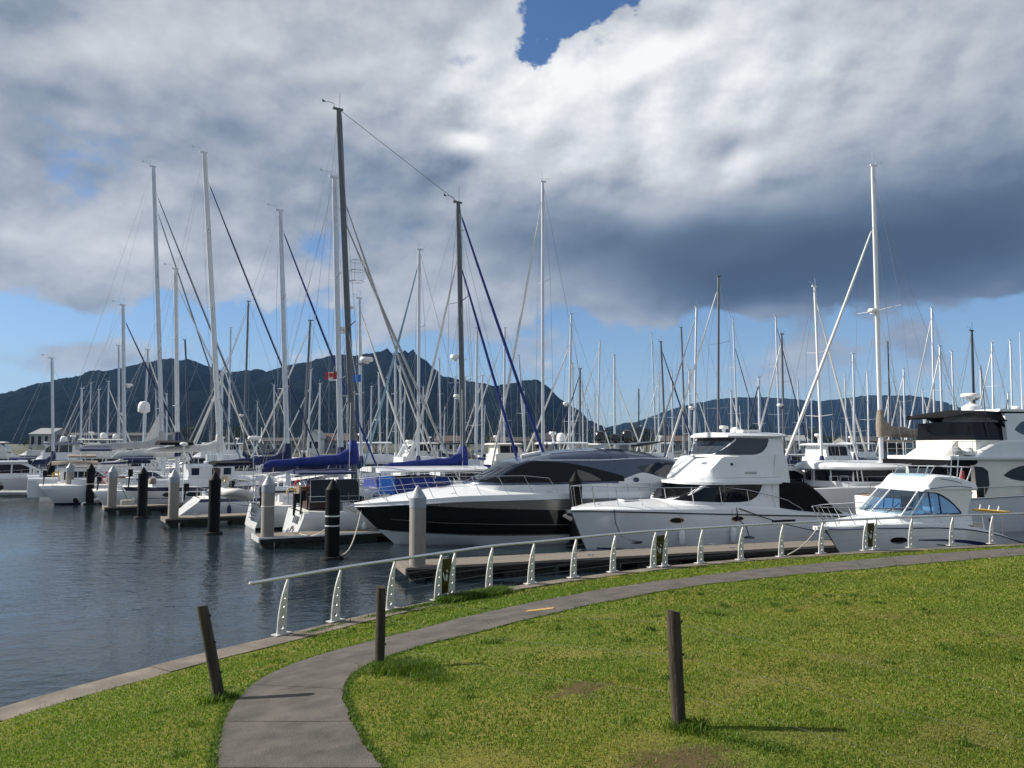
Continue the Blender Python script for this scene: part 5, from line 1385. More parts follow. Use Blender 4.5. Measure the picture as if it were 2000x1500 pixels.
    b_ = MB(); xloft(frange(-3.1, -.4, 8), lambda x: [(1.5, 2.98), (1.45, 3.08), (0, 3.20 + .03 * math.sin(x * 4))], mb=b_); b_.build('bimini_awning', CNAVY, o)
    for x in (-3.0, -1.7, -.5):
        for sd in (1, -1): MB().tube([(x, sd * 1.45, 1.4), (x, sd * 1.42, 3.0)], .018, 5).build('awning_pole', STEEL, o)
    for x, m in ((-2.3, RED), (-1.2, RED), (-.4, DWOOD)): MB().tube([(x + .22 * math.cos(q), -1.2, 2.45 + .22 * math.sin(q)) for q in frange(0, 2 * math.pi, 12)], .055, 6).build('lifebuoy', m, o)
    MB().box((-2.2, .2, 2.25), (1.2, .7, .25)).build('deck_locker', TEAK, o)
    deck_rails(o, Hl, bowx - L, bowx, hh=.75)
    # painted transom: bars and round motif
    sx_ = bowx - L; bv = hb.bvh()
    for k in range(4): decal(bv, lambda y: 1.02, lambda y: .68, -1.15 + k * .34, -.92 + k * .34, -1, 'x', nx=2, nz=3, off=.01).build('painted_bar', BLACKH, hull)
    decal(bv, lambda y: .30 + .26 * math.sqrt(max(0, 1 - ((y + .35) / .42) ** 2)), lambda y: .30 + .10 * math.sqrt(max(0, 1 - ((y + .35) / .22) ** 2)) if abs(y + .35) < .22 else .16, -.77, .07, -1, 'x', nx=16, nz=3, off=.01).build('painted_arc', DWOOD, hull)
    decal(bv, *oval(-.30, .10, .22, .07)[:2], -.52, -.08, -1, 'x', nx=10, nz=3, off=.01).build('painted_oval', DWOOD, hull)
    MB().prism([(sx_ + 1.4, 1.9), (sx_ + 2.6, 1.35), (sx_ + 2.6, 1.55), (sx_ + 1.5, 2.15)], 'xz', 1.2, 1.55).build('boarding_ramp', ALU, o)
    ob = MB(); ob.box((sx_ + .1, -1.2, 1.9), (.35, .3, .42)); ob.tube([(sx_ + .0, -1.2, 1.75), (sx_ - .05, -1.2, 1.1)], [.09, .05], 6); ob.build('outboard_motor', RUBK, o)
    return o
SCH = schooner()

# ---------------------------------------------------------------- left-hand yachts, each with its own gear
yI = yacht('broad white yacht with name on its transom and an inflatable slung on davits', 670, (656, 350), 43.5, 12.6, R(30), ALU, furl=CGREY, cover=CNAVY, mastf=.61, hood=CNAVY, boom_z=3.1, cover_h=.5, fb=1.12, radar_at=10.8, panes=2, boot=RUBK, stern='square')
L_ = 12.6; sx_ = L_ * .61 - L_
hI = [c for c in yI.children if c.name.startswith('hull')][0]
bvI = BVHTree.FromPolygons([v.co for v in hI.data.vertices], [tuple(p.vertices) for p in hI.data.polygons])
def lay_text(txt, size, hull, bv, y0, z0, m, axis='stern', side=1, name='boat_name'):
    t_ = text_mb(txt, size, Matrix.Identity(4), .0)
    out = MB(); vs = []
    for (u, v, w) in t_.v:
        if axis == 'stern': o_, d_ = Vector((-40, y0 - u, z0 + v)), Vector((1, 0, 0))
        else: o_, d_ = Vector((y0 + u * (-side), side * 30, z0 + v)), Vector((0, -side, 0))
        h, n_, _, _ = bv.ray_cast(o_, d_)
        if h is None: return None
        vs.append(h - d_ * .012)
    out.add(vs, t_.f); return out.build(name, m, hull)
lay_text('NOBLE I', .34, hI, bvI, .75, .80, BLACKH)
for zc_, k_ in ((.66, .10), (.50, .0)): decal(bvI, lambda y: zc_ + k_ * y * y + .02, lambda y: zc_ + k_ * y * y - .02, -.62, .72, -1, 'x', nx=14, nz=1, off=.01).build('painted_line', BLACKH, hI)
yJ = yacht('white yacht with sugar-scoop transom, dark window band and navy boom cover', 567, (551, 415), 50.5, 13.4, R(30), ALU, furl=CBLUE, cover=CNAVY, stern='scoop', mastf=.50, stripe=NAVYH, fb=1.05, furl_r=.07, boom_z=3.2, cover_h=.55, furl_top=.95)
MB().tube([(-6.4, .2, .9), (-6.4, .2, 4.3)], .035, 6).build('radar_pole', STEEL, yJ); dome(yJ, (-6.4, .2, 4.3), .24, .24, DOMEW, 'gps_dome')
MB().lathe([(0, 0), (.5, .1), (.75, .4), (.5, .65), (0, .72)], (-1.5, .0, 1.7), 12).build('upturned_tender', DOMEW, yJ)
yK = yacht('tall white yacht with canoe stern, porthole windows and pale boom', 440, (408, 307), 55, 14.0, R(31), MASTW, furl=CNAVY, cover=SAILW, stern='canoe', mastf=.55, fb=1.45, spr=(.24, .52, .76), furl_r=.06, boom_z=4.0, cover_h=.5, stripe=NAVYH)
hK = [c for c in yK.children if c.name.startswith('hull')][0]
bvK = BVHTree.FromPolygons([v.co for v in hK.data.vertices], [tuple(p.vertices) for p in hK.data.polygons])
for cx in (-3.6, -2.2):
    both(lambda sd, m: decal(bvK, lin((cx - .4, 1.05), (cx - .25, 1.2), (cx + .45, 1.18)), lin((cx - .4, 1.0), (cx - .25, .9), (cx + .45, .9)), cx - .4, cx + .45, sd, nx=8, nz=2, mb=m, off=.012)).build('hull_window', GLASSB, hK)
both(lambda sd, m: decal(bvK, *oval(-.6, 1.05, .2, .2)[:2], -.8, -.4, sd, nx=10, nz=3, mb=m, off=.012)).build('porthole', GLASSD, hK)
both(lambda sd, m: decal(bvK, lambda x: .82, lambda x: .78, -5.6, 4.2, sd, nx=24, nz=1, mb=m, off=.01)).build('hull_stripe', NAVYH, hK)
wh = MB(); xloft(frange(-2.4, .6, 8), lambda x: [(1.35, 1.7), (1.3, 2.9), (1.2, 3.0), (0, 3.06)], mb=wh); pw = wh.build('wheelhouse', WHITE, yK); bw = wh.bvh()
both(lambda sd, m: decal(bw, lambda x: 2.8, lambda x: 2.15, -.9, -.35, sd, nx=3, nz=3, mb=m)).build('door', DWOOD, pw)
for cx in (-2.0, .1): both(lambda sd, m: decal(bw, lambda x: 2.78, lambda x: 2.3, cx - .22, cx + .28, sd, nx=3, nz=3, mb=m)).build('wheelhouse_window', GLASSB, pw)
ld = MB()
for y in (.2, -.2): ld.tube([(-6.35, y, 1.55), (-5.7, y, .15)], .022, 5)
for k in range(5): ld.tube([(-6.22 + k * .13, .2, 1.30 - k * .28), (-6.22 + k * .13, -.2, 1.30 - k * .28)], .02, 5)
ld.build('boarding_ladder', STEEL, yK)
yK2 = yacht('white yacht with white stacked mainsail bag and navy mast cover', 352, (347, 527), 57.5, 12.4, R(31), MASTW, furl=SAILW, cover=SAILW, mastf=.55, boom_z=3.6, cover_h=.75, fb=1.1, furl_r=.05, hood=CNAVY)
for c in yK2.children_recursive:
    if c.name.startswith('mast_boot'): c.data.materials[0] = CNAVY
MB().prism([(-2.0, 3.05), (-5.2, 3.0), (-5.2, 3.08), (-2.0, 3.25)], 'xz', -1.0, 1.0).build('bimini_awning', CNAVY, yK2)
yK3 = yacht('tallest left-hand yacht with pale grey mast and twin furled headsails', 324, (308, 332), 62, 17.0, R(31), ALU, furl=ROOFG, cover=CGREY, mastf=.50, boom_z=4.2, cover_h=.55, spr=(.22, .40, .64), fb=1.3, furl_r=.07, rm=.17, inner=((6.3, 0, 2.0), .88, ROOFG), radar_at=None)
dome(yK3, (-1.6, .2, 6.9), .45, .95, DOMEW, 'satellite_dome'); MB().tube([(-1.6, .2, 1.5), (-1.6, .2, 6.9)], .06, 6).build('dome_post', STEEL, yK3)
MB().add([(-.25, .02, 2.9), (-2.1, .02, 3.4), (-.35, .02, 7.2)], [(0, 1, 2)]).add([(-.25, -.02, 2.9), (-2.1, -.02, 3.4), (-.35, -.02, 7.2)], [(2, 1, 0)]).build('storm_trysail', SAILW, yK3)
yY2 = yacht('grey-masted yacht with navy furled headsail standing left of the tall group', 249, (244, 597), 68, 12.5, R(31), ALU, furl=CNAVY, cover=SAILW, mastf=.5, fb=1.1, furl_r=.07, radar_at=9.5)
yY3 = yacht('short-masted white yacht nearest the left edge', 110, (105, 700), 74, 10.0, R(31), ALU, furl=None, cover=CNAVY, mastf=.5, furl_r=.05, cover_h=.5)
reserve(-39, 66, 12, 2, R(31), 6)

# ---------------------------------------------------------------- sailing catamaran
def catamaran():
    ang = R(200); o = thing('sailing_catamaran', 'white sailing catamaran with tall mast, taupe boom cover and dark saloon windows', 'catamaran', (24.9, 52.0, 0), ang)
    reserve(24.9, 52, 17, 4.3, ang, 9.4)
    for sd in (1, -1):
        H = Hull([(8.6, -7.0, K(-.4), lambda t: .15), (8.9, -7.2, K(0), cv((0, .05), (.2, .5), (.6, .75), (1, .6))), (9.2, -6.6, K(.9), cv((0, .06), (.2, .6), (.6, .85), (1, .7))), (9.3, -5.6, cv((0, 1.75), (.3, 1.80), (1, 1.7)), cv((0, .10), (.2, .62), (.6, .9), (1, .8)))], 24)
        hb = H.mb([1, 0, 0], 0); hb.v = [(x, y + 3.1 * sd, z) for x, y, z in hb.v]; hu = hb.build('hull', [WHITE, NAVYH], o, 30)
        dk = H.deck(cv((0, 1.78), (.3, 1.84), (1, 1.75))); dk.v = [(x, y + 3.1 * sd, z) for x, y, z in dk.v]; dk.build('side_deck', WHITE, o)
        bv = hb.bvh()
        decal(bv, lambda x: 1.30, lambda x: .82, 3.5, 4.75, sd, nx=6, nz=3, off=.012).build('hull_window', GLASSD, hu)
    MB().prism([(4.6, 1.0), (4.9, 1.7), (-6.0, 1.75), (-6.0, .9)], 'xz', -2.6, 2.6).build('bridge_deck', WHITE, o)
    tr = MB()
    for k in range(9): tr.tube([(5.0, -2.3 + k * .57, 1.66), (8.4, -2.3 + k * .57, 1.66)], .012, 4)
    tr.build('trampoline_net', RUBK, o)
    MB().tube([(8.5, 3.0, 1.72), (8.5, -3.0, 1.72)], .10, 8).build('cross_beam', ALU, o); MB().tube([(5.0, 0, 1.7), (9.4, 0, 1.75)], .09, 8).build('longeron', ALU, o)
    hw = cv((-5.8, 3.0), (2.5, 2.9), (4.2, 2.4), (5.2, 1.5), (5.8, .1)); 
    sb = xloft(frange(-3.2, 2.5, 8) + frange(2.8, 5.8, 14), lambda x: [(hw(x), 1.7), (hw(x) * .99, 1.98), (hw(x) * .93, 2.85), (hw(x) * .9, 2.9), (0, 2.95)])
    sal = sb.build('saloon', WHITE, o); bs = sb.bvh()
    both(lambda sd, m: decal(bs, lambda x: 2.78, lambda x: 2.08, -2.8, 4.9, sd, nx=30, nz=4, mb=m)).build('saloon_window', GLASSD, sal)
    decal(bs, lambda y: 2.78, lambda y: 2.08, -2.1, 2.1, 1, 'x', nx=20, nz=4).build('front_window', GLASSD, sal)
    for x in (4.0, 1.9, .2): both(lambda sd, m: decal(bs, lambda q: 2.8, lambda q: 2.06, x, x + .07, sd, nx=1, nz=3, mb=m, off=.016)).build('window_pillar', WHITE, sal)
    rw = cv((-6.2, 3.1), (2.5, 3.1), (4.6, 2.6), (5.9, 1.5), (6.5, .2))
    rb = MB(); xloft(frange(-6.2, 2.5, 8) + frange(2.8, 6.5, 12), lambda x: [(rw(x) * .97, 2.86), (rw(x), 2.98), (rw(x) * .9, 3.14), (rw(x) * .5, 3.32), (0, 3.36)], mb=rb)
    roof = rb.build('coachroof', WHITE, o)
    brf = rb.bvh()
    for y in (-.9, .9): decal(brf, lambda x: y + .22, lambda x: y - .22, 3.6, 4.8, 1, 'z', nx=5, nz=3, off=.02).build('roof_hatch', CGREY, roof)
    w = MB(); xloft(frange(-3.5, -1.0, 6), lambda x: [(1.0, 3.3), (.95, 4.5), (0, 4.62)], mb=w); hs = w.build('helm_bimini_windows', CLEAR, roof)
    MB().prism([(-3.7, 4.55), (-.8, 4.62), (-.7, 4.70), (-3.7, 4.68)], 'xz', -1.15, 1.15).build('helm_bimini', CTAUPE, roof)
    for x in (-3.6, -.9):
        for sd in (1, -1): MB().tube([(x, sd, 3.3), (x, sd, 4.6)], .03, 6).build('bimini_post', WHITE, roof)
    tp = aty(1715, 322, 52); rig(o, 0, 3.3, tp.z, R(.6), .17, MASTW, bow=(8.6, 0, 2.2), furl=SAILW, furl_r=.10, furl_top=.80, stern=None, chain=2.9, spreaders=(.50,), boom=5.6, cover=CTAUPE, cover_h=.75, boom_z=5.0, radar_at=1.0 + tp.z * .52, rad_side=1, collar=True)
    for sd in (1, -1): MB().tube([(-.1, 0, tp.z * .93), (-5.5, sd * 3.2, 1.8)], .012, 4).build('aft_stay', WIRE, o)
    base = [(x, 3.75, 1.8) for x in (-4, -1, 2, 5, 7)]; rail(o, base, [(x, y, z + .65) for x, y, z in base], 'guard_rail', .012, mids=(.5,), closed=False)
    for x in (6.2, 7.0): MB().tube([(x, 3.5, 1.8), (x, 3.5, 2.5), (x + .35, 3.2, 2.5), (x + .35, 3.2, 1.8)], .016, 5).build('bow_seat_frame', STEEL, o)
    return o
CAT = catamaran()

# ---------------------------------------------------------------- large motor yacht at the right edge (stern towards us, bow right)
def big_yacht():
    ang = R(14); o = thing('motor_yacht', 'large white motor yacht with black bridge awning and eye-shaped window, cut by right edge', 'motor yacht', (23.1, 41.25, 0), ang)
    reserve(23.1, 41.25, 22, 2.9, ang, 18)
    H = Hull([(16.2, -3.6, K(-.5), lambda t: .3), (16.6, -3.6, K(0), cv((0, .05), (.2, 1.2), (.5, 2.2), (1, 2.4))), (17.2, -3.6, K(.8), cv((0, .05), (.2, 1.6), (.5, 2.45), (1, 2.55))), (18.4, -3.6, cv((0, 2.6), (.5, 2.0), (1, 1.62)), cv((0, .2), (.2, 2.0), (.5, 2.65), (1, 2.6)))], 26)
    hb = H.mb([1, 0, 0], 0); hu = hb.build('hull', [WHITE, NAVYH], o, 30); H.deck(cv((0, 2.7), (.5, 2.1), (1, 1.65))).build('deck', TEAK, o); H.rubrail(3, .04).build('rub_rail', STEEL, hu)
    bvh_ = hb.bvh()
    for x in (3.0, 6.5): both(lambda sd, m: decal(bvh_, *oval(x, 1.15, .45, .16)[:2], x - .45, x + .45, sd, nx=12, nz=3, mb=m, off=.012)).build('porthole', GLASSD, hu)
    hw = cv((-.4, 2.42), (8, 2.4), (10.5, 2.0), (12.5, 1.0), (13.2, .1)); zt = lin((-.4, 3.62), (9.8, 3.62), (13.2, 2.2))
    sb = xloft(frange(-.4, 8, 10) + frange(8.6, 13.2, 10), lambda x: [(hw(x), 1.5), (hw(x) * .985, 2.4), (hw(x) * .95, zt(x)), (0, zt(x) + .04)])
    sal = sb.build('saloon', CREAM, o); bs = sb.bvh()
    eu, elo = cv((1.4, 2.86), (2.0, 3.16), (2.9, 3.34), (5, 3.36), (7.5, 2.95)), cv((1.4, 2.80), (2.0, 2.60), (2.9, 2.52), (5, 2.55), (7.5, 2.9))
    both(lambda sd, m: decal(bs, eu, elo, 1.4, 7.5, sd, nx=26, nz=5, mb=m)).build('eye_window', GLASSD, sal)
    # aft bulkhead with dark doors, cut-away side opening
    decal(bs, lambda y: 3.5, lambda y: 1.75, -2.1, 2.1, -1, 'x', nx=8, nz=6, off=.02).build('saloon_door', GLASSD, sal)
    for y in (-.7, .7): decal(bs, lambda q: 3.5, lambda q: 1.75, y, y + .05, -1, 'x', nx=1, nz=4, off=.04).build('door_stile', STEEL, sal)
    both(lambda sd, m: decal(bs, lin((-.38, 3.3), (.15, 3.25), (.42, 3.05)), lin((-.38, 1.72), (.05, 1.75), (.42, 2.35)), -.38, .42, sd, nx=8, nz=6, mb=m, off=.02)).build('side_glass', GLASSD, sal)
    MB().tube([(-.46, -1.2, 2.5), (-.46, -1.0, 2.55), (-.46, -.8, 2.5)], .02, 5).build('door_handle', STEEL, sal)
    # boat deck / flybridge
    dw = cv((-1.7, 2.2), (-.2, 2.5), (8, 2.55), (11, 1.6), (11.8, .2))
    db = MB(); xloft(frange(-1.7, 8, 10) + frange(8.6, 11.8, 8), lambda x: [(dw(x), 3.62), (dw(x) + .03, 3.70), (dw(x), 3.80), (0, 3.84)], mb=db); db.build('boat_deck', WHITE, o)
    xloft(frange(-1.9, -.2, 8), lambda x: [(2.35, 3.46 - .10 * (x < -.4)), (2.35, 3.60), (0, 3.61)]).build('cockpit_awning', CBLACK, o)
    fw = cv((-.3, 2.44), (1.8, 2.36), (8, 2.2), (10, 1.2), (10.6, .1)); fz = cv((-.3, 3.86), (.3, 4.2), (1.0, 4.48), (1.8, 4.62), (8, 4.62), (9.6, 4.2), (10.6, 3.9))
    fbm = xloft(frange(-.3, 2, 10) + frange(2.5, 10.6, 12), lambda x: [(fw(x), 3.76), (fw(x) * .985, fz(x) - .08), (fw(x) * .95, fz(x)), (0, fz(x) + .01)]); fb = fbm.build('flybridge_coaming', WHITE, o)
    uw = cv((1.9, 2.1), (7, 2.0), (8.4, 1.2), (9.0, .1)); uz = lin((1.9, 6.05), (6.5, 6.1), (9.0, 4.6))
    ub = xloft(frange(1.9, 6.5, 10) + frange(6.8, 9.0, 8), lambda x: [(uw(x) * 1.05, 4.5), (uw(x), max(4.55, uz(x) - .05)), (0, max(4.6, uz(x) + .1))]); up = ub.build('sky_lounge', WHITE, o); bu = ub.bvh()
    both(lambda sd, m: decal(bu, cv((2.45, 5.20), (2.9, 5.55), (3.6, 5.7), (6, 5.6)), cv((2.45, 5.14), (2.9, 4.92), (3.6, 4.85), (6, 4.95)), 2.45, 6.0, sd, nx=18, nz=4, mb=m)).build('lounge_window', GLASSB, up)
    # dark aft clears under a black awning
    xloft([.1, .6, 1.2, 2.0], lambda x: [(2.0, 4.1), (1.95, 4.65), (1.86, 5.55), (0, 5.6)]).build('clear_screens', GLASSD, o)
    xloft([.07, 2.0], lambda x: [(2.03, 3.84), (2.03, 4.62), (0, 4.63)]).build('screen_base', CREAM, o)
    both(lambda sd, m: m.prism([(1.7, 5.6), (1.4, 5.75), (2.6, 4.62), (2.9, 4.62)], 'xz', sd * 1.98, sd * 2.08)).build('screen_pillar', CBLACK, o)
    az_ = cv((-1.1, 5.80), (-.3, 6.0), (.6, 6.16), (2.0, 6.12)); aw = cv((-1.1, 1.3), (-.4, 2.0), (2.0, 2.12))
    xloft(frange(-1.1, 2.0, 12), lambda x: [(aw(x), az_(x) - (.55 * max(0, min(1, (x + .3) / 1.8)))), (aw(x) * 1.01, az_(x) - .06 - .42 * max(0, min(1, (x + .3) / 1.8))), (aw(x) * .85, az_(x) - .02), (0, az_(x) + .08)]).build('bridge_awning', CBLACK, o)
    MB().prism([(1.6, 6.10), (7.0, 6.12), (7.2, 6.2), (1.7, 6.24)], 'xz', -2.05, 2.05).build('hardtop', WHITE, o)
    MB().lathe([(.5, 6.15), (.45, 6.45), (.2, 6.6), (.08, 6.62), (.08, 6.85)], (1.9, 0, 0), 10).build('radar_pedestal', WHITE, o); radar(o, (1.9, 0, 6.95), .48, 'radar_dome')
    dome(o, (3.6, -1.2, 6.22), .22, .24, DOMEW, 'gps_dome')
    for x, h, l in ((.9, 3.9, .05), (3.2, 4.2, -.02), (4.6, 3.0, .1)): whip(o, x, -1.95, 6.1 if x > 3 else 4.6, h, l, MASTK if x == .9 else DOMEW, .03)
    base = [(x, -2.3, 3.82) for x in (-1.6, -1.0, -.4, .1)]; top = [(x, y, 4.54) for x, y, z in base]
    rail(o, base, top, 'boat_deck_rail', .018, mids=(.5,), closed=False)
    MB().prism([(-1.4, 3.84), (-.8, 4.5), (-.6, 4.6), (-.5, 3.84)], 'xz', -1.6, -1.2).build('stair_moulding', CREAM, o)
    for x, m in ((-1.1, CGREY), (-.4, DOMEW)): MB().lathe([(0, 3.84), (.34, 3.86), (.36, 4.05), (.22, 4.25), (0, 4.3)], (x, -1.9, 0), 10).build('deck_cushion', m, o)
    base = [(x, -2.5 + .02 * x, 1.7 + .02 * x) for x in (-2.6, 0, 2.5, 5)]; rail(o, base, [(x, y, z + .55) for x, y, z in base], 'side_rail', .02, closed=False)
    MB().box((-4.1, 0, .45), (1.1, 4.6, .12)).build('swim_platform', TEAK, o)
    return o
BIG = big_yacht()

# ---------------------------------------------------------------- motor launches of the middle distance
def launch(label, px, d, L, ang, fly='open', hull=WHITE, house=WHITE, stripe=None, canvas=None, arch=False, glass=GLASSD, radar_=True, group=None, wheel=False, lod=1, name='motor_launch', cat='motor launch', name_txt=None, B=None, domes=0):
    x = (px - 1000) / 1500 * d; s = L / 12; B = B or L * .165
    o = thing(name, label, cat, (x, d, 0), ang, group); reserve(x, d, L, B, ang, L / 2)
    bw, st = L / 2, -L / 2; k = .75 + .25 * s
    H = Hull([(bw - 1.6 * s, st, K(-.3), lambda t: .2), (bw - 1.3 * s, st, K(0), cv((0, .05), (.25, B * .6), (.5, B * .88), (1, B * .9))), (bw - .8 * s, st, K(.55 * k), cv((0, .05), (.2, B * .6), (.5, B * .96), (1, B * .95))), (bw, st, cv((0, 1.75 * k), (.5, 1.35 * k), (1, 1.15 * k)), cv((0, .08), (.15, B * .62), (.4, B), (1, B * .98)))], 14)
    hb = H.mb([1, 0, 0], 0); hu = hb.build('hull', [hull, NAVYH], o, 30); H.deck(cv((0, 1.8 * k), (.5, 1.5 * k), (1, 1.2 * k)), ny=3).build('deck', DECKW, o)
    if stripe: H.rubrail(3, .05, -.06, .015).build('rub_rail', stripe, hu)
    x0, x1 = -.30 * L, .26 * L; z0, z1 = 1.25 * k, 2.75 * k
    hw = cv((x0, B * .82), (x1 - 1.6 * s, B * .78), (x1 - .5 * s, B * .5), (x1, B * .1)); zt = lin((x0, z1), (x1 - 1.9 * s, z1), (x1, z0 + .35 * k))
    sb = xloft(frange(x0, x1 - 1.9 * s, 6) + frange(x1 - 1.6 * s, x1, 8), lambda q: [(hw(q), z0 - .15), (hw(q) * .97, z0 + .35 * k), (hw(q) * .88, max(z0 + .36 * k, zt(q))), (0, max(z0 + .4 * k, zt(q) + .06))])
    sal = sb.build('saloon', house, o); bs = sb.bvh()
    a, b = x0 + .4 * s, x1 - 1.0 * s; n = 3
    for p in range(n):
        p0 = a + (b - a) * (p + .03) / n; p1 = a + (b - a) * (p + .97) / n
        both(lambda sd, m: decal(bs, lin((p0, z1 - .18), (b - 1.1 * s, z1 - .18), (b, z1 - .75 * k)), lambda q: z0 + .55 * k, p0, p1, sd, nx=6, nz=3, mb=m)).build('saloon_window', glass, sal)
    decal(bs, lambda y: z1 - .14, lambda y: z0 + .50 * k, -B * .62, B * .62, 1, 'x', nx=10, nz=4).build('windscreen', glass, sal)
    ft = z1
    if fly in ('open', 'hard', 'enclosed'):
        fx0, fx1 = x0 + .2 * s, x1 - 2.2 * s; fw = cv((fx0, B * .78), (fx1 - 1.0 * s, B * .74), (fx1, B * .2)); ft = z1 + .72 * k
        fbm = xloft(frange(fx0, fx1, 10), lambda q: [(fw(q) * 1.03, z1), (fw(q), lin((fx0, ft), (fx1 - .9 * s, ft), (fx1, z1 + .12))(q)), (0, lin((fx0, ft - .05), (fx1 - .9 * s, ft - .05), (fx1, z1 + .14))(q))]); fb = fbm.build('flybridge', house, o)
        if stripe: bf = fbm.bvh(); both(lambda sd, m: decal(bf, lambda q: z1 + .26, lambda q: z1 + .14, fx0, fx1 - .9 * s, sd, nx=8, nz=1, mb=m)).build('flybridge_stripe', stripe, fb)
        if name_txt:
            bf = fbm.bvh(); lay_text(name_txt, .34, fb, bf, fx0 + .4 + .0, z1 + .36, CGREY, 'side', -1)
        if fly == 'hard' or fly == 'enclosed':
            ht = ft + 1.0 * k
            if fly == 'enclosed':
                eb = xloft(frange(fx0 + .3 * s, fx1 - .6 * s, 8), lambda q: [(fw(q) * .97, ft - .06), (fw(q) * .86, lin((fx0, ht), (fx1 - 1.5 * s, ht), (fx1 - .5 * s, ft))(q)), (0, lin((fx0, ht + .03), (fx1 - 1.5 * s, ht + .03), (fx1 - .5 * s, ft + .02))(q))]); e_ = eb.build('bridge_enclosure', house, o); be = eb.bvh()
                for p in range(2):
                    p0 = fx0 + .6 * s + p * (fx1 - fx0 - 1.6 * s) / 2; p1 = p0 + (fx1 - fx0 - 1.6 * s) / 2 - .08
                    both(lambda sd, m: decal(be, lin((fx0, ht - .10), (fx1 - 1.6 * s, ht - .10), (fx1 - .7 * s, ft + .15)), lambda q: ft + .1, p0, p1, sd, nx=6, nz=3, mb=m)).build('bridge_window', glass, e_)
                decal(be, lambda y: ht - .08, lambda y: ft + .08, -B * .5, B * .5, 1, 'x', nx=8, nz=3).build('bridge_windscreen', glass, e_)
            else:
                for q in (fx0 + .3 * s, (fx0 + fx1) / 2, fx1 - 1.3 * s):
                    for sd in (1, -1): MB().tube([(q, sd * B * .68, ft - .05), (q - .15, sd * B * .66, ht)], .04, 6).build('hardtop_post', house, o)
            rf = MB(); xloft(frange(fx0 - .2, fx1 - 1.0 * s, 6), lambda q: [(B * .78, ht), (B * .80, ht + .06), (B * .6, ht + .14), (0, ht + .18)], mb=rf); rf.build('hardtop', house if not canvas else canvas, o); ft = ht + .16
        else:
            MB().grid([[(fx1 - .9 * s - .25 * u - .3 * abs(y / B) ** 2, y, ft + .4 * u) for y in frange(-B * .6, B * .6, 6)] for u in (0, .5, 1)]).build('bridge_screen', GLASSB, o)
            if canvas: MB().prism([(fx0 - .3, ft + 1.05), (fx1 - 1.4 * s, ft + 1.1), (fx1 - 1.3 * s, ft + 1.17), (fx0 - .3, ft + 1.15)], 'xz', -B * .7, B * .7).build('bimini', canvas, o)
            if canvas:
                for q in (fx0, fx1 - 1.6 * s):
                    for sd in (1, -1): MB().tube([(q, sd * B * .66, ft - .1), (q - .1, sd * B * .66, ft + 1.08)], .02, 5).build('bimini_pole', STEEL, o)
    elif fly == 'none':
        rf = MB(); xloft(frange(x0 - .5 * s, x1 - 1.7 * s, 6), lambda q: [(B * .84, z1), (B * .84, z1 + .07), (0, z1 + .14)], mb=rf); rf.build('cabin_roof', house, o); ft = z1 + .12
        if canvas: xloft(frange(st + .3, x0, 5), lambda q: [(B * .9, 1.2 * k), (B * .86, lin((st, 1.6 * k), (x0, z1))(q)), (0, lin((st, 1.7 * k), (x0, z1 + .08))(q))]).build('cockpit_cover', canvas, o)
    if arch:
        ax = x0 + .1 * s; zb = z1 - .4; zt_ = ft + .9
        for sd in (1, -1): MB().prism([(ax - .3, zb), (ax + .2, zb), (ax + 1.3 * s, zt_), (ax + .95 * s, zt_)], 'xz', sd * B * .80, sd * B * .70).build('radar_arch_leg', house, o)
        MB().prism([(ax + .9 * s, zt_), (ax + 1.4 * s, zt_), (ax + 1.4 * s, zt_ + .12), (ax + .9 * s, zt_ + .12)], 'xz', -B * .82, B * .82).build('radar_arch_top', house, o); radar(o, (ax + 1.15 * s, 0, zt_ + .24), .36)
    elif radar_:
        MB().tube([(x0 + 1.0 * s, 0, ft), (x0 + .9 * s, 0, ft + .5)], [.10, .07], 6).build('radar_post', house, o); radar(o, (x0 + .9 * s, 0, ft + .6), .30)
    for q in range(domes): dome(o, (x0 + (1.8 + q * .9) * s, .2, ft), .36 - .06 * q, .75 - .15 * q, DOMEW, 'satellite_dome')
    whip(o, x0 + .6, B * .6, ft - .1, 2.6 * k, .06, r=.018); whip(o, x0 + 1.4, -B * .6, ft - .1, 2.1 * k, .05, r=.018)
    def dk(t): p = H.pt(3, t); return (p.x, max(.08, p.y - .06), p.z)
    ts = [.55, .42, .3, .18, .06]; rail(o, [dk(t) for t in ts], [(dk(t)[0] + .1, dk(t)[1], dk(t)[2] + .68 * k) for t in ts], 'bow_rail', .016)
    return o
RT, LT = R(24), R(204)
launch('white motor yacht with blue flybridge stripes behind the white flybridge launch', 1490, 52, 14, R(20), 'enclosed', stripe=BLUES2, name_txt='GAMERE', domes=1)
launch('white cabin boat with red lifebuoy seen above the catamaran roof', 1640, 66, 10.5, R(20), 'enclosed', radar_=True)
launch('white launch with dark saloon windows between the black boat and white launch', 1322, 58, 10.5, LT, 'none', house=CREAM)
launch('white launch with grey canvas bridge and dome above the black boat roof', 1135, 62, 11.5, RT, 'hard', domes=1)
launch('white boat with black bimini behind the foremast', 925, 57, 10, RT, 'open', canvas=CBLACK, radar_=False)
launch('white launch with slanted white radar arch and round radar', 850, 64, 11, RT, 'open', arch=True)
launch('white flybridge launch with winged bridge right of the tall dark mast', 760, 74, 12, RT, 'hard', house=WHITE, radar_=True)
launch('white cruiser with navy cockpit cover near the left edge', 92, 84, 11.5, LT, 'enclosed', canvas=CNAVY, glass=GLASSB, hull=WHITE, domes=1)
launch('long white motor yacht with grey awning behind the left-hand yachts', 250, 88, 16, RT, 'hard', house=WEATHER, canvas=CGREY, domes=2)
launch('weathered grey fishing launch at the far left edge', 18, 96, 13, RT, 'enclosed', hull=WEATHER, house=WEATHER)
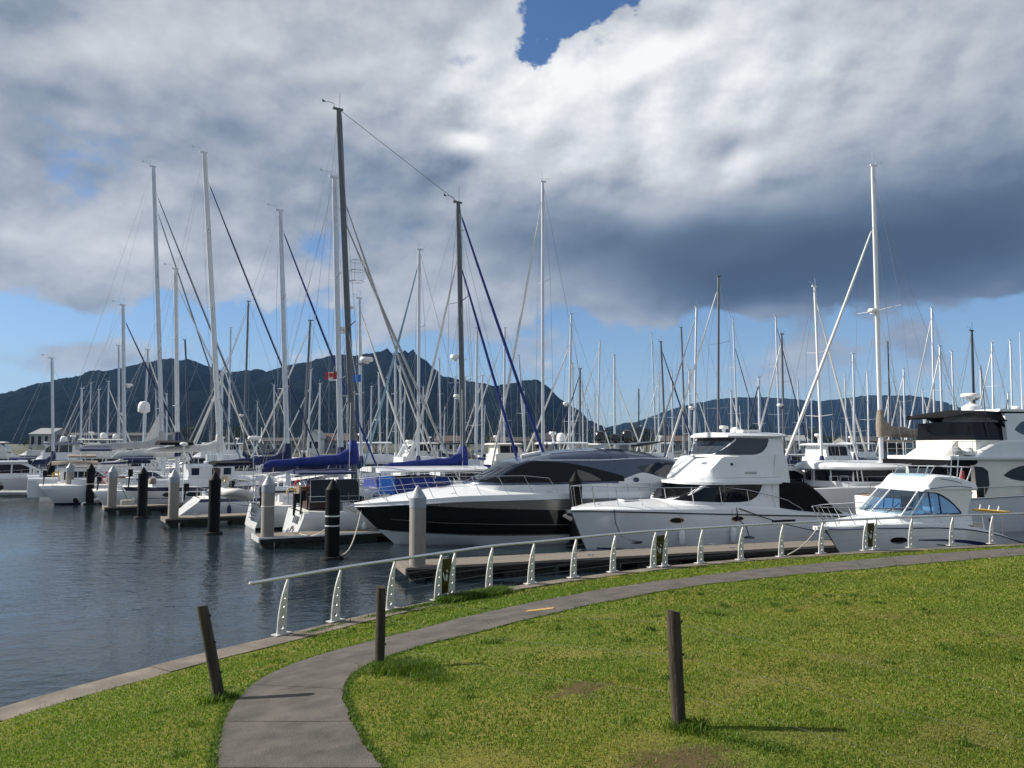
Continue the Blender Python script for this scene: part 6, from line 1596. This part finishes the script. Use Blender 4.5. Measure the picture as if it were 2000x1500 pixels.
launch('white launch under the pale white yacht boom', 470, 78, 11, RT, 'open', canvas=CREAM, radar_=False)
launch('low white launch beside the gabled white house', 640, 92, 12, RT, 'none', house=WEATHER, hull=STONEW)
launch('small white launch at the right behind the catamaran boom', 1790, 78, 11, LT, 'hard')
launch('cream launch between far masts right of the foremast', 1010, 84, 11, RT, 'enclosed', house=CREAM)
launch('grey-hulled launch among masts right of the black boat domes', 1250, 88, 12, LT, 'hard', hull=STONEW)
launch('white launch beneath the crowded right-hand masts', 1420, 92, 12, RT, 'enclosed')
launch('far white launch near the catamaran mast', 1690, 100, 12, RT, 'hard')
launch('far white launch above the sugar-scoop yacht', 395, 104, 12, LT, 'enclosed')
launch('far white launch between the schooner masts', 800, 100, 12, LT, 'enclosed', house=WEATHER)
# workboat with registration letters at the left edge
wb = launch('pale grey workboat lettered on its bow at the left edge', 20, 70, 13, R(31), 'none', hull=STONEW, radar_=False, name='workboat', cat='workboat')
hW = [c for c in wb.children if c.name.startswith('hull')][0]
bvW = BVHTree.FromPolygons([v.co for v in hW.data.vertices], [tuple(p.vertices) for p in hW.data.polygons])
lay_text('FPB 0', .42, hW, bvW, -1.2, .78, BLACKH, 'side', -1, 'registration')

# ---------------------------------------------------------------- further yachts, read off the skyline one by one
SK = [ # base px, top px, top py, mast, furl, bow right?, boom cover
 (237,234,675,ALU,None,1,CNAVY),(284,289,683,ALU,SAILW,1,CNAVY),(382,365,665,MASTK,None,1,CGREY),(413,418,630,MASTD,SAILW,1,CNAVY),(449,451,640,ALU,CGREY,0,SAILW),
 (478,485,588,MASTD,SAILW,0,CNAVY),(593,605,625,MASTD,SAILW,0,CNAVY),(603,607,722,ALU,SAILW,0,CGREY),(708,703,583,ALU,SAILW,1,CNAVY),(818,819,487,ALU,SAILLB,0,CNAVY),
 (904,900,450,ALU,SAILW,0,CBLUE),(929,932,640,ALU,None,1,SAILW),(984,986,640,ALU,SAILW,0,CNAVY),(1060,1060,354,ALU,SAILW,0,CNAVY),(1028,1013,695,ALU,None,1,CNAVY),
 (1110,1116,612,ALU,SAILW,0,CGREY),(1120,1118,710,ALU,None,0,CNAVY),(1132,1133,720,MASTD,CNAVY,0,CNAVY),(1166,1172,665,ALU,SAILW,0,CNAVY),(1200,1200,693,ALU,SAILW,1,SAILW),
 (1246,1248,760,MASTK,None,1,CNAVY),(1281,1272,652,ALU,None,1,CNAVY),(1300,1290,668,MASTD,CNAVY,1,CNAVY),(1338,1330,640,MASTD,SAILW,1,CGREY),(1353,1362,598,ALU,CGREY,0,CNAVY),
 (1400,1405,538,MASTD,SAILW,0,CNAVY),(1440,1431,623,ALU,CNAVY,1,CNAVY),(1345,1347,722,ALU,None,0,CNAVY),(1521,1515,618,ALU,CNAVY,1,CGREY),(1529,1527,652,MASTD,SAILW,0,CNAVY),
 (1603,1590,560,MASTW,SAILW,1,CNAVY),(1667,1667,690,ALU,None,0,CNAVY),(1694,1695,725,MASTW,None,1,CNAVY),(1737,1735,668,MASTK,CGREY,1,CNAVY),(1823,1822,600,ALU,SAILW,0,CGREY),
 (1838,1837,675,ALU,SAILW,0,CNAVY),(1862,1860,686,ALU,None,1,CNAVY),(1900,1901,645,MASTK,None,1,CNAVY),(1916,1916,718,ALU,None,1,SAILW),(1937,1941,668,MASTW,SAILW,0,CNAVY),
 (538,536,752,ALU,SAILW,1,CNAVY),(745,740,728,ALU,None,0,CNAVY),(775,772,692,ALU,SAILW,1,SAILW),(785,782,715,ALU,None,0,CNAVY),(862,858,700,ALU,SAILW,0,CNAVY),
 (1560,1558,742,ALU,None,1,CNAVY),(1480,1482,748,ALU,CNAVY,1,CNAVY),(1765,1766,720,ALU,SAILW,0,CNAVY),(1975,1976,664,ALU,None,1,CNAVY)]
def ordn(n): return '%d%s' % (n, 'th' if 10 <= n % 100 <= 20 else {1: 'st', 2: 'nd', 3: 'rd'}.get(n % 10, 'th'))
mname = {id(ALU): 'grey', id(MASTD): 'dark grey', id(MASTK): 'black', id(MASTW): 'white'}
fname = {id(SAILW): 'white', id(CNAVY): 'navy', id(CGREY): 'grey', id(SAILLB): 'pale blue', id(CBLUE): 'blue'}
rr = random.Random(11)
place = []
for k, (bx, tx, ty, mc, fu, br, cvr) in enumerate(sorted(SK)):
    done = None; ang = R(28) if br else R(208)
    for H_ in [15.5, 14.5, 16.5, 13.5, 17.5, 12.5, 18.5, 20, 11.5, 21.5, 23, 10.8, 25]:
        d = (H_ - EYE) * 1500 / (868 - ty)
        if d < 58 or d > 190: continue
        L = max(8.5, min(15, H_ * .74)); x = (bx - 1000) / 1500 * d
        if free(x, d, L, L * .155, ang, L * .46): done = (d, L); break
    if not done: d = (15 - EYE) * 1500 / (868 - ty); done = (max(60, min(190, d)), 10.5); print('overlap', bx)
    d, L = done
    lab = 'distant yacht, %s mast%s, %s from left of farther masts' % (mname[id(mc)], (' and %s furled sail' % fname[id(fu)]) if fu else '', ordn(k + 1))
    yacht(lab, bx, (tx, ty), d, L, ang, mc, furl=fu, cover=cvr, lod=2, furl_r=.085, rm=.125 if d < 90 else .145, group='yachts in the farther berths', spr=(.34, .66) if k % 3 else (.48,), radar_at=(8.0 if k % 5 == 0 else None), hullm=WHITE if k % 6 else NAVYH, furl_top=.95 if k % 4 else .82)
# anonymous small masts crowding the background
n = 0; SM = []
while n < 46:
    bx = rr.choice([rr.uniform(140, 900), rr.uniform(640, 1180), rr.uniform(1180, 1990), rr.uniform(1180, 1990)]); ty = rr.uniform(718, 800) if bx < 1150 else rr.uniform(690, 800); br = rr.random() < .5; ang = R(28) if br else R(208)
    H_ = rr.uniform(11, 16.5); d = (H_ - EYE) * 1500 / (868 - ty)
    if d < 70 or d > 200: continue
    L = H_ * .72; x = (bx - 1000) / 1500 * d
    if not free(x, d, L, L * .155, ang, L * .46): continue
    fu = rr.choice([None, SAILW, CNAVY, SAILW, CGREY]); cvr = rr.choice([CNAVY, CNAVY, CBLUE, CGREY, SAILW])
    SM.append((bx, bx + rr.uniform(-3, 3), ty, d, L, ang, fu, cvr)); reserve(x, d, L, L * .155, ang, L * .46); n += 1
for k, (bx, tx, ty, d, L, ang, fu, cvr) in enumerate(sorted(SM, key=lambda q: q[0])):
    yacht('far yacht%s, %s boom cover, %s from left among thin short masts' % ((', %s furled sail' % fname[id(fu)]) if fu else ', bare stay', fname[id(cvr)], ordn(k + 1)), bx, (tx, ty), d, L, ang, ALU, furl=fu, cover=cvr, lod=3, furl_r=.10, rm=.14, group='small yachts in the crowded far berths', spr=(.5,))

# more boats packed into the left and centre berths
n = 0; EX = []
for px in (60, 140, 200, 300, 390, 430, 520, 560, 640, 720, 880, 960, 1080, 1200, 1380, 1560, 1620):
    for d in (66, 72, 78, 84, 92, 100, 110, 122):
        L = 10.5 if d < 90 else 12; ang = RT if n % 2 else LT; x = (px - 1000) / 1500 * d
        if free(x, d, L, L * .165, ang, L / 2): EX.append((px, d, L, ang)); reserve(x, d, L, L * .165, ang, L / 2); n += 1; break
kinds = ['open', 'hard', 'enclosed', 'none']; cvs = [CNAVY, CGREY, None, CBLUE, CTAUPE, None]; cnames = ['navy', 'grey', None, 'blue', 'tan', None]
for k, (px, d, L, ang) in enumerate(EX):
    launch('white %s launch%s, %s from left among the packed background launches' % ({'open': 'open-bridge', 'hard': 'hardtop', 'enclosed': 'enclosed-bridge', 'none': 'low cabin'}[kinds[k % 4]], (' with %s canvas' % cnames[k % 6]) if cnames[k % 6] else '', ordn(k + 1)), px, d, L, ang, kinds[k % 4], canvas=cvs[k % 6], house=WHITE if k % 3 else WEATHER, hull=(WHITE, STONEW, WHITE, NAVYH)[k % 4], arch=(k % 5 == 0), group='launches packed in the background berths')
# ---------------------------------------------------------------- dinghies
def inflatable(label, loc, rz, L=2.9, tilt=(0, 0), motor=True, fl=RUBG):
    o = thing('inflatable_dinghy', label, 'dinghy', loc, rz); o.rotation_euler = (tilt[0], tilt[1], rz)
    w = .58; r = .21
    path = [(-L/2, w, .25), (-.2, w, .25), (L/2 - .75, w, .27), (L/2 - .3, w * .72, .33), (L/2, 0, .40)]
    full = path + [(x, -y, z) for x, y, z in reversed(path[:-1])]
    sm = catmull([Vector(p) for p in full], .12)
    rs = [r * (.45 if i in (0, len(sm)-1) else .85 if i in (1, len(sm)-2) else 1) for i in range(len(sm))]
    MB().tube(sm, rs, 10).build('tube', fl, o)
    for sd in (1, -1): MB().tube([(x, sd * (w + r * .96), z - .02) for x, z in ((-L/2 + .1, .25), (-.2, .25), (L/2 - .8, .27))], .022, 5).build('rubbing_strake', CNAVY, o)
    MB().prism([(-L/2 + .1, .12), (L/2 - .5, .12), (L/2 - .2, .2), (L/2 - .6, .0), (-L/2 + .1, -.06)], 'xz', -w * .8, w * .8).build('floor', WEATHER, o)
    MB().box((-L/2 + .16, 0, .30), (.05, 2 * w - .2, .42)).build('transom', WEATHER, o)
    MB().box((-.1, 0, .38), (.24, 2 * w, .04)).build('thwart', CGREY, o)
    if motor:
        m = MB(); m.lathe([(0, 0), (.14, .02), (.17, .2), (.13, .36), (0, .4)], (-L/2 - .12, 0, .52), 10); m.tube([(-L/2 - .12, 0, .55), (-L/2 - .14, 0, -.25)], [.07, .04], 6); m.build('outboard_motor', RUBK, o)
    return o
sxI = 12.6 * .61 - 12.6
# on the davits of the named yacht
q = world_of(yI, (sxI - .85, .05, 1.55))
inflatable('pale grey inflatable dinghy hoisted across the stern of the named yacht', q, R(30) - math.pi / 2, 3.0, tilt=(R(-12), 0))
for sd in (.9, -.9): MB().tube([(sxI + .1, sd, 1.2), (sxI, sd, 2.5), (sxI - .9, sd, 2.62)], .032, 6).tube([(sxI - .88, sd, 2.6), (sxI - .86, sd, 1.9)], .012, 4).build('davit', STEEL, yI)
MB().tube([(-4.6, 1.0, 1.2), (-4.65, 1.0, 4.6)], .03, 6).build('turbine_pole', STEEL, yI)
wt = MB().lathe([(0, -.35), (.10, -.25), (.12, .1), (.06, .4), (0, .45)], (-4.65, 1.0, 4.75), 8, M=Matrix.Rotation(R(90), 3, 'Y')).build('wind_turbine', DOMEW, yI)
for a in (.5, 2.6, 4.7): MB().prism([(0, -.04), (.55, -.02), (.6, .03), (0, .06)], 'xz', -.012, .012).build('turbine_blade', DOMEW, wt).matrix_basis = Matrix.Translation((-4.25, 1.0, 4.75)) @ Matrix.Rotation(R(90), 4, 'Z') @ Matrix.Rotation(a, 4, 'Y')
p = atz(193, 984, 0); inflatable('dark-bottomed inflatable dinghy hauled bow-up beside the pontoon', (p.x, p.y + .6, .25), R(36), 3.1, tilt=(0, R(-22)), motor=True, fl=WEATHER)
p = atz(45, 968, 0); inflatable('pale inflatable dinghy lying on the water near the left edge', (p.x, p.y, .0), R(5), 3.4, fl=RUBG)

# ---------------------------------------------------------------- dock boxes and bits on the pontoons
def dockbox(label, loc, rz, d, m=WHITE, lidm=None):
    o = thing('dock_box', label, 'dock box', loc, rz)
    b = MB(); b.box((0, 0, d[2] * .42), (d[0], d[1], d[2] * .84)); b.build('body', m, o)
    MB().prism([(-d[1]/2 - .02, d[2] * .845), (d[1]/2 + .02, d[2] * .845), (d[1]/2, d[2] * .95), (0, d[2]), (-d[1]/2, d[2] * .95)], 'yz', -d[0]/2 - .02, d[0]/2 + .02).build('lid', lidm or m, o); return o
p = atz(70, 972, .47); dockbox('tall white dock box on the leftmost pontoon', (p.x, p.y + .8, .47), R(31), (1.9, .9, 1.45))
p = atz(40, 968, .47); dockbox('white storage box beside the pale inflatable', (p.x, p.y + 1.5, .47), R(31), (.8, .8, 1.5))
p = atz(152, 971, .47); dockbox('yellow crate on the pontoon by the slim grey pile', (p.x, p.y, .47), R(31), (.7, .5, .4), YEL)
p = atz(240, 986, .47); dockbox('low buff box on the pontoon behind the dinghy', (p.x, p.y + .4, .47), R(31), (.6, .4, .3), ROPE)
# awning boat by the tan canopy
ab = launch('small white boat with curved tan canvas awning among the left piles', 178, 62.5, 6.6, R(31), 'none', radar_=False)
MB().tube([(-1.0, .9, 1.0), (-1.0, .9, 2.9)], .02, 5).build('awning_pole', STEEL, ab)
xloft(frange(-2.6, .6, 8), lambda x: [(1.15, 2.75 + .12 * math.sin((x + 2.6) * 1)), (.9, 2.98 + .10 * math.sin((x + 2.6) * 1)), (0, 3.08)]).build('awning', CTAUPE, ab)

# ---------------------------------------------------------------- mooring ropes
def rope(label, pts, r=.018, m=ROPE):
    o = MB().tube(pts, r, 6).build('mooring_rope', m); tag(o, label, 'rope'); return o
pile0 = atz(648, 1092, 0)
bowC = world_of(BY, (1.45, -.1, 1.72))
rope('pale bow rope sagging from the black yacht down beside the strapped black pile', sag(bowC, (pile0.x + .35, pile0.y + .1, .12), .55, 16), .026)
pA = world_of(SCZ, (1.35, 0, 1.45)); gA = atz(1540, 1084, 1.05); gA.y += .05
rope('pale bow rope from the small cruiser to the quay', sag(pA, gA, .12, 12), .020)
cB = world_of(WL, (-6.0, 2.05, 1.72)); dB = world_of(WL, (-6.15, 2.7, .52))
rope('dark spring rope from the white launch with a coil on the pontoon', [cB, cB + Vector((.02, -.15, -.45)), cB.lerp(dB, .55) + Vector((.1, -.05, -.1)), dB + Vector((0, 0, .02))] + [dB + Vector((.22 * math.cos(a) * (1 - a / 60), .22 * math.sin(a) * (1 - a / 60), .02 + a * .002)) for a in frange(0, 18, 40)], .024, ROPEB)
rope('long dark stern rope running aft along the white launch hull', sag(world_of(WL, (-6.1, 2.1, 1.70)), world_of(WL, (-10.8, 2.75, .5)), .16, 14), .022, ROPEB)
rope('dark bow rope hanging down the port bow of the white launch', [world_of(WL, (-.6, 1.45, 1.75)), world_of(WL, (-.62, 1.52, 1.2)), world_of(WL, (-.75, 1.75, .7)), world_of(WL, (-1.0, 2.6, .52))] + [world_of(WL, (-1.0 + .2 * math.cos(a), 2.6 + .2 * math.sin(a), .52 + .005 * a)) for a in frange(0, 15, 30)], .024, ROPEB)
rope('pale rope from the strapped black pile to the white-edged pontoon', sag((pile0.x - .1, pile0.y + .25, 1.3), atz(585, 1042, .47), .25, 12), .020)
rope('dark rope from the sugar-scoop yacht across to the grey pile', sag(world_of(yJ, (-4.0, -1.6, .9)), (GP[1].x, GP[1].y + .25, 1.75), .1, 12), .016, ROPEB)
fb_ = atz(700, 1010, .3)

# ---------------------------------------------------------------- far shore: trees and buildings
LEAF = mat('shore_foliage', (.045, .065, .022), .8, var=.4, scale=.5, c2=(.018, .030, .012), spec=.2)
LEAFD = mat('shore_foliage_dark', (.024, .038, .018), .8, var=.4, scale=.5, c2=(.010, .018, .009), spec=.2)
BARK = mat('bark', (.10, .08, .06), .9, var=.3, scale=2, bump=.6)
tr_ = random.Random(3)
def tree(label, px, d, h, w, m, conif=False):
    x = (px - 1000) / 1500 * d; o = thing('tree', label, 'tree', (x, d, 1.6), 0, 'trees along the far shore')
    t_ = MB(); t_.tube([(0, 0, -.3), (.05, 0, h * .3), (-.1, .05, h * .6), (0, 0, h * .9)], [.035 * h, .028 * h, .018 * h, .006 * h], 7)
    for k in range(5):
        a = tr_.uniform(0, 6.28); z = h * tr_.uniform(.3, .6); t_.tube([(0, 0, z), (math.cos(a) * w * .3, math.sin(a) * w * .3, z + h * .15), (math.cos(a) * w * .42, math.sin(a) * w * .42, z + h * .25)], [.014 * h, .009 * h, .004 * h], 5)
    t_.build('trunk', BARK, o)
    c = MB(); cl = []
    for k in range(16 if not conif else 12):
        if conif: z = h * (.2 + .8 * k / 12); rr_ = w * .5 * (1.05 - k / 12); a = k * 2.4; cl.append((rr_ * .5 * math.cos(a), rr_ * .5 * math.sin(a), z, rr_ * .7 + .2, h * .09))
        else:
            a = tr_.uniform(0, 6.28); q = math.sqrt(tr_.random()); z = h * tr_.uniform(.38, .92); s_ = math.sin(max(.12, min(1, (1.0 - z / h) * 1.5 + .15)) * 1.57)
            cl.append((w * .42 * q * s_ * math.cos(a), w * .42 * q * s_ * math.sin(a), z, w * tr_.uniform(.13, .22), h * tr_.uniform(.07, .13)))
    for (cx, cy, cz, rx, rz_) in cl:
        for k in range(42):
            u = Vector((tr_.gauss(0, 1), tr_.gauss(0, 1), tr_.gauss(0, 1))).normalized() * tr_.uniform(.6, 1.08)
            p = Vector((cx + u.x * rx, cy + u.y * rx, cz + u.z * rz_)); s_ = tr_.uniform(.16, .34) * (h / 8) ** .5
            a = Vector((tr_.gauss(0, 1), tr_.gauss(0, 1), tr_.gauss(0, .6))).normalized(); b = a.cross(Vector((tr_.gauss(0, 1), tr_.gauss(0, 1), tr_.gauss(0, 1)))).normalized()
            c.add([p - a * s_, p + b * s_ * .6, p + a * s_, p - b * s_ * .6], [(0, 1, 2, 3)])
    c.build('crown', m, o, 180)
TL = [(60,250,5,7),(335,255,7,8),(372,262,9,9),(430,240,8,9),(462,262,9,10),(505,250,6,9),(545,270,6,10),(590,245,5,7),(680,262,6,9),(735,270,7,10),(905,255,5,8),(960,262,6,9),(1035,250,5,8),(1190,252,6,6),(1236,240,9,6),(1262,248,8,7),(1290,255,6,8),(1345,262,6,9),(1470,240,9,9),(1500,262,7,8),(1585,250,8,8),(1625,262,6,8),(1745,255,7,9),(1800,248,6,9),(1870,262,7,9),(1945,255,6,10)]
for k, (px, d, h, w) in enumerate(TL):
    m = LEAF if k % 3 else LEAFD
    tree('%s shoreline tree, %s from left along the far shore' % ('olive-green' if m is LEAF else 'dark green', ordn(k + 1)), px, d, h, w, m, conif=px in (1236, 1470))
WALLW = mat('weatherboard_white', (.72, .71, .68), .7, var=.05)
WALLG = mat('shed_wall_grey', (.20, .20, .20), .8, var=.1)
WALLB = mat('shed_wall_cream', (.42, .40, .35), .8, var=.08)
ROOFD = mat('roof_dark_iron', (.055, .050, .050), .6, var=.15)
ROOFBR = mat('roof_brown', (.10, .065, .05), .7, var=.15)
ROOFLG = mat('roof_grey_iron', (.28, .29, .30), .5, var=.1)
def shed(label, px0, px1, d, eave, ridge, depth, wm, rm_, nw, gable=False, name='shed', cat='building', wz=(.35, .7)):
    x0 = (px0 - 1000) / 1500 * d; x1 = (px1 - 1000) / 1500 * d; W_ = x1 - x0
    o = thing(name, label, cat, ((x0 + x1) / 2, d, 1.6), 0); hw = W_ / 2
    b = MB()
    if gable: b.prism([(-hw, -.5), (hw, -.5), (hw, eave), (0, ridge), (-hw, eave)], 'xz', 0, depth)
    else: b.prism([(0, -.5), (depth, -.5), (depth, eave), (depth / 2, ridge), (0, eave)], 'yz', -hw, hw)
    b.build('wall', wm, o, 20)
    t_ = .12
    if gable:
        for sd in (1, -1): MB().prism([(0, ridge + .02), (sd * (hw + .3), eave - .16), (sd * (hw + .3), eave - .02), (0, ridge + .2)], 'xz', -.35, depth + .3).build('roof', rm_, o)
    else:
        for a, e in ((-.35, depth / 2), (depth + .35, depth / 2)): MB().prism([(a, eave - .12), (e, ridge + .03), (e, ridge + .2), (a, eave + .04)], 'yz', -hw - .3, hw + .3).build('roof', rm_, o)
    for k in range(nw):
        cx = -hw + W_ * (k + .5) / nw; ww = min(1.3, W_ / nw * .5)
        f = MB().box((cx, -.03, eave * (wz[0] + wz[1]) / 2), (ww + .16, .06, eave * (wz[1] - wz[0]) + .16)).build('window_frame', WHITE, o)
        MB().box((cx, -.065, eave * (wz[0] + wz[1]) / 2), (ww, .03, eave * (wz[1] - wz[0]))).build('pane', GLASSD, f)
    return o
shed('small white gabled house with two windows on the far shore behind the boom', 600, 626, 236, 4.6, 7.2, 9, WALLW, ROOFLG, 2, True, 'house', 'house', (.35, .8))
shed('long brown-roofed building right of the white gabled house', 628, 690, 242, 4.0, 6.2, 10, WALLG, ROOFBR, 6)
shed('grey shed with three dark openings at left under the hill', 60, 100, 240, 6.0, 7.8, 12, WALLB, ROOFLG, 3, wz=(.45, .9))
shed('long dark waterfront store behind the left-hand masts', 100, 330, 244, 5.6, 6.4, 12, WALLG, ROOFD, 9)
shed('low dark shed behind the white launch at left of centre', 480, 590, 246, 3.8, 4.8, 10, WALLG, ROOFD, 6)
shed('low brown-roofed shed behind the schooner foremast', 850, 900, 240, 3.8, 5.4, 9, WALLB, ROOFBR, 4)
shed('dark low boatshed behind the black bimini', 960, 1050, 246, 3.8, 5.0, 10, WALLG, ROOFD, 5)
shed('grey-roofed shed beneath the right-hand hill foot', 1040, 1110, 240, 4.2, 6.2, 10, WALLB, ROOFD, 4)
shed('long low brown shed right of the black boat domes', 1290, 1420, 240, 3.8, 5.4, 10, WALLG, ROOFBR, 8)
shed('pale shed behind the right-hand masts', 1520, 1580, 246, 4.0, 5.6, 10, WALLB, ROOFLG, 4)
shed('grey shed behind the catamaran mast', 1650, 1740, 244, 3.8, 5.2, 10, WALLG, ROOFD, 5)

# ---------------------------------------------------------------- deck clutter on the nearer yachts
ck = random.Random(21)
def clutter(o, L, mastf, fb, B=None, n=9, bim=True):
    B = B or L * .155; sx_ = L * mastf - L; bowx = L * mastf
    for k in range(4):
        x = sx_ + L * (.2 + .17 * k); fender(o, x, -B * .98, .15, .6, .12, ck.choice([WHITE, CNAVY, WEATHER]), 1.2 * fb); 
    for k in range(2): fender(o, sx_ + L * (.3 + .25 * k), B * .98, .15, .6, .12, WHITE, 1.2 * fb)
    for k in range(n):
        x = ck.uniform(sx_ + .8, L * .1); y = ck.choice([-1, 1]) * B * ck.uniform(.35, .8); z = 1.2 * fb; m = ck.choice([CNAVY, CBLUE, CTAUPE, RED, YEL, WEATHER, DWOOD, CGREY, RUBK, CBLACK])
        kind = ck.choice(['bag', 'can', 'coil', 'locker', 'buoy'])
        if kind == 'bag': r = ck.uniform(.16, .28); MB().lathe([(0, 0), (r, .03), (r * 1.05, r), (r * .6, r * 1.7), (0, r * 1.9)], (x, y, z), 8).build('kit_bag', m, o)
        elif kind == 'can': MB().box((x, y, z + .22), (.3, .18, .42)).tube([(x - .08, y, z + .43), (x, y, z + .5), (x + .08, y, z + .43)], .02, 5).build('jerry_can', m, o)
        elif kind == 'coil': MB().tube([(x + .2 * math.cos(a), y + .2 * math.sin(a), z + .04 + .012 * a) for a in frange(0, 25, 44)], .022, 5).build('rope_coil', ck.choice([ROPE, ROPEB, CBLUE]), o)
        elif kind == 'locker': MB().box((x, y, z + .2), (.8, .4, .4)).build('deck_locker', ck.choice([WHITE, TEAK, WEATHER]), o)
        else: MB().tube([(x + .22 * math.cos(a), y, z + .5 + .22 * math.sin(a)) for a in frange(0, 6.283, 12)], .06, 6).build('lifebuoy', ck.choice([RED, YEL, WHITE]), o)
    MB().box((sx_ + .35, -B * .55, 1.75 * fb), (.28, .24, .45)).tube([(sx_ + .3, -B * .55, 1.6 * fb), (sx_ + .25, -B * .55, 1.0 * fb)], [.06, .04], 6).build('stowed_outboard', RUBK, o)
    x = sx_ + .16 * L
    if not bim: return
    xloft(frange(x - .2, x + 1.9, 6), lambda q: [(B * .72, 3.0 * fb), (B * .68, 3.12 * fb), (0, 3.22 * fb)]).build('bimini', ck.choice([CNAVY, CNAVY, CBLACK, CTAUPE]), o)
    for q in (x - .1, x + 1.8):
        for sd in (1, -1): MB().tube([(x + .9, sd * B * .7, 1.3 * fb), (q, sd * B * .7, 3.02 * fb)], .016, 5).build('bimini_frame', STEEL, o)
for o_, L_, mf_, fb_ in ((yI, 12.6, .61, 1.12), (yJ, 13.4, .50, 1.05), (yK, 14.0, .55, 1.45), (yK2, 12.4, .55, 1.1), (yK3, 17.0, .5, 1.3), (yY2, 12.5, .5, 1.1), (yY3, 10.0, .5, 1.0)): clutter(o_, L_, mf_, fb_)
clutter(SCH, 15.0, 11.8 / 15, 1.15, 2.3, 12, False)
